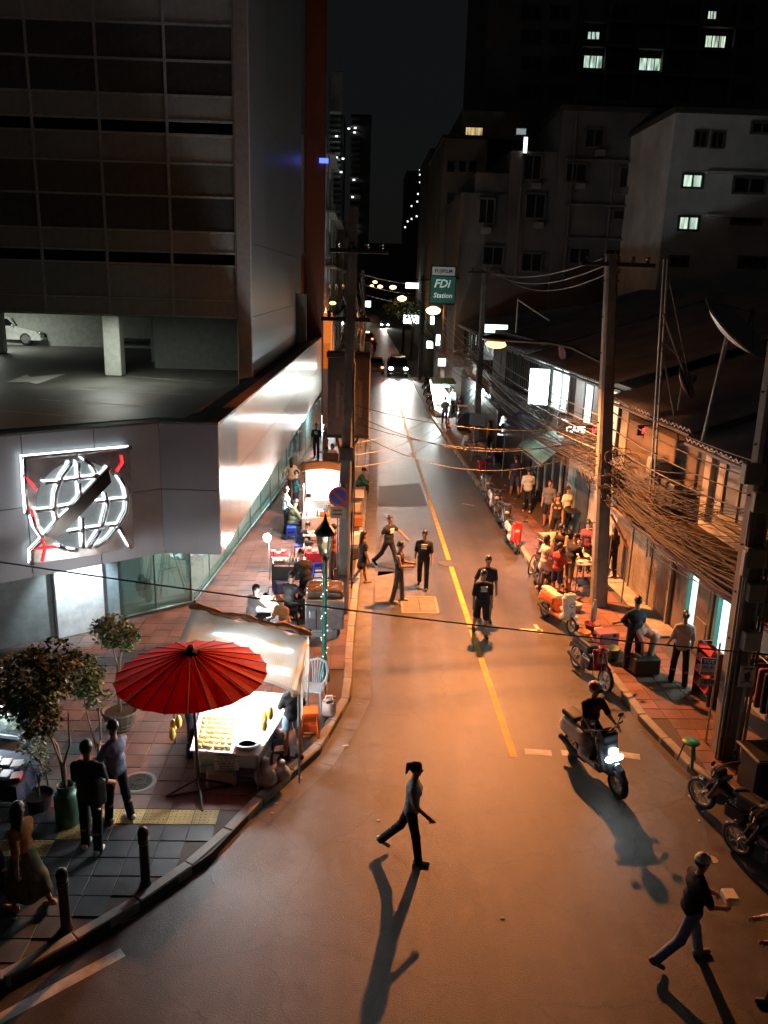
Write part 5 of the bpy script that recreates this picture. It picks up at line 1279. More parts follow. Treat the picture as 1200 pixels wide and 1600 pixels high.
# left pavement, near
person('man with a black backpack in a grey brown tee and white trainers seen from behind', at(146, 1327, PAV), -4, 1.8, '#3d3938', .85, '#0d0d10', 1.9, '#e6e2d8', hips=(4, -5), arms=((14, 6), (14, 6)), elbows=(40, 40), vox=.017)
person('man in a blue grey tee with folded arms beside the backpack wearer', at(186, 1282, PAV), 60, 1.74, '#54627a', .85, '#101014', 1.9, '#cfcbc6', hips=(8, -8), arms=((28, 8), (28, 8)), elbows=(92, 92), arm_in=(48, 48), head=(10, -18), vox=.018)
person('woman in an orange top and long olive skirt hurrying past at the left edge', at(45, 1418, PAV), 70, 1.64, '#c07f3d', .95, nopants=True, skirt=(1.5, .19), skirtc='#5f5a3a', shoes='#c89046', hair='long', hips=(12, -14), knees=(4, 14), arms=((-20, 14), (18, 8)), elbows=(14, 30), head=(-70, -4), fem=True, vox=.018, skin=SKIN)
person('figure in grey cut off by the left edge beside the goods table', at(-12, 1390, PAV), 60, 1.58, '#4a4548', 1.6, '#242026', 1.9, '#333333', 'bob', hips=(10, -10), fem=True)
person('fruit vendor in a white apron under the left rim of the red umbrella', at(300, 1178, PAV), -60, 1.66, '#2c3550', .8, '#1d2433', 1.9, '#77706a', 'capb', hips=(4, -4), arms=((30, 8), (30, 8)), elbows=(50, 50), printm='#dfe0e0')
person('girl in cut off denim shorts and a black tee at the fruit stall', at(456, 1185, PAV), 38, 1.62, '#16171b', .85, '#7f9bb5', .5, '#2a2524', 'long', HAIRB, bots='shorts', hips=(4, -6), arms=((20, 10), (-10, 16)), elbows=(50, 70), fem=True, vox=.017, printm='#e9e9e6')
person('seated diner in a white shirt with a dark strap behind the tarp stall', at(393, 990, PAV), -50, 1.66, '#b9bcc0', .8, '#22242a', 1.9, '#555555', seat=.42, hips=(84, 84), knees=(86, 86), arms=((45, 8), (55, 8)), elbows=(80, 90), head=(0, -25), lean=12)
person('seated woman with brown blond hair at the street table behind the tarp', at(445, 1000, PAV), 150, 1.62, '#9c6a3c', .7, '#26304a', 1.9, '#444444', 'bob', HAIRB, seat=.42, hips=(84, 84), knees=(86, 86), arms=((40, 8), (40, 8)), elbows=(80, 80), head=(0, -35), lean=18, fem=True)
person('broad man in a black tee seated at the street table', at(452, 972, PAV), -30, 1.74, '#101013', .9, '#1b1b20', 1.9, '#333333', seat=.42, hips=(84, 84), knees=(86, 86), arms=((40, 14), (50, 14)), elbows=(70, 80), head=(0, -10), lean=10)
person('man in black leaning over the counter beside the grey food cart', at(478, 958, PAV), 30, 1.74, '#0f0f12', 1.7, '#15151a', 1.9, '#222222', hips=(14, 14), knees=(4, 4), lean=26, arms=((40, 8), (40, 8)), elbows=(30, 30), head=(0, -20))
person('boy in a navy tee bent over his bowl on a blue stool', at(468, 868, PAV), -58, 1.5, '#23284a', .75, '#6d6258', 1.0, '#444444', seat=.4, hips=(86, 86), knees=(86, 86), lean=30, arms=((50, 6), (50, 6)), elbows=(60, 60), head=(0, -20))
person('man in an olive shirt seated on a blue stool with his back to the shopfront', at(455, 838, PAV), -62, 1.7, '#5a5a3e', .85, '#16181c', 1.9, '#7c756d', seat=.42, hips=(84, 84), knees=(70, 80), lean=14, arms=((45, 8), (45, 8)), elbows=(70, 70), head=(0, -22))
person('woman in a white blouse standing in line at the bright stall', at(447, 832, PAV), -70, 1.62, '#dfe6e6', 1.5, '#15171b', 1.9, '#222222', 'bob', hips=(4, -4), fem=True, arms=((10, 6), (10, 6)), elbows=(40, 40))
person('person in a dark teal tee waiting beside the woman in the white blouse', at(463, 806, PAV), -80, 1.68, '#1f4a4a', .85, '#202228', 1.9, '#444444', hips=(5, -5), arms=((20, 6), (20, 6)), elbows=(70, 70))
person('long haired woman in a pale grey tee, hands on hips, nearest the shop glass', at(456, 780, PAV), -10, 1.64, '#a9b2b4', .8, '#2a2d36', 1.9, '#333333', 'long', hips=(5, -5), arms=((-10, 35), (-10, 35)), elbows=(60, 60), fem=True, vox=.024)
person('man in a dark tee with a white printed front walking towards the stalls', at(494, 716, PAV), 175, 1.72, '#1d1f22', .85, '#1a2436', 1.9, '#333333', hips=(14, -14), knees=(4, 14), vox=.028, printm='#d9dcd8')
person('man in a grey shirt walking away beyond the orange cloths', at(522, 694, PAV), 5, 1.7, '#5d6b70', .8, '#16181c', 1.9, '#aaaaaa', hips=(-12, 14), vox=.028)
person('woman in white with dark straps seated behind the bright stall canopy', at(519, 735, PAV), 165, 1.6, '#cfcfcb', .7, '#22242a', 1.9, '#444444', 'bob', seat=.45, hips=(84, 84), knees=(86, 86), fem=True, vox=.028)
person('figure in a teal jacket squatting on the kerb beyond the left pole', at(559, 770, 0), -95, 1.6, '#1b6a62', 1.8, '#17181c', 1.9, '#222222', 'capb', seat=.3, hips=(95, 95), knees=(95, 95), lean=22, arms=((50, 6), (50, 6)), elbows=(40, 40), z=.02, vox=.028)
person('cook in an orange shirt behind the bright stall by the no parking sign', at(527, 838, PAV), 85, 1.66, '#c96a2a', .9, '#2a2d36', 1.9, '#333333', hips=(4, -4), arms=((25, 8), (25, 8)), elbows=(50, 50))
# right pavement
person('man in a dark striped tee and shorts walking away past the red stools', at(803, 775, PAV), 4, 1.7, '#262a44', .8, '#39415a', .95, '#553a30', bots='shorts', hips=(12, -14), knees=(4, 16), vox=.024)
person('man in a pale tee and black trousers walking away by the teal panels', at(822, 800, PAV), -6, 1.72, '#a9b5b4', .85, '#131316', 1.9, '#b9a08a', hips=(6, -8), arms=((0, 8), (20, 6)), elbows=(12, 70), vox=.024)
person('man in a grey top and black shorts standing behind the thin grey post', at(854, 822, PAV), 160, 1.7, '#5b6068', .8, '#17171a', .95, '#77665a', bots='shorts', hips=(4, -4), vox=.024)
person('woman in a black camisole standing tall behind the food table', at(866, 848, PAV), 170, 1.7, '#151316', .1, '#141417', .9, '#8a6a55', 'bun', bots='shorts', tops='tank', hips=(4, -5), fem=True, vox=.022, head=(20, -15))
person('man in a black tank top and dark shorts holding food at the table', at(870, 905, PAV), 150, 1.7, '#131315', .1, '#33333a', .95, '#5d4a40', tops='tank', bots='shorts', hips=(4, -4), arms=((30, 6), (30, 6)), elbows=(70, 70), arm_in=(20, 20), head=(0, -30), vox=.02)
person('woman in a short pale pink dress stepping up on the kerb by the bicycle', at(848, 922, PAV), -75, 1.62, '#d8b3a0', .6, nopants=True, skirt=(.5, .13), shoes='#b08a70', hair='bob', hips=(-6, 38), knees=(2, 50), arms=((20, 8), (26, 8)), elbows=(60, 60), fem=True, vox=.02)
person('man in a black tee and cargo shorts bent over the lit food tray', at(886, 925, PAV), -60, 1.72, '#111114', .9, '#6d6150', 1.0, '#54453b', 'capb', bots='shorts', lean=14, hips=(8, -2), arms=((35, 8), (40, 8)), elbows=(40, 40), head=(0, -35), vox=.02)
person('grill vendor in a maroon top half hidden behind the lamp pole', at(912, 893, PAV), 160, 1.62, '#5d2a33', .8, '#22222a', 1.9, '#333333', 'bun', fem=True, arms=((35, 8), (35, 8)), elbows=(50, 50), head=(0, -30), vox=.022)
person('figure in black with a bag standing in the shadow behind the lamp pole', at(952, 905, PAV), 20, 1.66, '#141216', .7, '#101014', 1.9, '#222222', 'long', fem=True, hips=(4, -4), vox=.022)
person('man with spiky hair in a navy tee reaching over the baskets, back to camera', at(985, 1045, PAV), 14, 1.74, '#1d2130', .9, '#232a38', 1.9, '#2a2a2a', hips=(4, -6), arms=((30, 14), (14, 8)), elbows=(30, 20), vox=.019)
person('woman in a pink top bending right down beside the navy clad man', at(1016, 1048, PAV), 75, 1.6, '#c9938c', .8, '#9c948c', 1.5, '#6a5a50', 'bob', lean=78, hips=(8, 0), knees=(12, 8), arms=((50, 6), (60, 6)), elbows=(20, 20), head=(0, -40), fem=True, vox=.02)
person('woman in a grey striped top and black trousers walking away with a shoulder strap', at(1058, 1068, PAV), -8, 1.7, '#a5a19b', .95, '#0f0f12', 1.9, '#1c1c1c', 'bun', hips=(8, -8), arms=((8, 12), (4, 12)), elbows=(30, 20), fem=True, vox=.019)
person('woman in an orange patterned dress crouched at the far low table', at(733, 690, 0), -60, 1.6, '#b5793e', .8, nopants=True, skirt=(.9, .16), shoes='#8a6a55', hair='bun', seat=.3, hips=(85, 85), knees=(90, 90), lean=30, fem=True, z=.05, vox=.03)
person('man in a white tee leaning over the low table by the kerb', at(724, 706, 0), -70, 1.66, '#c9c9c2', .8, '#2a2d36', 1.9, '#555555', 'capb', seat=.3, hips=(85, 85), knees=(85, 85), lean=24, z=.05, vox=.03)
person('person in a white shirt behind the black standing sign', at(803, 712, PAV), 175, 1.7, '#b9bcc8', .9, '#2a2d36', 1.9, '#333333', hips=(6, -6), vox=.03)
person('man in a pale tee waiting at the glaring far right stall', at(694, 664, PAV), 10, 1.72, '#9aa6a6', .85, '#3a4047', 1.9, '#333333', hips=(5, -5), vox=.03)
person('person in dark clothes beside the glaring far right stall', at(716, 664, PAV), -20, 1.68, '#3a3233', .85, '#16161a', 1.9, '#333333', hips=(5, -5), vox=.03)
person('vendor in a white coat half hidden at the far right stall', at(706, 645, PAV), 150, 1.68, '#aab4b8', 1.6, '#22242a', 1.9, '#333333', vox=.03)

# ================================================================== scooters, bicycle, cars
RUB = mat('tyre_rubber', (.018, .018, .018), .75, var=.2); RIMS = mat('alloy_rim', (.5, .5, .5), .3, .8); RIMD = mat('dark_rim', (.06, .06, .06), .4, .6); BLK = mat('black_plastic', (.02, .02, .022), .5); CHRM = mat('chrome', (.7, .7, .7), .15, 1)
RX = Matrix.Rotation(PI / 2, 3, 'Y')
def wheel_meshes(r, w, spokes=6):
    ty = MB(); ty.lathe([(r - w * .9, -w * .5), (r - w * .35, -w * .55), (r, -w * .25), (r, w * .25), (r - w * .35, w * .55), (r - w * .9, w * .5)], 22, R=RX, caps=False)
    rm = MB(); rm.lathe([(r - w * .9, -w * .4), (r - w * .9, w * .4), (r - w * 1.25, w * .4), (r - w * 1.25, -w * .4), (r - w * .9, -w * .4)], 22, R=RX, caps=False)
    rm.lathe([(.045, -w * .6), (.045, w * .6)], 10, R=RX)
    for i in range(spokes):
        a = 2 * PI * i / spokes; d = Vector((0, math.cos(a), math.sin(a))); rm.tube([d * .03, d * (r - w * 1.2)], .011, 5)
    return ty.mesh('tyre', RUB, True), rm.mesh('rim', RIMS)
WH_S = wheel_meshes(.235, .09); WH_M = wheel_meshes(.285, .07, 8)
def scoot_mesh(kind):
    d = {}
    if kind == 'scooter':
        d['body'] = blend_part('body', [('b', (0, -.42, .62), (.12, .26, .07), .07), ('b', (0, -.62, .55), (.1, .16, .05), .06), ('b', (0, -.02, .31), (.12, .24, .02), .035), ('c', (0, -.22, .36), (0, -.3, .55), .13, .12)], BLK, vox=.022, k=.06, mesh_only=True)
        d['leg_shield'] = blend_part('leg_shield', [('b', (0, .33, .62), (.15, .02, .24), .03, rot3(rad(20))), ('b', (0, .41, .58), (.08, .05, .22), .04, rot3(rad(18))), ('b', (0, .27, .36), (.13, .05, .05), .03), ('b', (0, .30, .9), (.1, .06, .06), .045)], BLK, vox=.02, k=.05, mesh_only=True)
        d['seat'] = blend_part('seat', [('b', (0, -.3, .75), (.085, .18, .012), .045), ('b', (0, -.62, .79), (.08, .16, .012), .045)], BLK, vox=.02, k=.05, mesh_only=True)
        d['fender'] = blend_part('fender', [('c', (0, .42, .5), (0, .72, .5), .05, .04), ('c', (0, .6, .53), (0, .82, .38), .055, .035)], BLK, vox=.016, k=.04, mesh_only=True)
        wb = (.62, -.6); r = .235; fk = ((0, .4, .85), .3)
    else:
        d['body'] = blend_part('body', [('b', (0, -.45, .66), (.07, .32, .05), .05), ('c', (0, .22, .68), (0, -.25, .5), .09, .08), ('b', (0, -.1, .38), (.09, .16, .09), .04), ('c', (0, -.6, .66), (0, -.85, .74), .07, .04)], BLK, vox=.02, k=.05, mesh_only=True)
        d['leg_shield'] = blend_part('leg_shield', [('b', (0, .3, .62), (.16, .012, .22), .02, rot3(rad(24))), ('b', (0, .34, .88), (.08, .05, .05), .04)], BLK, vox=.018, k=.05, mesh_only=True)
        d['seat'] = blend_part('seat', [('b', (0, -.35, .76), (.08, .3, .01), .04), ('b', (0, -.68, .79), (.07, .1, .01), .04)], BLK, vox=.02, k=.05, mesh_only=True)
        d['fender'] = blend_part('fender', [('c', (0, .45, .56), (0, .7, .58), .045, .035), ('c', (0, .6, .58), (0, .86, .45), .045, .03)], BLK, vox=.016, k=.03, mesh_only=True)
        wb = (.64, -.62); r = .285; fk = ((0, .36, .86), .3)
    b = MB()
    for x in (-.07, .07): b.tube([(x * .6, fk[0][1], fk[0][2]), (x, wb[0] - .12, .5), (x, wb[0], r)], .018, 6)
    d['fork'] = b.mesh('fork', CHRM)
    b = MB(); b.tube([(-.33, .2, 1.02), (-.2, .27, 1.03), (0, .32, 1.0), (.2, .27, 1.03), (.33, .2, 1.02)], .016, 6); b.cyl((-.35, .19, 1.02), (-.24, .24, 1.03), .022, n=7); b.cyl((.35, .19, 1.02), (.24, .24, 1.03), .022, n=7)
    d['handlebar'] = b.mesh('handlebar', BLK)
    for s_, nm in ((-1, 'mirror_l'), (1, 'mirror_r')):
        b = MB(); b.tube([(s_ * .2, .26, 1.03), (s_ * .24, .28, 1.16)], .008, 5); b.ell((s_ * .26, .27, 1.2), (.06, .015, .04), 10); d[nm] = b.mesh('mirror', BLK)
    d['headlight'] = MB().ell((0, .47 if kind == 'scooter' else .42, .72 if kind == 'scooter' else .9), (.09, .04, .06), 12).mesh('headlight', BLK, True)
    d['taillight'] = MB().ell((0, -.8, .66 if kind == 'scooter' else .72), (.07, .03, .035), 10).mesh('taillight', BLK, True)
    d['plate'] = MB().box((0, -.88, .5), (.2, .012, .15), Matrix.Rotation(-.3, 3, 'X')).mesh('number_plate', BLK)
    d['exhaust'] = MB().tube([(.1, -.1, .22), (.14, -.45, .26), (.15, -.78, .34)], [.03, .05, .045], 9).mesh('exhaust', BLK)
    d['stand'] = MB().tube([(-.1, -.1, .26), (-.2, -.14, .01)], .012, 5).mesh('kickstand', BLK)
    d['_'] = (wb, r)
    return d
SM = {k: scoot_mesh(k) for k in ('scooter', 'motorbike')}
HL0 = mat('headlight_off', (.5, .5, .5), .15, .3); TL0 = flat('#8a1410', .25)
def scooter(label, rear, front, kind='scooter', body='#dddddd', shield=None, seatc='#121212', hl=None, tl=None, lean=8, sc=1.0, z=0.0, rim=None, name=None, mirrors=True, stand=True, body_rough=.25):
    r, f = Vector(rear), Vector(front); d = f - r; yaw = math.atan2(-d.x, d.y); c = (r + f) / 2
    t = thing(name or kind, label, 'motorbike' if kind == 'motorbike' else 'scooter', (c.x, c.y, z), yaw, scale=sc)
    t.rotation_euler = (0, rad(-lean), yaw)
    D = SM[kind]; wb, rr = D['_']; W_ = WH_S if kind == 'scooter' else WH_M
    bm, sm = flat(body, body_rough, coat=.4), flat(shield or body, body_rough, coat=.4)
    for k, m in (('body', bm), ('leg_shield', sm), ('seat', flat(seatc, .6)), ('fender', sm), ('fork', CHRM), ('handlebar', BLK), ('headlight', hl or HL0), ('taillight', tl or TL0), ('plate', flat('#c9c7bd')), ('exhaust', RIMD)) + ((('mirror_l', BLK), ('mirror_r', BLK)) if mirrors else ()) + ((('stand', CHRM),) if stand else ()):
        setmat(put(D[k].name.split('.')[0], D[k], t), m)
    for y in wb:
        w = put('wheel', W_[0], t, (0, y, rr)); q = put('rim', W_[1], w); setmat(q, rim or RIMS)
    return t
def gz(u, v): return G(u, v)
scooter('white and dark grey scooter parked nose out at the kerb nearest the red stools', gz(764, 790), gz(775, 812), body='#c9cdd2', shield='#23262b', lean=6)
scooter('white scooter with blue flank and red front panel parked at the right kerb', gz(790, 842), gz(808, 870), body='#d9d9dd', shield='#b3261e', lean=6)
scooter('cream scooter with an orange side panel parked beside the lamp pole', gz(852, 965), gz(890, 990), body='#c9682f', shield='#d8d0c0', seatc='#c9c0ae', lean=6)
scooter('red motorbike with pale spoked wheels parked at the right kerb', gz(902, 1046), gz(938, 1078), 'motorbike', body='#17171a', shield='#8c1420', rim=flat('#cfcfcf', .4, metal=.4), lean=6)
scooter('black motorbike with silver fairing parked under the cluttered pole beside the dustbin', gz(1172, 1312), gz(1116, 1275), 'motorbike', body='#131316', shield='#3a3a3e', lean=5)
scooter('second black motorbike cut by the right edge, chrome exhaust showing', gz(1238, 1392), gz(1178, 1352), 'motorbike', body='#18181b', shield='#101012', lean=5)
for k, (u, v, lb) in enumerate(((664, 608, 'farthest of the dark scooters in the far row at the right kerb'), (667, 618, 'dark scooter second farthest in the row at the right kerb'), (671, 630, 'dark scooter second nearest in the far kerbside row'), (676, 642, 'nearest dark scooter of the far kerbside row'))):
    p = G(u, v); scooter(lb, p + Vector((.5, .6, 0)), p + Vector((-.25, -.6, 0)), ('scooter', 'motorbike')[k % 2], body='#1a1c20', shield='#22252c')
# the ridden scooter
HLW = glow('headlamp_white', (.9, .97, 1), 14)
ra, rb = gz(903, 1188), gz(955, 1236)
rs = scooter('white maxi scooter with a blazing headlight ridden towards the camera', ra, rb, body='#cfd2d4', shield='#30383c', seatc='#1c1c1e', lean=-4, sc=1.12, hl=HLW, mirrors=True, stand=False)
for x in (-.07, .07): MB().ell((x, .5, .62), (.1, .05, .05), 8).build('headlight', HLW, rs, True)
dv = (rb - ra).normalized(); yw = math.degrees(math.atan2(-dv.x, dv.y)); cc = (ra + rb) / 2
lamp('SPOT', (rb.x + dv.x * .12, rb.y + dv.y * .12, 0.85), 2, (.88, .95, 1), .05, aim=(dv.x, dv.y, -.35), angle=80, name='scooter_headlight')
person('scooter rider in a dark vest and red and white helmet heading towards the camera', (cc.x - dv.x * .28, cc.y - dv.y * .28), yw, 1.7, '#1d1a1b', .85, '#22252e', 1.9, '#2a2a2c', 'helmet', seat=.86, hips=(68, 68), knees=(78, 78), arms=((42, 12), (42, 12)), elbows=(28, 28), lean=4, z=0, vox=.019, printm='#8a3a2c')
# far moving motorbike
p = G(585, 552); scooter('far motorbike riding away, red tail light glowing', p + Vector((0, -.7, 0)), p + Vector((0, .7, 0)), 'motorbike', body='#16161a', tl=glow('tail_red', (1, .05, .03), 9), lean=0, stand=False)
person('rider on the far motorbike seen from behind', (p.x, p.y - .2), 0, 1.7, '#1a1a1c', 1.9, '#15151a', 1.9, '#222222', 'helmet', seat=.8, hips=(70, 70), knees=(80, 80), arms=((50, 14), (50, 14)), elbows=(20, 20), z=0, vox=.034)
# bicycle
a, b_ = gz(818, 905), gz(846, 880); d = b_ - a; t = thing('bicycle', 'pale framed bicycle leaning at the kerb behind the pink dressed woman', 'bicycle', ((a + b_) / 2 + Vector((.1, .1, 0))), math.atan2(-d.x, d.y))
t.rotation_euler[1] = rad(6)
wt, wr = MB(), MB(); wt.lathe([(.3, -.016), (.33, -.016), (.335, 0), (.33, .016), (.3, .016)], 24, R=RX, caps=False); wr.lathe([(.3, -.012), (.3, .012), (.285, .012), (.285, -.012), (.3, -.012)], 24, R=RX, caps=False)
for i in range(14): q = 2 * PI * i / 14; wr.tube([(0, 0, 0), (0, .29 * math.cos(q), .29 * math.sin(q))], .003, 3)
wtm, wrm = wt.mesh('tyre', RUB, True), wr.mesh('rim', RIMS)
for y in (-.5, .5): w = put('wheel', wtm, t, (0, y, .335)); put('rim', wrm, w)
f = MB()
for q in ([(0, -.5, .335), (0, -.12, .33), (0, -.2, .8)], [(0, -.12, .33), (0, .36, .78), (0, -.19, .74), (0, -.5, .335)], [(0, .5, .335), (0, .36, .78), (0, .33, .92)]): f.tube(q, .018, 6)
f.build('frame', flat('#b58a78', .4), t); MB().tube([(-.27, .2, .95), (-.1, .32, .93), (.1, .32, .93), (.27, .2, .95)], .012, 6).build('handlebar', CHRM, t); MB().box((0, -.22, .83), (.13, .26, .05), ch=.02).build('saddle', BLK, t); MB().lathe([(.08, -.01), (.08, .01)], 14, (0, -.12, .33), RX).build('crank', RIMD, t)
MB().box((0, .5, .78), (.3, .26, .2), ch=.02).build('basket', BLK, t)

def car(label, pos, yaw, kind, col, lights=None, tails=None, extra=None, name='car'):
    L, Wd, Ht = dict(sedan=(4.5, 1.75, 1.45), suv=(4.7, 1.85, 1.75), hatch=(4.4, 1.75, 1.5))[kind]
    t = thing(name, label, 'car', pos, yaw)
    h = L / 2; bl = .62 * Ht
    prof = {'sedan': [(-h, .35), (-h + .03, bl * .85), (-h + .35, bl), (-h + .9, bl + .02), (-h + 1.55, Ht - .05), (-.1, Ht), (.55, Ht - .07), (h - 1.35, bl + .04), (h - .3, bl * .82), (h - .02, bl * .6), (h, .35)],
            'suv': [(-h, .4), (-h + .02, bl), (-h + .25, Ht - .1), (-h + .6, Ht), (.3, Ht), (.75, Ht - .1), (h - 1.25, bl + .08), (h - .2, bl * .95), (h - .02, bl * .7), (h, .4)]}['suv' if kind == 'suv' else 'sedan']
    b = MB(); n = len(prof); vs = []
    secs = ((-1, .06, .93), (-.94, 0, 1), (-.72, 0, 1), (.72, 0, 1), (.94, 0, 1), (1, .06, .93))
    for sx_, ins_, k in secs:
        for y, z in prof:
            tum = .13 if z > bl + .06 else 0
            zz = z
            if abs(sx_) < .8 and z > bl + .06: zz = z + .015
            vs.append((sx_ * (Wd / 2) * (1 - tum * (z - bl) / (Ht - bl) * 1.3), y * (1 - ins_ * .35), max(.22, zz * k if z < .5 else zz - ins_ * .1)))
    fs = []
    for s_ in range(len(secs) - 1):
        for i in range(n):
            j = (i + 1) % n; fs.append((s_ * n + i, s_ * n + j, (s_ + 1) * n + j, (s_ + 1) * n + i))
    fs += [tuple(range(n)), tuple((len(secs) - 1) * n + i for i in range(n))[::-1]]
    b.add(vs, [f[::-1] for f in fs]); o = b.build('body', flat(col, .2, coat=.6), t, True)
    md = o.modifiers.new('round', 'BEVEL'); md.width = .03; md.segments = 2; md.limit_method = 'ANGLE'
    gl = mat('car_glass', (.012, .013, .015), .08)
    def pan(nm, pts, m): MB().slab([Vector(p) for p in pts], (Vector(pts[1]) - Vector(pts[0])).cross(Vector(pts[2]) - Vector(pts[0])).normalized() * .015).build(nm, m, t)
    ti = lambda z: (Wd / 2) * (1 - .17 * (z - bl) / (Ht - bl)) + .012
    if kind == 'suv': ws, rwq, zt = ((h - 1.3, bl + .1), (.8, Ht - .12)), ((-h + .0, bl + .1), (-h + .2, Ht - .16)), Ht - .14
    else: ws, rwq, zt = ((h - 1.4, bl + .06), (.6, Ht - .1)), ((-h + .98, bl + .06), (-h + 1.5, Ht - .1)), Ht - .12
    for nm, q, sg in (('windscreen', ws, .02), ('rear_window', rwq, -.02)):
        (y0, z0), (y1, z1) = q; w0, w1 = Wd / 2 * .84, Wd / 2 * .72
        pts = [(-w0, y0 + sg, z0 + .02), (w0, y0 + sg, z0 + .02), (w1, y1 + sg, z1 + .03), (-w1, y1 + sg, z1 + .03)]
        pan(nm, pts if sg > 0 else pts[::-1], gl)
    for s_ in (-1, 1):
        for y0, y1, c0, c1 in ((.0, .9 if kind != 'suv' else 1.0, 0, .45), (-1.05, -.06, .3, 0)):
            pts = [(s_ * ti(bl + .08), y0, bl + .08), (s_ * ti(bl + .08), y1, bl + .08), (s_ * ti(zt), y1 - c1, zt), (s_ * ti(zt), y0 + c0, zt)]
            pan('side_window', pts if s_ < 0 else pts[::-1], gl)
        MB().box((s_ * (Wd / 2 + .08), .8, bl + .12), (.16, .1, .12), ch=.03).build('wing_mirror', flat(col, .2, coat=.6), t)
        MB().ell((s_ * Wd * .37, h - .1, bl * .74), (.2, .1, .09) if kind != 'suv' else (.22, .12, .15), 12).build('headlight', lights or HL0, t, True); MB().box((s_ * Wd * .4, -h + .04, bl * .78), (.24, .1, .16), ch=.03).build('taillight', tails or TL0, t)
        for y in (h - .85, -h + .85):
            w = MB().lathe([(.2, -.1), (.31, -.1), (.33, -.06), (.33, .06), (.31, .1), (.2, .1)], 22, R=RX).build('wheel', RUB, t, True, loc=(s_ * (Wd / 2 - .1), y, .33))
            q = MB().lathe([(.02, 0), (.2, 0), (.21, .015)], 18, R=RX)
            for i in range(5): a_ = i * 2 * PI / 5; q.box((.015, .11 * math.cos(a_), .11 * math.sin(a_)), (.02, .16, .035), Matrix.Rotation(a_, 3, 'X'))
            q.build('rim', RIMS, w, loc=(s_ * .1, 0, 0))
    MB().box((0, h - .0, bl * .52), (Wd * .55, .06, .16), ch=.02).build('grille', BLK, t); MB().box((0, h + .02, .42), (.5, .03, .13)).build('number_plate', flat('#d9d9d2'), t); MB().box((0, -h - .01, .6), (.5, .03, .13)).build('number_plate', flat('#d9d9d2'), t)
    MB().box((0, h - .03, .36), (Wd * .96, .16, .16), ch=.05).build('front_bumper', flat(col, .3), t); MB().box((0, -h + .03, .38), (Wd * .96, .16, .2), ch=.05).build('rear_bumper', flat(col, .3), t)
    if extra: MB().box((0, .1, Ht + .09), (.55, .2, .14), ch=.04).build('taxi_sign', extra, t)
    return t
CHL = glow('car_headlamp', (1, .97, .88), 60); CTL = glow('car_tail', (1, .12, .05), 6)
p = G(622, 590); car('dark off road car with dazzling headlights coming down the far road', (p.x, p.y + 2.3, 0), PI, 'suv', '#2b3030', CHL)
for dx in (-.65, .65): lamp('SPOT', (p.x + dx, p.y - .12, .85), 1500, (1, .96, .88), .09, aim=(0, -1, -.12), angle=30, blend=.8, name='car_headlight')
p = G(589, 586); car('silver car driving away beyond the cabinets, tail lights on', (p.x - .2, p.y + 2.2, 0), 0, 'hatch', '#8d8f90', None, CTL)
p = G(574, 537); car('orange taxi driving away far up the street', (p.x, p.y + 2.2, 0), 0, 'sedan', '#c9481c', None, CTL, glow('taxi_lit', (1, .6, .2), 3))
p = G(601, 512); car('far oncoming car reduced to white headlights at the end of the road', (p.x, p.y, 0), PI, 'sedan', '#55585a', CHL)
lamp('SPOT', (p.x, p.y - 2.5, .8), 500, (1, .97, .9), .2, aim=(0, -1, -.05), angle=60, blend=.8, name='car_headlight')
p = G(72, 541, 4.9); car('white saloon parked up on the deck behind the first column', (p.x - 2.3, p.y + 1.0, 4.9), -PI / 2 - .12, 'sedan', '#d9dcd8')

# ================================================================== red umbrella fruit stall
def umbrella_mat():
    m = bpy.data.materials.new('red_oiled_cloth'); m.use_nodes = True; nt = m.node_tree; nt.nodes.clear()
    o = nt.nodes.new('ShaderNodeOutputMaterial'); d = nt.nodes.new('ShaderNodeBsdfPrincipled'); tr = nt.nodes.new('ShaderNodeBsdfTranslucent'); mx = nt.nodes.new('ShaderNodeMixShader')
    tc = nt.nodes.new('ShaderNodeTexCoord'); nz = nt.nodes.new('ShaderNodeTexNoise'); nz.inputs['Scale'].default_value = 4; nz.inputs['Detail'].default_value = 6; nt.links.new(tc.outputs['Object'], nz.inputs['Vector'])
    cr = nt.nodes.new('ShaderNodeValToRGB'); cr.color_ramp.elements[0].position = .3; cr.color_ramp.elements[0].color = (.42, .018, .016, 1); cr.color_ramp.elements[1].position = .72; cr.color_ramp.elements[1].color = (.68, .035, .028, 1)
    nt.links.new(nz.outputs[0], cr.inputs[0]); nt.links.new(cr.outputs[0], d.inputs['Base Color']); d.inputs['Roughness'].default_value = .5
    tr.inputs[0].default_value = (.75, .03, .02, 1); mx.inputs[0].default_value = .4
    nt.links.new(d.outputs[0], mx.inputs[1]); nt.links.new(tr.outputs[0], mx.inputs[2]); nt.links.new(mx.outputs[0], o.inputs[0])
    return m
UB = G(312, 1238, PAV); uz = ZAT(1014, UB.x, UB.y)
um = thing('red_umbrella', 'big round red bamboo umbrella shading the fruit stall at the corner', 'umbrella', (UB.x, UB.y, 0)); um.rotation_euler = (rad(2), rad(-1), 0)
NR = 22; RU = 1.22; drop = .4
UC = umbrella_mat(); b = MB(); vs = []
for i in range(NR * 2):
    a = PI * i / NR; edge = i % 2
    for q in (.05, .35, .7, 1.0):
        sag_ = (.012 * q * q if edge else 0)
        rr_ = RU * q * (1 - (.02 * q if edge else 0)); vs.append((rr_ * math.cos(a), rr_ * math.sin(a), uz - drop * q ** 1.12 - sag_ + .01 * math.sin(i * 2.3) * q))
fs = []
for i in range(NR * 2):
    j = (i + 1) % (NR * 2)
    for q in range(3): fs.append((i * 4 + q, i * 4 + q + 1, j * 4 + q + 1, j * 4 + q))
b.add(vs, fs); cn = b.build('canopy', UC, um)
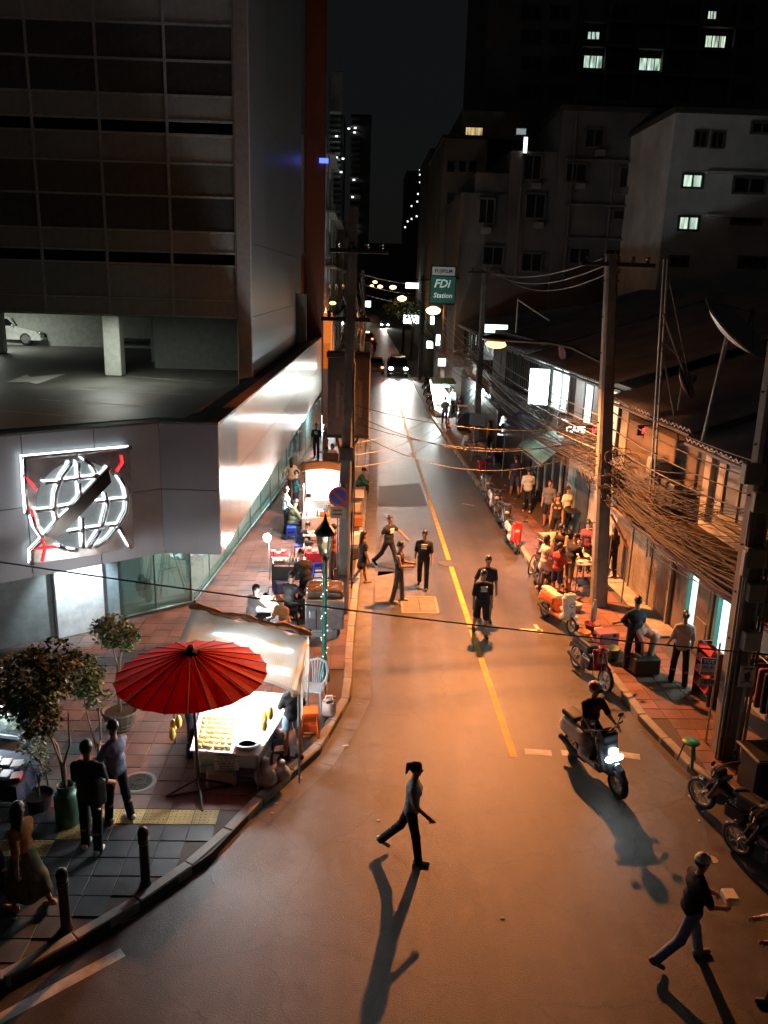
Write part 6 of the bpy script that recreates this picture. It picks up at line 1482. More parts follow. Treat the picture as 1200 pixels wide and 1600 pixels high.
cn.modifiers.new('cloth', 'SOLIDIFY').thickness = .006
for i in range(NR):
    a = 2 * PI * i / NR
    pts = [(RU * q * 1.005 * math.cos(a), RU * q * 1.005 * math.sin(a), uz - drop * q ** 1.12 + .006) for q in (.05, .35, .7, 1.0)]
    MB().tube(pts, .0075, 4).build('rib', flat('#3a0d0c', .7), um)
    pi_ = [(RU * q * math.cos(a), RU * q * math.sin(a), uz - drop * q ** 1.12 - .02 - .12 * (1 - q)) for q in (.06, .5, .98)]
    MB().tube(pi_, .009, 4).build('bamboo_strut', flat('#6d4a2a', .7), um)
MB().lathe([(.12, uz - .05), (.11, uz + .02), (.06, uz + .04), (.045, uz + .1), (.001, uz + .1)], 12).build('crown_knob', flat('#2a1512', .6), um)
MB().cyl((0, 0, PAV + .02), (0, 0, uz), .028, n=9).build('pole', flat('#4d3a28', .6), um)
b = MB()
for a in (.3, 1.9, 3.4, 5.0): b.tube([(0, 0, .42), (.55 * math.cos(a), .55 * math.sin(a), PAV + .03)], .018, 5); b.tube([(0, 0, PAV + .03), (.55 * math.cos(a), .55 * math.sin(a), PAV + .03)], .018, 5)
b.build('stand', flat('#33302c', .5, metal=.5), um)
# the stall
st = thing('fruit_stall', 'fruit stall with a white lit counter beneath a silver tarpaulin roof', 'stall', (0, 0, 0))
tz = .86
T = [G(297, 1172, tz), G(404, 1180, tz), G(462, 1085, tz), G(322, 1075, tz)]
WT = mat('counter_white', (.75, .76, .74), .45, var=.08)
MB().slab([p + Vector((0, 0, .0)) for p in T], (0, 0, -.035)).build('counter_top', WT, st)
MB().slab([p + Vector((0, 0, -.036)) for p in (T[0].lerp(T[2], .05), T[1].lerp(T[3], .05), T[2].lerp(T[0], .05), T[3].lerp(T[1], .05))], (0, 0, -.3)).build('counter_skirt', mat('steel_sheet', (.35, .36, .36), .35, .8), st)
for p in T: q = p.lerp((T[0] + T[2]) / 2, .08); MB().cyl((q.x, q.y, PAV), (q.x, q.y, tz - .03), .022, n=6).build('leg', STL, st)
MB().slab([Vector((p.x, p.y, .38)).lerp(Vector(((T[0] + T[2]) / 2).xy.to_3d() + Vector((0, 0, .38))), .1) for p in T], (0, 0, -.02)).build('lower_shelf', STL, st)
TP = [G(268, 1022, 1.98), G(300, 952, 2.18), G(482, 993, 2.1), G(468, 1085, 1.85)]
def tarp_mat():
    m = bpy.data.materials.new('woven_tarp'); m.use_nodes = True; nt = m.node_tree; nt.nodes.clear()
    o = nt.nodes.new('ShaderNodeOutputMaterial'); d = nt.nodes.new('ShaderNodeBsdfPrincipled'); tr = nt.nodes.new('ShaderNodeBsdfTranslucent'); mx = nt.nodes.new('ShaderNodeMixShader')
    tc = nt.nodes.new('ShaderNodeTexCoord'); ck = nt.nodes.new('ShaderNodeTexBrick'); ck.inputs['Scale'].default_value = 14; ck.offset = 0
    ck.inputs['Color1'].default_value = (.82, .85, .84, 1); ck.inputs['Color2'].default_value = (.74, .77, .76, 1); ck.inputs['Mortar'].default_value = (.45, .47, .46, 1); ck.inputs['Mortar Size'].default_value = .06; ck.inputs['Brick Width'].default_value = .5; ck.inputs['Row Height'].default_value = .5
    nt.links.new(tc.outputs['Object'], ck.inputs['Vector']); nt.links.new(ck.outputs[0], d.inputs['Base Color']); d.inputs['Roughness'].default_value = .4
    nz = nt.nodes.new('ShaderNodeTexNoise'); nz.inputs['Scale'].default_value = 3.0; nt.links.new(tc.outputs['Object'], nz.inputs['Vector'])
    cr = nt.nodes.new('ShaderNodeValToRGB'); cr.color_ramp.elements[0].position = .5; cr.color_ramp.elements[0].color = (.9, .93, .92, 1); cr.color_ramp.elements[1].position = .75; cr.color_ramp.elements[1].color = (.85, .72, .5, 1)
    nt.links.new(nz.outputs[0], cr.inputs[0]); nt.links.new(cr.outputs[0], tr.inputs[0]); mx.inputs[0].default_value = .55
    nt.links.new(d.outputs[0], mx.inputs[1]); nt.links.new(tr.outputs[0], mx.inputs[2]); nt.links.new(mx.outputs[0], o.inputs[0])
    return m
TARP = tarp_mat(); b = MB(); vs = []; N1, N2 = 14, 12
for i in range(N1 + 1):
    for j in range(N2 + 1):
        p = TP[1].lerp(TP[2], i / N1).lerp(TP[0].lerp(TP[3], i / N1), j / N2)
        p.z += .03 * math.sin(i * .9 + j * .4) - .07 * math.sin(PI * j / N2) + .02 * noise.noise(p * 3); vs.append(p)
b.add(vs, [(i * (N2 + 1) + j, (i + 1) * (N2 + 1) + j, (i + 1) * (N2 + 1) + j + 1, i * (N2 + 1) + j + 1) for i in range(N1) for j in range(N2)])
o = b.build('tarpaulin', TARP, st, True); o.modifiers.new('cloth', 'SOLIDIFY').thickness = .006
# side curtain hanging on the road side
b = MB(); vs = []
for i in range(11):
    for j in range(7):
        p = TP[2].lerp(TP[3], i / 10); p = p + Vector((.03 * math.sin(i * 1.7), .02 * math.cos(i * 2.1), -.1 * j - .02)); vs.append(p)
b.add(vs, [(i * 7 + j, (i + 1) * 7 + j, (i + 1) * 7 + j + 1, i * 7 + j + 1) for i in range(10) for j in range(6)]); o = b.build('side_curtain', TARP, st, True); o.modifiers.new('cloth', 'SOLIDIFY').thickness = .005
b = MB(); rl = [TP[1].lerp(TP[2], q) + Vector((0, .03, .05 + .03 * math.sin(q * 17))) for q in np.linspace(-.02, 1.02, 15)]; b.tube(rl, [.05 + .03 * abs(math.sin(q * 11)) for q in range(15)], 8); b.build('rolled_tarp_edge', mat('tarp_orange', (.42, .2, .1), .6, var=.5, scale=5), st, True)
for p in TP: MB().cyl((p.x, p.y, PAV), (p.x, p.y, p.z), .02, n=6).build('post', STL, st)
TUBE = glow('led_tube', (.93, .99, 1), 26)
for q in (.3, .7):
    a, c = TP[0].lerp(TP[3], .25).lerp(TP[1].lerp(TP[2], .25), q) - Vector((0, 0, .14)), TP[0].lerp(TP[3], .9).lerp(TP[1].lerp(TP[2], .9), q) - Vector((0, 0, .14)); MB().cyl(a, c, .016, n=6).build('led_tube', TUBE, st)
mid = (TP[0] + TP[1] + TP[2] + TP[3]) / 4
lamp('POINT', (mid.x, mid.y - .2, 1.75), 60, (.93, .98, 1), .12, name='stall_light'); lamp('POINT', (T[0].x * .5 + T[1].x * .5 + .1, T[0].y + .45, 1.6), 42, (.95, .98, 1), .1, name='stall_light')
# notice on the stall front
NF = G(355, 1190, .62); nt_ = thing('paper_notice', 'white printed notice hanging on the front of the fruit stall', 'notice', (NF.x, NF.y - .06, .62), rad(2))
MB().box((0, 0, 0), (.42, .012, .27), ch=.003).build('sheet', flat('#c9c7c0'), nt_)
for k, tx in enumerate(('THE EASTERN', 'MANGO STICKY RICE', 'FRESH FRUIT', 'BANGKOK', 'THAILAND')): letters('lettering', tx, .052 if k != 1 else .042, flat('#2a2a2a'), (0, -.01, .1 - k * .05), (PI / 2, 0, 0), nt_, True, 0, .001)
o = MB().box((0, 0, .14), (.5, .3, .28), ch=.02).build('foam_box', flat('#b9b5a8', .8), None, loc=(NF.x - .12, NF.y + .12, PAV), rz=rad(5)); tag(o, 'off white foam box under the fruit stall behind the notice', 'box')
o = MB().box((0, 0, .17), (.42, .3, .34), ch=.02).build('dark_crate', flat('#3c3a33', .7), None, loc=(NF.x - .35, NF.y + .5, PAV), rz=rad(-8)); tag(o, 'dark crate in the shade under the fruit stall', 'crate')
MANGO = mat('mango_yellow', (.62, .50, .14), .45, var=.25, scale=8)
mm = MB().ell((0, 0, 0), (.058, .04, .034), 9, rings=5).mesh('mango', MANGO, True)
e1 = (T[1] - T[0]); e2 = (T[3] - T[0])
for r_ in range(7):
    for c_ in range(6):
        p = T[0] + e1 * (.12 + .085 * c_) + e2 * (.05 + .072 * r_) + Vector((random.uniform(-.008, .008), random.uniform(-.008, .008), .034))
        o = put('mango', mm, None, p, random.uniform(-.3, .3)); tag(o, 'ripe yellow mango in the rows laid out on the bright stall counter', 'mango', 'mangoes on the fruit stall')
bs = T[0] + e1 * .82 + e2 * .12
tag(MB().lathe([(.17, 0), (.24, .12), (.255, .12), (.18, -.0)], 22, caps=True).build('steel_basin', mat('basin', (.6, .6, .6), .3, .6), None, True, loc=bs + Vector((0, 0, .004))), 'wide pale metal basin on the near corner of the fruit counter', 'basin')
for k in range(5):
    q = T[0] + e1 * (.15 + .17 * k) + e2 * (.68 + .05 * (k % 2)); o = MB().lathe([(.07, 0), (.1, .1), (.09, .16), (.05, .17)], 12).build('plastic_tub', flat(('#e5e5df', '#d9d9c9', '#c9d6dc', '#e9dfc0', '#dddddd')[k]), None, True, loc=q + Vector((0, 0, .004)))
    tag(o, ('first', 'second', 'middle', 'fourth', 'last')[k] + ' plastic tub from the left at the back of the fruit counter', 'tub', 'tubs on the fruit counter')
def bunch(u, v, z, n, label):
    p = G(u, v, z); pr = []
    t = thing('hanging_fruit', label, 'fruit', p)
    for k in range(n): a = k * 2.1; MB().ell((.07 * math.cos(a), .06 * math.sin(a), -.12 - .1 * (k % 3)), (.06, .05, .13), 9).build('fruit', mat('mango_pale', (.6, .42, .08), .5, var=.3), t, True)
    MB().tube([(0, 0, .35), (0, 0, -.05)], .008, 4).build('string', flat('#44382a'), t)
bunch(272, 1118, 1.35, 4, 'pair of yellow fruit bags hanging at the left rim of the umbrella'); bunch(416, 1105, 1.4, 5, 'bunch of long yellow fruit hanging at the right front post of the stall')
def bag(u, v, s, label, c1):
    p = G(u, v, PAV); t = thing('plastic_bag', label, 'bag', (p.x, p.y, PAV))
    blend_part('bag_body', [('e', (0, 0, .16 * s), (.17 * s, .15 * s, .17 * s)), ('e', (.05 * s, 0, .1 * s), (.14 * s, .14 * s, .1 * s)), ('c', (0, 0, .3 * s), (0, 0, .4 * s), .05 * s, .07 * s)], mat('bag_film', (.55, .56, .55), .25, trans=.25, var=.25, scale=9, bump=1.0, bscale=14), t, .02, .05)
    MB().ell((0, -.02, .1 * s), (.155 * s, .14 * s, .085 * s), 10).build('contents', flat(c1), t, True)
bag(414, 1226, 1.15, 'larger clear plastic bag of peelings tied up beside the stall', '#a5823c'); bag(441, 1218, .85, 'smaller clear plastic bag next to the larger one at the kerb', '#b9976a')
# stools, chair, jerrycan
def stool_mesh(col, w=.3, h=.45):
    d = {}
    d['seat'] = MB().box((0, 0, h - .02), (w, w, .04), ch=.015).mesh('seat', flat(col, .45))
    d['legs'] = [MB().tube([(x * w * .4, y * w * .4, h - .03), (x * w * .55, y * w * .55, 0)], [.03, .024], 5).mesh('leg', flat(col, .45)) for x in (-1, 1) for y in (-1, 1)]
    b = MB()
    for x, y, sx_, sy_ in ((0, -1, w * .95, .02), (0, 1, w * .95, .02), (-1, 0, .02, w * .95), (1, 0, .02, w * .95)): b.box((x * w * .5, y * w * .5, h * .4), (sx_, sy_, .05)); b.box((x * w * .46, y * w * .46, h * .82), (sx_, sy_, .1))
    d['apron'] = b.mesh('apron', flat(col, .45)); return d
STM = {}
def stool(label, pos, col, rz=0, h=.45, w=.3, group=None):
    key = (col, h, w)
    if key not in STM: STM[key] = stool_mesh(col, w, h)
    d = STM[key]; t = thing('plastic_stool', label, 'stool', pos, rz, group)
    put('seat', d['seat'], t); put('apron', d['apron'], t)
    for m in d['legs']: put('leg', m, t)
    return t
def gp_(u, v, z=PAV): return G(u, v, z)
stool('dark blue plastic stool holding a tub beside the denim shorted girl', gp_(437, 1182), '#22355f', .2)
o = MB().lathe([(.11, 0), (.15, .2), (.16, .2), (.12, .0)], 18).build('white_tub', flat('#dcc9cf'), None, True, loc=gp_(437, 1182) + Vector((0, 0, .455))); tag(o, 'pinkish white tub standing on the dark blue stool', 'tub')
for k in range(3):
    stool('orange plastic stool, %s of the stack beside the denim shorted girl' % ('lowest', 'middle', 'topmost')[k], gp_(484, 1148) + Vector((0, 0, .045 * k)), '#d9581a', .1, group='stacked orange stools')
ch = thing('plastic_chair', 'pale grey moulded plastic chair with a slotted back by the teal lamp post', 'chair', gp_(490, 1104), rad(168))
GC = flat('#8fa0aa', .4)
MB().box((0, 0, .43), (.42, .42, .035), ch=.015).build('seat', GC, ch)
bk = MB(); bk.tube([(-.2, -.2, .43), (-.22, -.26, .7), (-.17, -.31, .88), (0, -.33, .93), (.17, -.31, .88), (.22, -.26, .7), (.2, -.2, .43)], .026, 6)
for x in (-.12, -.06, 0, .06, .12): bk.tube([(x * .6, -.2, .45), (x * .8, -.265, .7), (x * 1.1, -.31, .9)], .012, 5)
bk.build('backrest', GC, ch)
for x in (-1, 1):
    for y in (-1, 1): MB().tube([(x * .18, y * .18, .42), (x * .22, y * .22, 0)], [.03, .02], 5).build('leg', GC, ch)
    MB().tube([(x * .22, -.24, .64), (x * .24, 0, .65), (x * .22, .18, .63), (x * .2, .19, .44)], .02, 5).build('armrest', GC, ch)
jc = thing('jerrycan', 'white plastic jerrycan standing alone at the kerb by the grey chair', 'jerrycan', gp_(514, 1118), .2)
MB().box((0, 0, .19), (.27, .22, .38), ch=.06).build('can_body', mat('can_plastic', (.75, .66, .6), .4, sss=.1), jc, True); MB().tube([(-.08, 0, .37), (-.06, 0, .44), (.06, 0, .44), (.08, 0, .37)], .02, 6).build('handle', MATS['can_plastic'], jc); MB().cyl((.1, 0, .37), (.1, 0, .42), .03, n=10).build('cap', flat('#b0402a'), jc)

# ================================================================== left food stalls
def table(label, c, w, l, h, top, rz=0, legm=None, name='folding_table', cloth_=None):
    t = thing(name, label, 'table', c, rz)
    MB().box((0, 0, h - .015), (w, l, .03), ch=.008).build('table_top', top, t)
    for x in (-1, 1):
        for y in (-1, 1): MB().cyl((x * w * .44, y * l * .44, h - .03), (x * w * .47, y * l * .47, 0), .016, n=6).build('leg', legm or STL, t)
    if cloth_:
        b = MB()
        for x0, y0, x1, y1 in ((-w / 2, -l / 2, w / 2, -l / 2), (w / 2, -l / 2, w / 2, l / 2), (w / 2, l / 2, -w / 2, l / 2), (-w / 2, l / 2, -w / 2, -l / 2)):
            n = 8; vs = []
            for i in range(n + 1):
                x, y = x0 + (x1 - x0) * i / n, y0 + (y1 - y0) * i / n; q = 1.02 + .025 * math.sin(i * 2.4); vs += [(x * 1.01, y * 1.01, h + .003), (x * q, y * q, h - .28)]
            b.add(vs, [(2 * i, 2 * i + 1, 2 * i + 3, 2 * i + 2) for i in range(n)])
        b.quad((-w / 2, -l / 2, h + .003), (w / 2, -l / 2, h + .003), (w / 2, l / 2, h + .003), (-w / 2, l / 2, h + .003)); b.build('cloth', cloth_, t)
    return t
BOWL = MB().lathe([(.03, 0), (.06, .02), (.085, .06), (.08, .06), (.05, .02)], 12).mesh('bowl', flat('#d9d6cf', .35), True)
BOT = MB().lathe([(.03, 0), (.032, .13), (.012, .19), (.014, .22)], 10).mesh('bottle', flat('#b08d4a', .3), True)
def crockery(t, spots, z, where, h='#d9d6cf'):
    for k, (x, y, kind) in enumerate(spots):
        R = Matrix.Rotation(t.rotation_euler[2], 3, 'Z'); p = Vector(t.location) + R @ Vector((x, y, z + .004))
        if kind == 'b': o = put('bowl', BOWL, None, p); tag(o, 'white bowl on ' + where, 'bowl', 'bowls on ' + where)
        else: o = setmat(put('bottle', BOT, None, p), flat(random.choice(('#a5652a', '#c9c2a2', '#7a2a1c', '#d8d8d0')), .3)); tag(o, 'small sauce bottle on ' + where, 'bottle', 'bottles on ' + where)
# near diners' table with the low white lamp box
t1 = table('low metal table between the seated diners behind the tarp stall', gp_(420, 985), .75, .6, .62, mat('table_steel', (.3, .31, .32), .35, .6), .1)
crockery(t1, [(-.2, .1, 'b'), (.15, -.1, 'b'), (.05, .18, 't'), (-.05, .2, 't')], .62, 'the diners table')
for k, (u, v) in enumerate(((393, 992), (446, 1002), (453, 974))): stool('stool under the %s behind the tarp stall' % ('white shirted diner', 'brown haired woman', 'broad man in black')[k], gp_(u, v), ('#28427d', '#233a8c', '#2a2a30')[k], .2 * k, .42)
def bulblamp(label, u, v, vt, bw, power, col=(.92, .98, 1)):
    p = G(u, v, PAV); zt = ZAT(vt, p.x, p.y); t = thing('stall_lamp', label, 'lamp', (p.x, p.y, PAV))
    MB().cyl((0, 0, 0), (0, 0, zt + .1), .014, n=6).build('stand', STL, t); MB().tube([(0, 0, zt + .1), (.02, 0, zt + .22), (.1, 0, zt + .24)], .02, 5).build('clamp', CHRM, t)
    MB().ell((-.05, -.05, zt - .02), (bw, bw, bw * 1.2), 10).build('bulb', glow('bulb_white', (.93, .98, 1), 30), t, True)
    MB().lathe([(.02, zt + .12), (.1, zt + .06), (.1, zt + .055), (.02, zt + .11)], 12, (-.05, -.05, 0)).build('shade', CHRM, t)
    lamp('POINT', (p.x - .05, p.y - .18, PAV + zt - .1), power, col, .07, name='bulb_light')
bulblamp('glaring bare bulb clamped to a thin stand beside the condiment cart', 421, 906, 845, .11, 75)
bulblamp('second glaring bulb over the diners table behind the tarp', 419, 985, 940, .1, 48)
# condiment cart
cc_ = gp_(452, 918); cart = thing('condiment_cart', 'dark framed cart loaded with white plates, jars and bottles under the bare bulb', 'cart', cc_, rad(3))
MB().box((0, 0, .8), (.95, .6, .04), ch=.01).build('tray', mat('cart_steel', (.3, .32, .33), .3, .8), cart)
for x in (-1, 1):
    for y in (-1, 1): MB().cyl((x * .46, y * .28, 0), (x * .46, y * .28, 1.0), .018, n=6).build('post', flat('#1b1f24', .5), cart)
MB().box((0, 0, .35), (.9, .56, .03)).build('lower_tray', flat('#39423f', .5), cart); MB().box((0, -.3, .55), (.9, .02, .36)).build('front_panel', flat('#3c4a48', .5), cart)
crockery(cart, [(-.38 + .12 * (k % 3), -.15 + .13 * (k // 3), 'b') for k in range(6)] + [(.02 + .09 * (k % 5), -.2 + .14 * (k // 5), 't') for k in range(14)], .82, 'the condiment cart')
# red clothed table, blue stools, white table
rt = table('table under a bright red cloth crowded with plates between the blue stools', gp_(486, 896), .95, .55, .72, flat('#b9b2a8'), rad(4), cloth_=flat('#a3121a', .7)); crockery(rt, [(-.36 + .15 * k, .1 * ((k % 3) - 1), 'bt'[k % 3 == 1]) for k in range(6)], .72, 'the red clothed table')
rt2 = table('small red topped table with white bowls left of the blue stools', gp_(437, 890), .62, .5, .55, flat('#a8202a', .5), rad(4)); crockery(rt2, [(-.18, 0, 'b'), (.12, .05, 'b'), (-.02, -.15, 'b')], .55, 'the small red table')
wt_ = table('white table where the boy eats at the foot of the bright stall', gp_(494, 868), .85, .5, .74, flat('#d9dcda'), rad(4)); crockery(wt_, [(-.1, 0, 'b'), (.1, .1, 't'), (.2, .1, 't')], .74, 'the boys white table')
for k, (u, v, lb) in enumerate(((468, 872, 'blue stool under the boy in navy'), (455, 842, 'blue stool under the man in olive'), (497, 900, 'empty blue stool catching the light at the end of the red clothed table'), (475, 893, 'blue stool tucked beside the empty one at the red clothed table'))): stool(lb, gp_(u, v), '#1f3fb0', .1 * k, .44)
# grey cart with brown tarp by the pole
gc_ = gp_(507, 988); gcart = thing('covered_cart', 'grey food cart under a shiny brown tarpaulin parked in front of the left pole', 'cart', gc_, rad(2))
MB().box((0, .1, .55), (.95, .7, .75), ch=.03).build('cart_body', mat('cart_grey', (.24, .26, .27), .45, .3, var=.25), gcart)
blend_part('brown_tarp', [('b', (0, .35, 1.02), (.4, .32, .05), .06), ('c', (-.4, .1, 1.06), (.4, .0, 1.0), .07, .08), ('c', (-.35, .5, 1.12), (.4, .55, 1.06), .08, .07), ('c', (-.2, .1, 1.1), (.1, .6, 1.12), .05, .06)], mat('brown_film', (.13, .085, .055), .22, var=.4, scale=4, bump=1.0, bscale=9), gcart, .03, .05)
for x in (-.35, .35): MB().lathe([(.1, -.03), (.13, -.03), (.13, .03), (.1, .03)], 14, (x, -.1, .13), RX).build('wheel', RUB, gcart)
MB().box((.05, -.27, .75), (.3, .012, .08)).build('red_white_label', flat('#c9b5ae'), gcart); MB().box((-.2, -.262, .45), (.02, .01, .5)).build('door_seam', BLK, gcart); MB().box((-.3, -.3, .6), (.16, .06, .22), ch=.03).build('hung_cloth', flat('#9aa3a8'), gcart)
# bright stall with white lit canopy
bz = G(500, 848, PAV); bs_ = thing('bright_food_stall', 'blazing white lit noodle stall with glass cabinets on the left pavement', 'stall', (bz.x, bz.y + 1.2, PAV), rad(2))
MB().box((0, 0, .45), (1.3, 2.6, .85), ch=.02).build('counter', mat('stall_steel', (.6, .62, .62), .35, .4), bs_); MB().box((0, 0, .9), (1.25, 2.6, .04), ch=.01).build('counter_top', WT, bs_)
for y in (-.9, .1): MB().box((.1, y, 1.2), (.8, .8, .55), ch=.01).build('glass_cabinet', mat('cabinet_glass', (.8, .9, .9), .08, trans=.85, alpha=.4), bs_); MB().box((.1, y, 1.5), (.86, .86, .04)).build('cabinet_lid', WT, bs_)
for x in (-.6, .62):
    for y in (-1.25, 1.25): MB().cyl((x, y, 0), (x, y, 2.05), .02, n=6).build('post', STL, bs_)
b = MB(); vs = []
for i in range(9):
    for j in range(9): vs.append((-.75 + 1.5 * i / 8, .35 + 1.3 * j / 8, 2.08 + .1 * math.sin(PI * i / 8) - .03 * math.sin(j * 2.0)))
b.add(vs, [(i * 9 + j, (i + 1) * 9 + j, (i + 1) * 9 + j + 1, i * 9 + j + 1) for i in range(8) for j in range(8)]); o = b.build('brown_canopy', mat('canvas_brown', (.2, .14, .085), .8, var=.4, scale=2.5), bs_, True); o.modifiers.new('cloth', 'SOLIDIFY').thickness = .01
for x in (-.35, .0, .35): MB().cyl((x, -1.15, 1.86), (x, .3, 1.9), .018, n=6).build('led_tube', TUBE, bs_)
MB().box((0, 1.28, 1.5), (1.2, .02, .9)).build('white_back_sheet', flat('#cfd2cf'), bs_)
lamp('POINT', (bz.x, bz.y + .9, 1.95), 190, (.95, .99, 1), .15, name='stall_light'); lamp('POINT', (bz.x - .35, bz.y - .1, 2.0), 130, (.95, .99, 1), .12, name='stall_light')
for k in range(8):
    o = setmat(put('bottle', BOT, None, Vector((bz.x - .45 + .12 * k, bz.y - .02 + .05 * (k % 2), PAV + .925))), flat(('#d83a2a', '#3a62b8', '#e5d9b0', '#c9a23a')[k % 4], .3)); tag(o, 'sauce bottle lined up on the front edge of the blazing stall counter', 'bottle', 'bottles on the blazing stall')
o = MB().box((0, 0, .06), (.3, .22, .12), ch=.02).build('cardboard_box', flat('#a86a2c', .8), None, loc=(bz.x + .15, bz.y - .0, PAV + .925)); tag(o, 'small brown cardboard box on the blazing stall counter', 'box')
# second dark stall behind
o2 = G(520, 742, PAV); s2 = thing('orange_cloth_stall', 'stall hung with orange and grey cloths beyond the blazing one', 'stall', (o2.x, o2.y + 1.5, PAV))
MB().box((0, 0, .45), (1.0, 1.6, .8), ch=.02).build('counter', flat('#4a3f36'), s2)
for x in (-.5, .5):
    for y in (-.8, .8): MB().cyl((x, y, 0), (x, y, 1.9), .02, n=6).build('post', STL, s2)
for x, col in ((-.27, '#5d5a58'), (.27, '#b06a2c')): blend_part('canopy_cloth', [('b', (x, 0, 1.92), (.22, .8, .01), .03), ('c', (x, -.85, 1.75), (x, -.8, 1.95), .1, .1)], flat(col, .8), s2, .04, .06)
# things on the kerb beyond the pole
for k, (u, v, lb, col) in enumerate(((556, 800, 'white crate', '#b9b2a4'), (556, 822, 'brown box', '#8a5c34'), (553, 850, 'pale sack', '#c9bfae'), (551, 872, 'dark crate', '#33302c'))):
    o = MB().box((0, 0, .2), (.42, .36, .4), ch=.04).build('kerb_crate', flat(col, .8), None, loc=gp_(u, v), rz=.1 * k); tag(o, lb + ' set on the kerb behind the left pole', 'crate')
t = table('narrow white topped serving table on the kerb beyond the left pole', gp_(558, 805) + Vector((0, .6, 0)), .5, 1.2, .7, flat('#c9b9a2'))
# no parking sign
t = thing('no_parking_sign', 'round blue no parking sign with a red ring and plate below on the left pole', 'sign', AY(529, 776, 20.3), rad(6))
Rn = Matrix.Rotation(PI / 2, 3, 'X')
MB().lathe([(.26, -.01), (.26, .01)], 28, R=Rn).build('blue_disc', flat('#1c3f8c', .4), t); MB().lathe([(.2, .012), (.26, .012), (.26, .02), (.2, .02), (.2, .012)], 28, R=Rn, caps=False).build('red_ring', flat('#a82a22', .4), t); MB().box((0, -.016, 0), (.42, .01, .06), Matrix.Rotation(rad(45), 3, 'Y')).build('red_bar', flat('#a82a22', .4), t)
MB().box((-.02, 0, -.42), (.36, .012, .3), ch=.004).build('text_plate', flat('#8a7f6c'), t)
for k in range(2): MB().box((-.02, -.008, -.36 - k * .1), (.24, .006, .05)).build('text_line', flat('#6a2c22'), t)
MB().cyl((.2, .05, -.6), (.2, .05, .3), .02, n=6).build('bracket', STL, t)
# ================================================================== bollards, planters
for k, (u, v, lb) in enumerate(((104, 1452, 'dark iron bollard nearest the lower left corner with twin pale rings'), (228, 1382, 'dark iron bollard standing on the slate corner pavers below the fruit stall'))):
    p = G(u, v, PAV); t = thing('bollard', lb, 'bollard', (p.x, p.y, PAV), group='iron bollards at the corner'); BOL = mat('bollard_iron', (.035, .033, .03), .45, .4, var=.3)
    MB().lathe([(.085, 0), (.085, .03), (.07, .05), (.066, .68), (.075, .7), (.075, .78)], 16).build('shaft', BOL, t, True); MB().lathe([(.062, .78), (.078, .83), (.075, .9), (.045, .95), (.001, .965)], 16).build('domed_cap', BOL, t, True)
    for z in (.7, .75): MB().lathe([(.07, z), (.08, z + .003), (.08, z + .018), (.07, z + .021)], 16, caps=False).build('pale_ring', flat('#8a8984', .4), t)
LEAF = mat('leaf_green', (.11, .17, .07), .5, var=.5, scale=6); LEAF2 = mat('leaf_dark', (.12, .135, .045), .5, var=.5, scale=6); BARK = mat('bark', (.22, .17, .12), .8, var=.3, scale=14, bump=.6)
def leaves(b, c, r, n, sz, droop=.2):
    for _ in range(n):
        while True:
            d = Vector((random.uniform(-1, 1), random.uniform(-1, 1), random.uniform(-1, 1)))
            if d.length < 1: break
        q = d.length; 
        if noise.noise((Vector(c) + Vector((d.x * r[0], d.y * r[1], d.z * r[2]))) * 4.5) < -.12: continue
        if q < .45: d *= .7 / max(q, .2) * .8
        p = Vector(c) + Vector((d.x * r[0], d.y * r[1], d.z * r[2]))
        u = Vector((random.uniform(-1, 1), random.uniform(-1, 1), random.uniform(-.8, .4))).normalized(); w = u.cross(Vector((random.uniform(-.5, .5), random.uniform(-.5, .5), 1))).normalized()
        s_ = sz * random.uniform(.6, 1.3); k = w * s_ * .32
        b.add([p, p + u * s_ * .5 + k, p + u * s_, p + u * s_ * .5 - k], [(0, 1, 2, 3)])
def pottree(label, base, branches, blobs, leafm, n, sz, pot):
    t = thing('potted_tree', label, 'tree', base)
    z0 = pot(t); tr = MB()
    for pts, r in branches: tr.tube([(0, 0, z0 - .05)] + pts, [r * (1 - .6 * i / len(pts)) for i in range(len(pts) + 1)], 7)
    tr.build('trunk', BARK, t, True)
    b = MB()
    for c, r, k in blobs: leaves(b, c, r, int(n * k), sz)
    b.build('crown', leafm, t)
    return t
def pot_bottle(t):
    MB().lathe([(.17, 0), (.19, .03), (.19, .5), (.15, .56), (.13, .57), (.13, .68), (.145, .7), (.125, .7), (.11, .62)], 20).build('gas_bottle_pot', mat('bottle_green', (.06, .16, .11), .4, .2, var=.25), t, True); return .64
def pot_basket(t):
    b = MB(); b.lathe([(.2, 0), (.33, .3), (.36, .42), (.33, .42), (.3, .36)], 20)
    for k in range(5): b.lathe([(.22 + .03 * k, .05 + .085 * k), (.245 + .03 * k, .07 + .085 * k), (.225 + .03 * k, .09 + .085 * k)], 20, caps=False)
    b.build('basket_pot', mat('basket', (.12, .095, .07), .8, var=.4, scale=10), t); MB().lathe([(.3, .36), (.001, .38)], 16).build('soil', flat('#2a2119', .9), t); return .38
def pot_low(t):
    MB().lathe([(.16, 0), (.22, .26), (.24, .26), (.2, .2)], 16).build('pot', flat('#2b2a28', .7), t); return .22
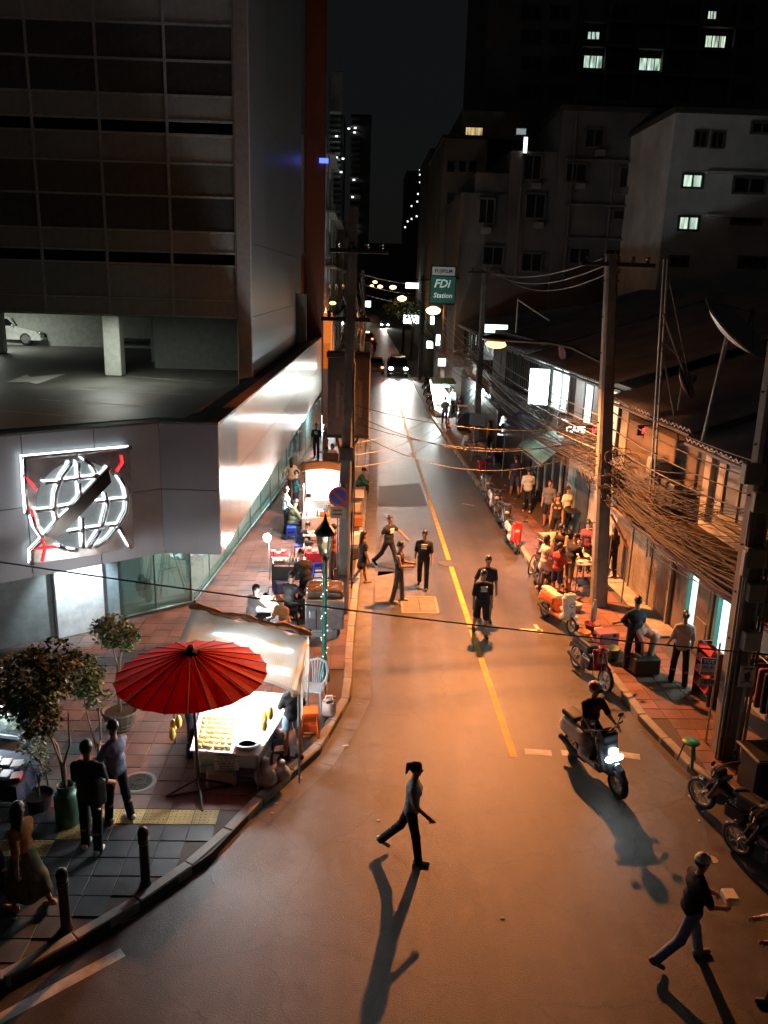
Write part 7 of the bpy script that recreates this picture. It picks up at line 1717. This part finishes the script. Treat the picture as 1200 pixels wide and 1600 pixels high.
b1 = gp_(107, 1285); pottree('largest leafy tree growing from the green gas bottle planter', b1, [([(-.03, 0, 1.0), (-.1, .05, 1.35), (-.35, .1, 1.75), (-.5, .2, 2.2)], .035), ([(.0, .02, 1.05), (.12, 0, 1.4), (.1, .1, 1.9)], .03), ([(-.01, 0, .95), (-.15, 0, 1.5), (-.18, .1, 2.0)], .025)],
    [((-.5, .3, 2.35), (.6, .5, .52), 1), ((-.15, .3, 2.6), (.45, .4, .42), .6), ((-.75, .4, 2.0), (.4, .4, .4), .45), ((-.35, .1, 1.8), (.34, .3, .3), .35)], LEAF2, 3000, .085, pot_bottle)
b2 = gp_(160, 1212); pottree('slender two stemmed sapling with a rounded crown behind the folded arms man', b2, [([(-.1, 0, .7), (-.18, 0, 1.15), (-.22, 0, 1.5)], .026), ([(.02, 0, .8), (0, .05, 1.3), (-.02, 0, 1.6)], .026)], [((-.2, .1, 1.85), (.38, .34, .45), 1), ((-.05, .1, 1.55), (.28, .26, .28), .4)], LEAF, 2200, .075, pot_low)
b3 = gp_(190, 1138); pottree('small tree in a big round basket pot just left of the red umbrella', b3, [([(-.03, 0, .8), (-.02, .05, 1.3), (-.1, .05, 1.75)], .03), ([(.0, 0, 1.0), (.05, .05, 1.5), (.12, .05, 1.8)], .024)], [((-.1, .1, 2.0), (.42, .4, .3), 1), ((.15, .1, 1.85), (.28, .28, .24), .5)], LEAF, 2600, .07, pot_basket)
b4 = gp_(62, 1262); pottree('scraggly drooping shrub beside the goods table at the left edge', b4, [([(.02, 0, .4), (.1, 0, .8), (0, 0, 1.2)], .02), ([(-.05, 0, .5), (-.12, 0, .9)], .015)], [((-.02, .05, 1.15), (.25, .25, .45), .5), ((.0, .05, .75), (.2, .2, .3), .25)], LEAF, 1400, .06, pot_low)
pl = gp_(25, 1150); t = thing('potted_palm', 'dark feathery palm arching in front of the grey shopfront wall', 'palm', pl); z0 = pot_low(t)
MB().tube([(0, 0, .2), (.02, 0, 1.0)], .05, 8).build('trunk', BARK, t)
for k in range(11):
    a = k * 2 * PI / 11 + .2; L_ = random.uniform(1.0, 1.5); b = MB(); pts = []
    for i in range(9):
        q = i / 8; pts.append(Vector((math.cos(a) * L_ * q, math.sin(a) * L_ * q, 1.0 + .95 * q - 1.0 * q * q)))
    b.tube(pts, [.014 * (1 - .8 * i / 8) for i in range(9)], 4)
    sd = Vector((-math.sin(a), math.cos(a), 0))
    for i in range(2, 26):
        q = i / 26; f = q * 8; i0 = int(f); p = pts[i0].lerp(pts[min(i0 + 1, 8)], f - i0); tn = (pts[min(i0 + 1, 8)] - pts[i0]).normalized()
        for s_ in (-1, 1):
            e = p + (sd * s_ * .8 + tn * .5 + Vector((0, 0, -.35))).normalized() * .3 * math.sin(PI * min(1, q + .12)) ; w = tn * .014
            b.add([p - w, p + w, e], [(0, 1, 2)])
    b.build('frond', mat('palm_green', (.035, .06, .04), .5, var=.4), t)
# goods table at the left edge
gt = table('low table spread with white and blue goods under a white light at the left edge', G(14, 1262, PAV), 1.0, .9, .75, flat('#2f4f8f', .5), rad(-12), cloth_=flat('#2a3a5a', .7))
gm = Vector(gt.location)
for k in range(9):
    x, y = -.38 + .19 * (k % 5), -.25 + .3 * (k // 5); col = ('#dfe6ee', '#3f78c9', '#c9a08a', '#e8eef4', '#a8203a', '#dfe6ee', '#5d91d8', '#30343c', '#cfd6dc')[k]
    p = gm + Matrix.Rotation(rad(-12), 3, 'Z') @ Vector((x, y, .76)); o = MB().box((0, 0, .035), (.17, .22, .07), ch=.012).build('goods_packet', flat(col, .4), None, loc=p, rz=random.uniform(-.4, .4)); tag(o, ('white', 'mid blue', 'tan', 'pale', 'crimson', 'off white', 'light blue', 'black', 'silver grey')[k] + ' packet of goods on the left edge table', 'packet')
cs = thing('display_case', 'small glass display case with leafy produce on the left edge table, blue post beside it', 'display case', G(6, 1212, PAV) + Vector((0, 0, .0)), rad(-12))
MB().box((0, .3, .95), (.55, .4, .4), ch=.01).build('glass_case', mat('case_glass', (.75, .85, .85), .1, trans=.7, alpha=.5), cs); MB().box((0, .3, .72), (.6, .45, .06)).build('case_base', flat('#9aa7ac'), cs); b = MB(); leaves(b, (0, .3, .9), (.22, .16, .12), 160, .1); b.build('produce', LEAF, cs); MB().cyl((.36, .2, 0), (.34, .22, 1.5), .018, n=6).build('blue_post', flat('#2458c9', .4), cs)
MB().cyl((-.28, .1, 1.28), (.28, .1, 1.28), .014, n=6).build('led_tube', glow('tube_soft', (.8, .92, 1), 14), cs)
cp = Vector(cs.location); lamp('POINT', (cp.x, cp.y, 1.4), 14, (.82, .92, 1), .08, name='table_light')
# backpack (worn by the man in grey brown)
bp_ = at(146, 1327, PAV); bp = thing('backpack', 'black backpack with a pale strap on the man in the grey brown tee', 'backpack', (bp_.x + .16, bp_.y - .02, PAV), rad(-30))
blend_part('pack_body', [('b', (.06, -.12, 1.12), (.08, .06, .16), .05), ('b', (.06, -.2, 1.05), (.07, .03, .08), .03)], flat('#101013', .6), bp, .02, .04)
MB().tube([(-.02, -.05, 1.33), (.0, .04, 1.42), (-.02, .1, 1.3)], .02, 5).build('strap', flat('#2a2a2e'), bp); MB().tube([(.1, -.2, .98), (.15, -.16, .86), (.1, -.1, .82)], .016, 5).build('loose_strap', flat('#a8a6a0'), bp)
# white box carried by the walker in the cap
wb_ = at(1068, 1503); o = MB().box((0, 0, 0), (.18, .22, .12), ch=.02).build('white_box', flat('#f2efe8', .6), None, loc=(wb_.x + .5, wb_.y + .04, 1.0)); tag(o, 'small white box held by the walker in the white cap', 'box')

# ================================================================== right pavement
# grill table by the lamp pole
gtb = table('food table with bowls and a lit tray between the customers and the lamp pole', gp_(905, 912), .75, 1.1, .78, flat('#8a8076'), rad(10)); crockery(gtb, [(-.2, -.35, 'b'), (.1, -.3, 'b'), (-.2, .0, 'b'), (.15, .05, 'b'), (0, .3, 'b'), (.2, .35, 't'), (-.2, .35, 't')], .78, 'the right food table')
q = gp_(905, 905); o = MB().lathe([(.2, 0), (.23, .05), (.22, .05), (.19, .01)], 20).build('food_tray', mat('tray_orange', (.6, .35, .12), .4), None, True, loc=(q.x - .05, q.y - .2, PAV + .79)); tag(o, 'round orange tray of cooked food on the right food table', 'tray')
lamp('POINT', (q.x + .05, q.y + .1, 1.75), 9, (1, .78, .5), .06, name='grill_light')
for k, (u, v, r, h, col, lb) in enumerate(((935, 1008, .14, .42, '#c9beb4', 'tall white bucket stuffed with bags beside the red motorbike'), (925, 985, .2, .2, '#6a1c22', 'dark red round basket at the foot of the lamp pole'), (912, 998, .16, .2, '#b5602a', 'orange bag slumped by the lamp pole'), (955, 1030, .2, .3, '#2c4a38', 'dark green tub beside the white bucket'), (900, 955, .15, .22, '#8f8d8a', 'grey bag under the food table'), (893, 950, .13, .2, '#a8a49c', 'pale bag under the food table'))):
    p = gp_(u, v); o = MB().lathe([(r * .75, 0), (r, h * .85), (r * 1.06, h), (r * .92, h), (r * .6, h * .7)], 16).build('basket' if k in (1,) else ('bucket' if k in (0, 3) else 'sack'), flat(col, .6), None, True, loc=p); tag(o, lb, ('bucket', 'basket', 'bag', 'tub', 'bag', 'bag')[k])
p = gp_(925, 985); t = thing('parasol_bundle', 'pale folded parasol standing upright in the red basket', 'parasol', p)
MB().lathe([(.02, .2), (.07, .3), (.08, .6), (.03, .85)], 10).build('folded_cloth', flat('#9a938c'), t, True); MB().cyl((0, 0, .1), (-.06, 0, 1.25), .012, n=6).build('shaft', STL, t)
p = gp_(945, 1015); o = MB().box((0, 0, .25), (.5, .4, .5), ch=.03).build('pink_crate', flat('#9c5a62', .6), None, loc=p, rz=.2); tag(o, 'pinkish plastic crate in front of the navy clad man', 'crate')
p = gp_(1005, 1052); o = MB().box((0, 0, .24), (.6, .42, .4), ch=.03).build('dark_bin', flat('#2a201e', .6), None, loc=p, rz=.1); tag(o, 'dark brown storage bin below the bending woman', 'bin')
# dark tables of the bar
for k, (u, v) in enumerate(((893, 838), (918, 862))): table(('far', 'near')[k] + ' tall black bar table behind the food table', gp_(u, v), .6, .6, .95, flat('#15171a', .4), .1, flat('#101214'), 'bar_table')
# green stool
p = gp_(1075, 1192); t = thing('round_stool', 'green round topped stool with steel legs alone at the right kerb', 'stool', p)
MB().lathe([(.15, .42), (.165, .44), (.15, .46), (.001, .462)], 18).build('seat', flat('#1f7a4c', .4), t, True)
for a in (.5, 2.6, 4.7): MB().tube([(.1 * math.cos(a), .1 * math.sin(a), .43), (.19 * math.cos(a), .19 * math.sin(a), 0)], .014 if a != 4.7 else .03, 6).build('leg', flat('#2c3a33', .4, metal=.3) if a != 4.7 else flat('#1f7a4c', .4), t)
# dustbin
p = Vector((7.2, 12.6, PAV)); t = thing('dustbin', 'large black dustbin with a pale rimmed lid beneath the cluttered pole', 'dustbin', p, .1)
MB().box((0, 0, .38), (.7, .6, .76), ch=.05).build('bin_body', flat('#0f1114', .5), t); MB().box((0, 0, .79), (.8, .7, .07), ch=.03).build('lid', flat('#1a1d20', .45), t); MB().tube([(-.4, -.35, .8), (.4, -.35, .8), (.4, .35, .8), (-.4, .35, .8), (-.4, -.35, .8)], .02, 5).build('rim', flat('#4a5055', .4), t)
MB().tube([(-.1, -.1, .84), (0, -.1, .88), (.1, -.1, .84)], .012, 5).build('handle', flat('#8a9095', .3, metal=.6), t)
# red rack of crates
p = gp_(1112, 1040); rk = thing('crate_rack', 'rack of tilted red plastic crates beside the lit doorway', 'rack', (7.55, 16.0, PAV), RANG)
for x in (-.35, .35): MB().box((x, 0, .6), (.03, .3, 1.2)).build('upright', flat('#3a2624'), rk)
for k in range(4):
    b = MB(); z = .2 + k * .28; R = Matrix.Rotation(rad(25), 3, 'X')
    for cx, cy, cz, sx_, sy_, sz_ in ((0, 0, 0, .62, .36, .02), (0, -.17, .07, .62, .02, .14), (0, .17, .07, .62, .02, .14), (-.3, 0, .07, .02, .36, .14), (.3, 0, .07, .02, .36, .14)): b.box(R @ Vector((cx, cy, cz)) + Vector((0, .02, z)), (sx_, sy_, sz_), R)
    b.build('crate', flat('#b0281c', .5), rk)
# hanging clothes behind the pole
cr_ = thing('clothes_rail', 'rail of dark hanging clothes behind the cluttered pole', 'clothes rail', (7.85, 13.6, PAV), RANG)
MB().tube([(-1.4, 0, 0), (-1.4, 0, 1.7), (1.4, 0, 1.7), (1.4, 0, 0)], .016, 6).build('rail', STL, cr_)
for k in range(12): x = -1.25 + k * .22; blend_part('garment', [('b', (x, 0, 1.3), (.025, .2, .32), .03), ('b', (x, 0, .95), (.02, .16 + .02 * (k % 3), .1), .03)], flat(('#1d1f24', '#2c2a30', '#8a5560', '#15171a', '#4a4d55', '#b5b2ac')[k % 6], .85), cr_, .04, .03)
# fluorescent strip and leaning beam by the shutter
o = MB().tube([RS(23.0, -1.0, .2), RS(23.2, -.9, 2.35)], .02, 6).build('thin_post', STL); tag(o, 'thin grey post at the edge of the shutter shop step', 'post')
b = thing('barrier_arm', 'orange brown wooden bar sloping down from the lamp pole to a thin post', 'barrier', (0, 0, 0)); MB().tube([Vector((6.95, 21.9, 2.6)), RS(21.6, -.65, 1.75)], .035, 6).build('bar', flat('#a86a34', .6), b); MB().tube([RS(21.6, -.65, .14), RS(21.6, -.65, 1.8)], .022, 6).build('post', STL, b); MB().tube([RS(22.6, -.75, .9), RS(22.6, -.75, 2.1)], .012, 5).build('hanging_rope', STL, b)
lamp('AREA', RS(17.0, -.25, 2.2), 7, (.6, 1, .92), .4, aim=(-1, 0, -.6), name='doorway_light')
# red topped table with stools, far white stall
rp = gp_(742, 716); rtt = table('red ended food table spread with orange dishes at the kerb', rp, .85, 1.5, .72, flat('#b5683a', .5), rad(8)); MB().box((0, .62, .726), (.85, .3, .02)).build('red_end', flat('#b0281c', .5), rtt); crockery(rtt, [(-.2, -.4, 'b'), (.15, -.3, 'b'), (-.1, 0, 'b'), (.2, .1, 'b'), (0, .35, 't')], .72, 'the red ended table')
for k, (u, v) in enumerate(((752, 736), (768, 728), (775, 720))): stool(('nearest', 'middle', 'farthest')[k] + ' red plastic stool beside the red ended table', gp_(u, v), '#a8161e', .2, .5, .32)
o = table('small green table with cups by the red stools', gp_(794, 700), .6, .5, .8, flat('#6a7a52')); crockery(o, [(-.1, 0, 'b'), (.15, .1, 'b')], .8, 'the small green table')
wp = gp_(692, 650); fs_ = thing('glaring_stall', 'glaring white stall with a slanting white sheet on the far right pavement', 'stall', wp)
MB().box((0, .6, .45), (1.0, 1.8, .85), ch=.02).build('counter', flat('#b9c6c4', .4), fs_); MB().slab([(-.6, -.5, .5), (.25, -.9, .05), (.5, .2, 1.2), (-.5, 1.6, 2.3), (-.9, 1.4, 2.2)], (0, .02, .02)).build('slanting_sheet', mat('sheet_white', (.8, .86, .84), .4), fs_)
for x in (-.5, .5): MB().cyl((x, 1.5, 0), (x, 1.5, 2.2), .025, n=6).build('post', STL, fs_)
MB().cyl((-.5, .4, 1.9), (.4, .6, 1.9), .03, n=6).build('led_tube', TUBE, fs_); MB().slab([(-.8, -.1, 2.1), (.8, -.1, 2.1), (.8, 1.8, 2.3), (-.8, 1.8, 2.3)], (0, 0, .02)).build('green_roof', flat('#3a5a52', .6), fs_)
lamp('POINT', (wp.x - .1, wp.y - .3, 1.9), 260, (.85, 1, .97), .15, name='stall_light')
gw = gp_(735, 690); o = thing('grey_glass_cart', 'grey cart with a glass case beside the far lamp lit pole', 'cart', (gw.x + .2, gw.y + 4, PAV)); MB().box((0, 0, .5), (1.1, .7, 1.0), ch=.03).build('cart_body', flat('#4a5052', .4), o); MB().box((0, 0, 1.2), (1.0, .6, .4), ch=.01).build('glass_case', MATS['cabinet_glass'], o); MB().box((0, 0, 1.42), (1.1, .7, .04)).build('case_lid', flat('#c9a07a'), o)
for k, (u, v, lb) in enumerate(((700, 668, 'orange traffic cone on the road edge by the glaring stall'), (778, 676, 'orange traffic cone near the black standing sign'), (498, 672, 'red and white striped traffic cone at the foot of the orange pier'))):
    t = thing('traffic_cone', lb, 'traffic cone', gp_(u, v, PAV)); MB().box((0, 0, .02), (.34, .34, .04), ch=.01).build('base', flat('#a83a1a'), t); MB().lathe([(.13, .04), (.03, .68), (.001, .69)], 16).build('cone', flat('#c9431c', .5), t, True); MB().lathe([(.094, .3), (.072, .43)], 16, caps=False).build('white_band', flat('#d9d6d0'), t)
# second street-side lights seen in the photo: cafe spill, lightbox spill
p = AY(842, 604, 32.4); lamp('AREA', (p.x, p.y - .3, p.z), 55, (.93, 1, .98), .9, aim=(-.2, -1, -.15), name='lightbox_light')
# litter on the road
LIT = flat('#b5aca0', .8)
for k, (u, v, w, l, r) in enumerate(((332, 1372, .02, .2, .35), (200, 1438, .02, .22, -1.0), (1082, 1244, .14, .1, .3), (1087, 1252, .06, .05, 0), (1098, 1268, .06, .04, .6), (785, 1434, .07, .04, .2), (591, 1282, .06, .05, .5), (432, 1255, .06, .04, .4), (425, 1270, .05, .04, 0), (1092, 1282, .05, .03, 1), (24, 1435, .06, .05, 0), (562, 1100, .05, .03, .2), (470, 1215, .05, .04, .8), (540, 1165, .12, .05, .2), (1000, 1140, .04, .03, 0))):
    p = G(u, v, .012 if k != 10 else PAV + .015); o = MB().box((0, 0, 0), (w, l, .008), ch=.002).build('litter_scrap', LIT, None, loc=p, rz=r); tag(o, 'small pale scrap of litter lying on the ground', 'litter', 'litter scraps')
# far trees lit yellow green under the lamps
for k, (u, v, r, lb) in enumerate(((606, 470, 2.6, 'far roadside tree glowing yellow green below the third lamp'), (617, 480, 2.4, 'darker far tree right of the glowing one'))):
    c = AY(u, v, 105 - 10 * k); t = thing('roadside_tree', lb, 'tree', (c.x + 2.0, c.y, 0)); MB().tube([(0, 0, 0), (.1, 0, c.z * .7), (-.6, 0, c.z)], [.2, .14, .06], 7).build('trunk', BARK, t); b = MB(); leaves(b, (-1.2, 0, c.z), (r, r, r * .6), 900, .4); leaves(b, (.6, .5, c.z - 1), (r * .8, r, r * .6), 600, .4); b.build('crown', LEAF, t)

# more clutter along the food stalls
ex = thing('ice_cart', 'small stainless cart with a white lit menu box beyond the orange cloth stall', 'cart', gp_(512, 705)); MB().box((0, 0, .5), (.8, .9, .9), ch=.03).build('cart_body', mat('stall_steel', (.6, .62, .62), .35, .4), ex); MB().box((0, -.3, 1.25), (.6, .06, .35), ch=.01).build('menu_box', glow('menu_lit', (.95, 1, 1), 2.5), ex); MB().cyl((-.3, -.3, .9), (-.3, -.3, 1.9), .02, n=6).build('post', STL, ex); MB().cyl((.3, -.3, .9), (.3, -.3, 1.9), .02, n=6).build('post', STL, ex)
lamp('POINT', (gp_(512, 705).x - .3, gp_(512, 705).y - .8, 1.9), 120, (.9, .97, 1), .12, name='cart_light')
for k, (u, v, col, lb) in enumerate(((533, 905, '#8a4a24', 'rust coloured crate at the foot of the left pole beside the red clothed table'), (520, 935, '#c9c2b4', 'white polystyrene ice box against the left pole'), (538, 880, '#3f6a4a', 'green bottle crate just beyond the left pole'), (440, 925, '#35508c', 'blue water crate under the condiment cart'), (520, 870, '#a8562c', 'orange plastic crate by the boys white table'))):
    o = MB().box((0, 0, .17), (.42, .34, .34), ch=.03).build('crate', flat(col, .7), None, loc=gp_(u, v), rz=.15 * k); tag(o, lb, 'crate')
pt = thing('stock_pot', 'large steaming steel stock pot with a lid on the blazing stall counter', 'pot', (bz.x + .3, bz.y + .45, PAV + .925)); MB().lathe([(.17, 0), (.18, .02), (.18, .26), (.19, .27)], 18).build('pot_body', mat('pot_steel', (.6, .6, .6), .25, .9), pt, True); MB().lathe([(.19, .27), (.1, .31), (.02, .32), (.02, .36), (.001, .36)], 18).build('lid', MATS['pot_steel'], pt, True)
person('seated diner in a pale yellow tee at the small green table by the red stools', at(800, 706, PAV), 120, 1.66, '#c9bd8a', .8, '#2a2d36', 1.9, '#444444', seat=.42, hips=(84, 84), knees=(86, 86), lean=12, vox=.03)
person('seated diner in a dark blue tee facing the road on a red stool', at(772, 735, PAV), 80, 1.66, '#2a3a66', .8, '#22242a', 1.9, '#444444', 'bob', seat=.45, hips=(84, 84), knees=(86, 86), lean=14, fem=True, vox=.03)
person('person in a rust coloured top browsing at the far end of the left stalls', at(508, 728, PAV), -60, 1.64, '#a0522d', .8, '#1d1f26', 1.9, '#333333', 'long', hips=(5, -5), fem=True, vox=.03)
scooter('grey blue scooter parked just beyond the white and dark grey one', gz(752, 768), gz(760, 786), body='#5d6a78', shield='#3a4550', lean=6)
scooter('dark scooter squeezed beside the bicycle at the right kerb', gz(836, 905), gz(850, 940), body='#202226', shield='#3a2a28', lean=6)

person('woman in a white tee and dark skirt waiting behind the black camisole woman', at(882, 830, PAV), 200, 1.62, '#cfc6bd', .8, nopants=True, skirt=(.9, .15), skirtc='#22222a', shoes='#77665a', hair='long', fem=True, vox=.024)
person('man in a green tee seated at the nearer bar table', at(925, 878, PAV), 150, 1.7, '#4a6a3a', .8, '#23252c', 1.9, '#333333', seat=.5, hips=(80, 80), knees=(84, 84), arms=((40, 8), (40, 8)), elbows=(60, 60), lean=8, vox=.024)
person('girl in a red tee squeezed between the food table and the cream scooter', at(868, 932, PAV), -40, 1.56, '#a03a34', .8, '#2c3040', .9, '#6a5a50', 'pony', bots='shorts', hips=(5, -5), arms=((26, 6), (26, 6)), elbows=(50, 50), fem=True, vox=.022)
person('man in a grey polo walking away beyond the teal panels', at(838, 772, PAV), -8, 1.7, '#7d8084', .8, '#23252c', 1.9, '#333333', hips=(8, -8), vox=.028)
person('woman in a mustard top looking over the red ended table', at(762, 704, PAV), 70, 1.6, '#b58a34', .8, '#2a2d36', 1.9, '#444444', 'long', fem=True, vox=.03)
table('second food table with covered dishes beyond the pink dressed woman', gp_(862, 872), .7, .9, .75, flat('#7d8a4a', .5), rad(10))
scooter('black scooter with a delivery box parked beyond the red and white one', gz(776, 812), gz(792, 838), body='#17181b', shield='#25282e', lean=6)
person('stall keeper in a striped apron between the condiment cart and the red clothed table', at(520, 905, PAV), 80, 1.64, '#7a3a3a', .8, '#2a2a30', 1.9, '#333333', 'bun', hips=(4, -4), arms=((30, 8), (30, 8)), elbows=(60, 60), fem=True, vox=.022, printm='#d0cabd')
person('customer in a light blue shirt standing at the far end of the blazing stall', at(480, 795, PAV), -85, 1.7, '#8fa8c0', .9, '#23252c', 1.9, '#444444', hips=(4, -4), arms=((20, 6), (20, 6)), elbows=(60, 60), vox=.024)
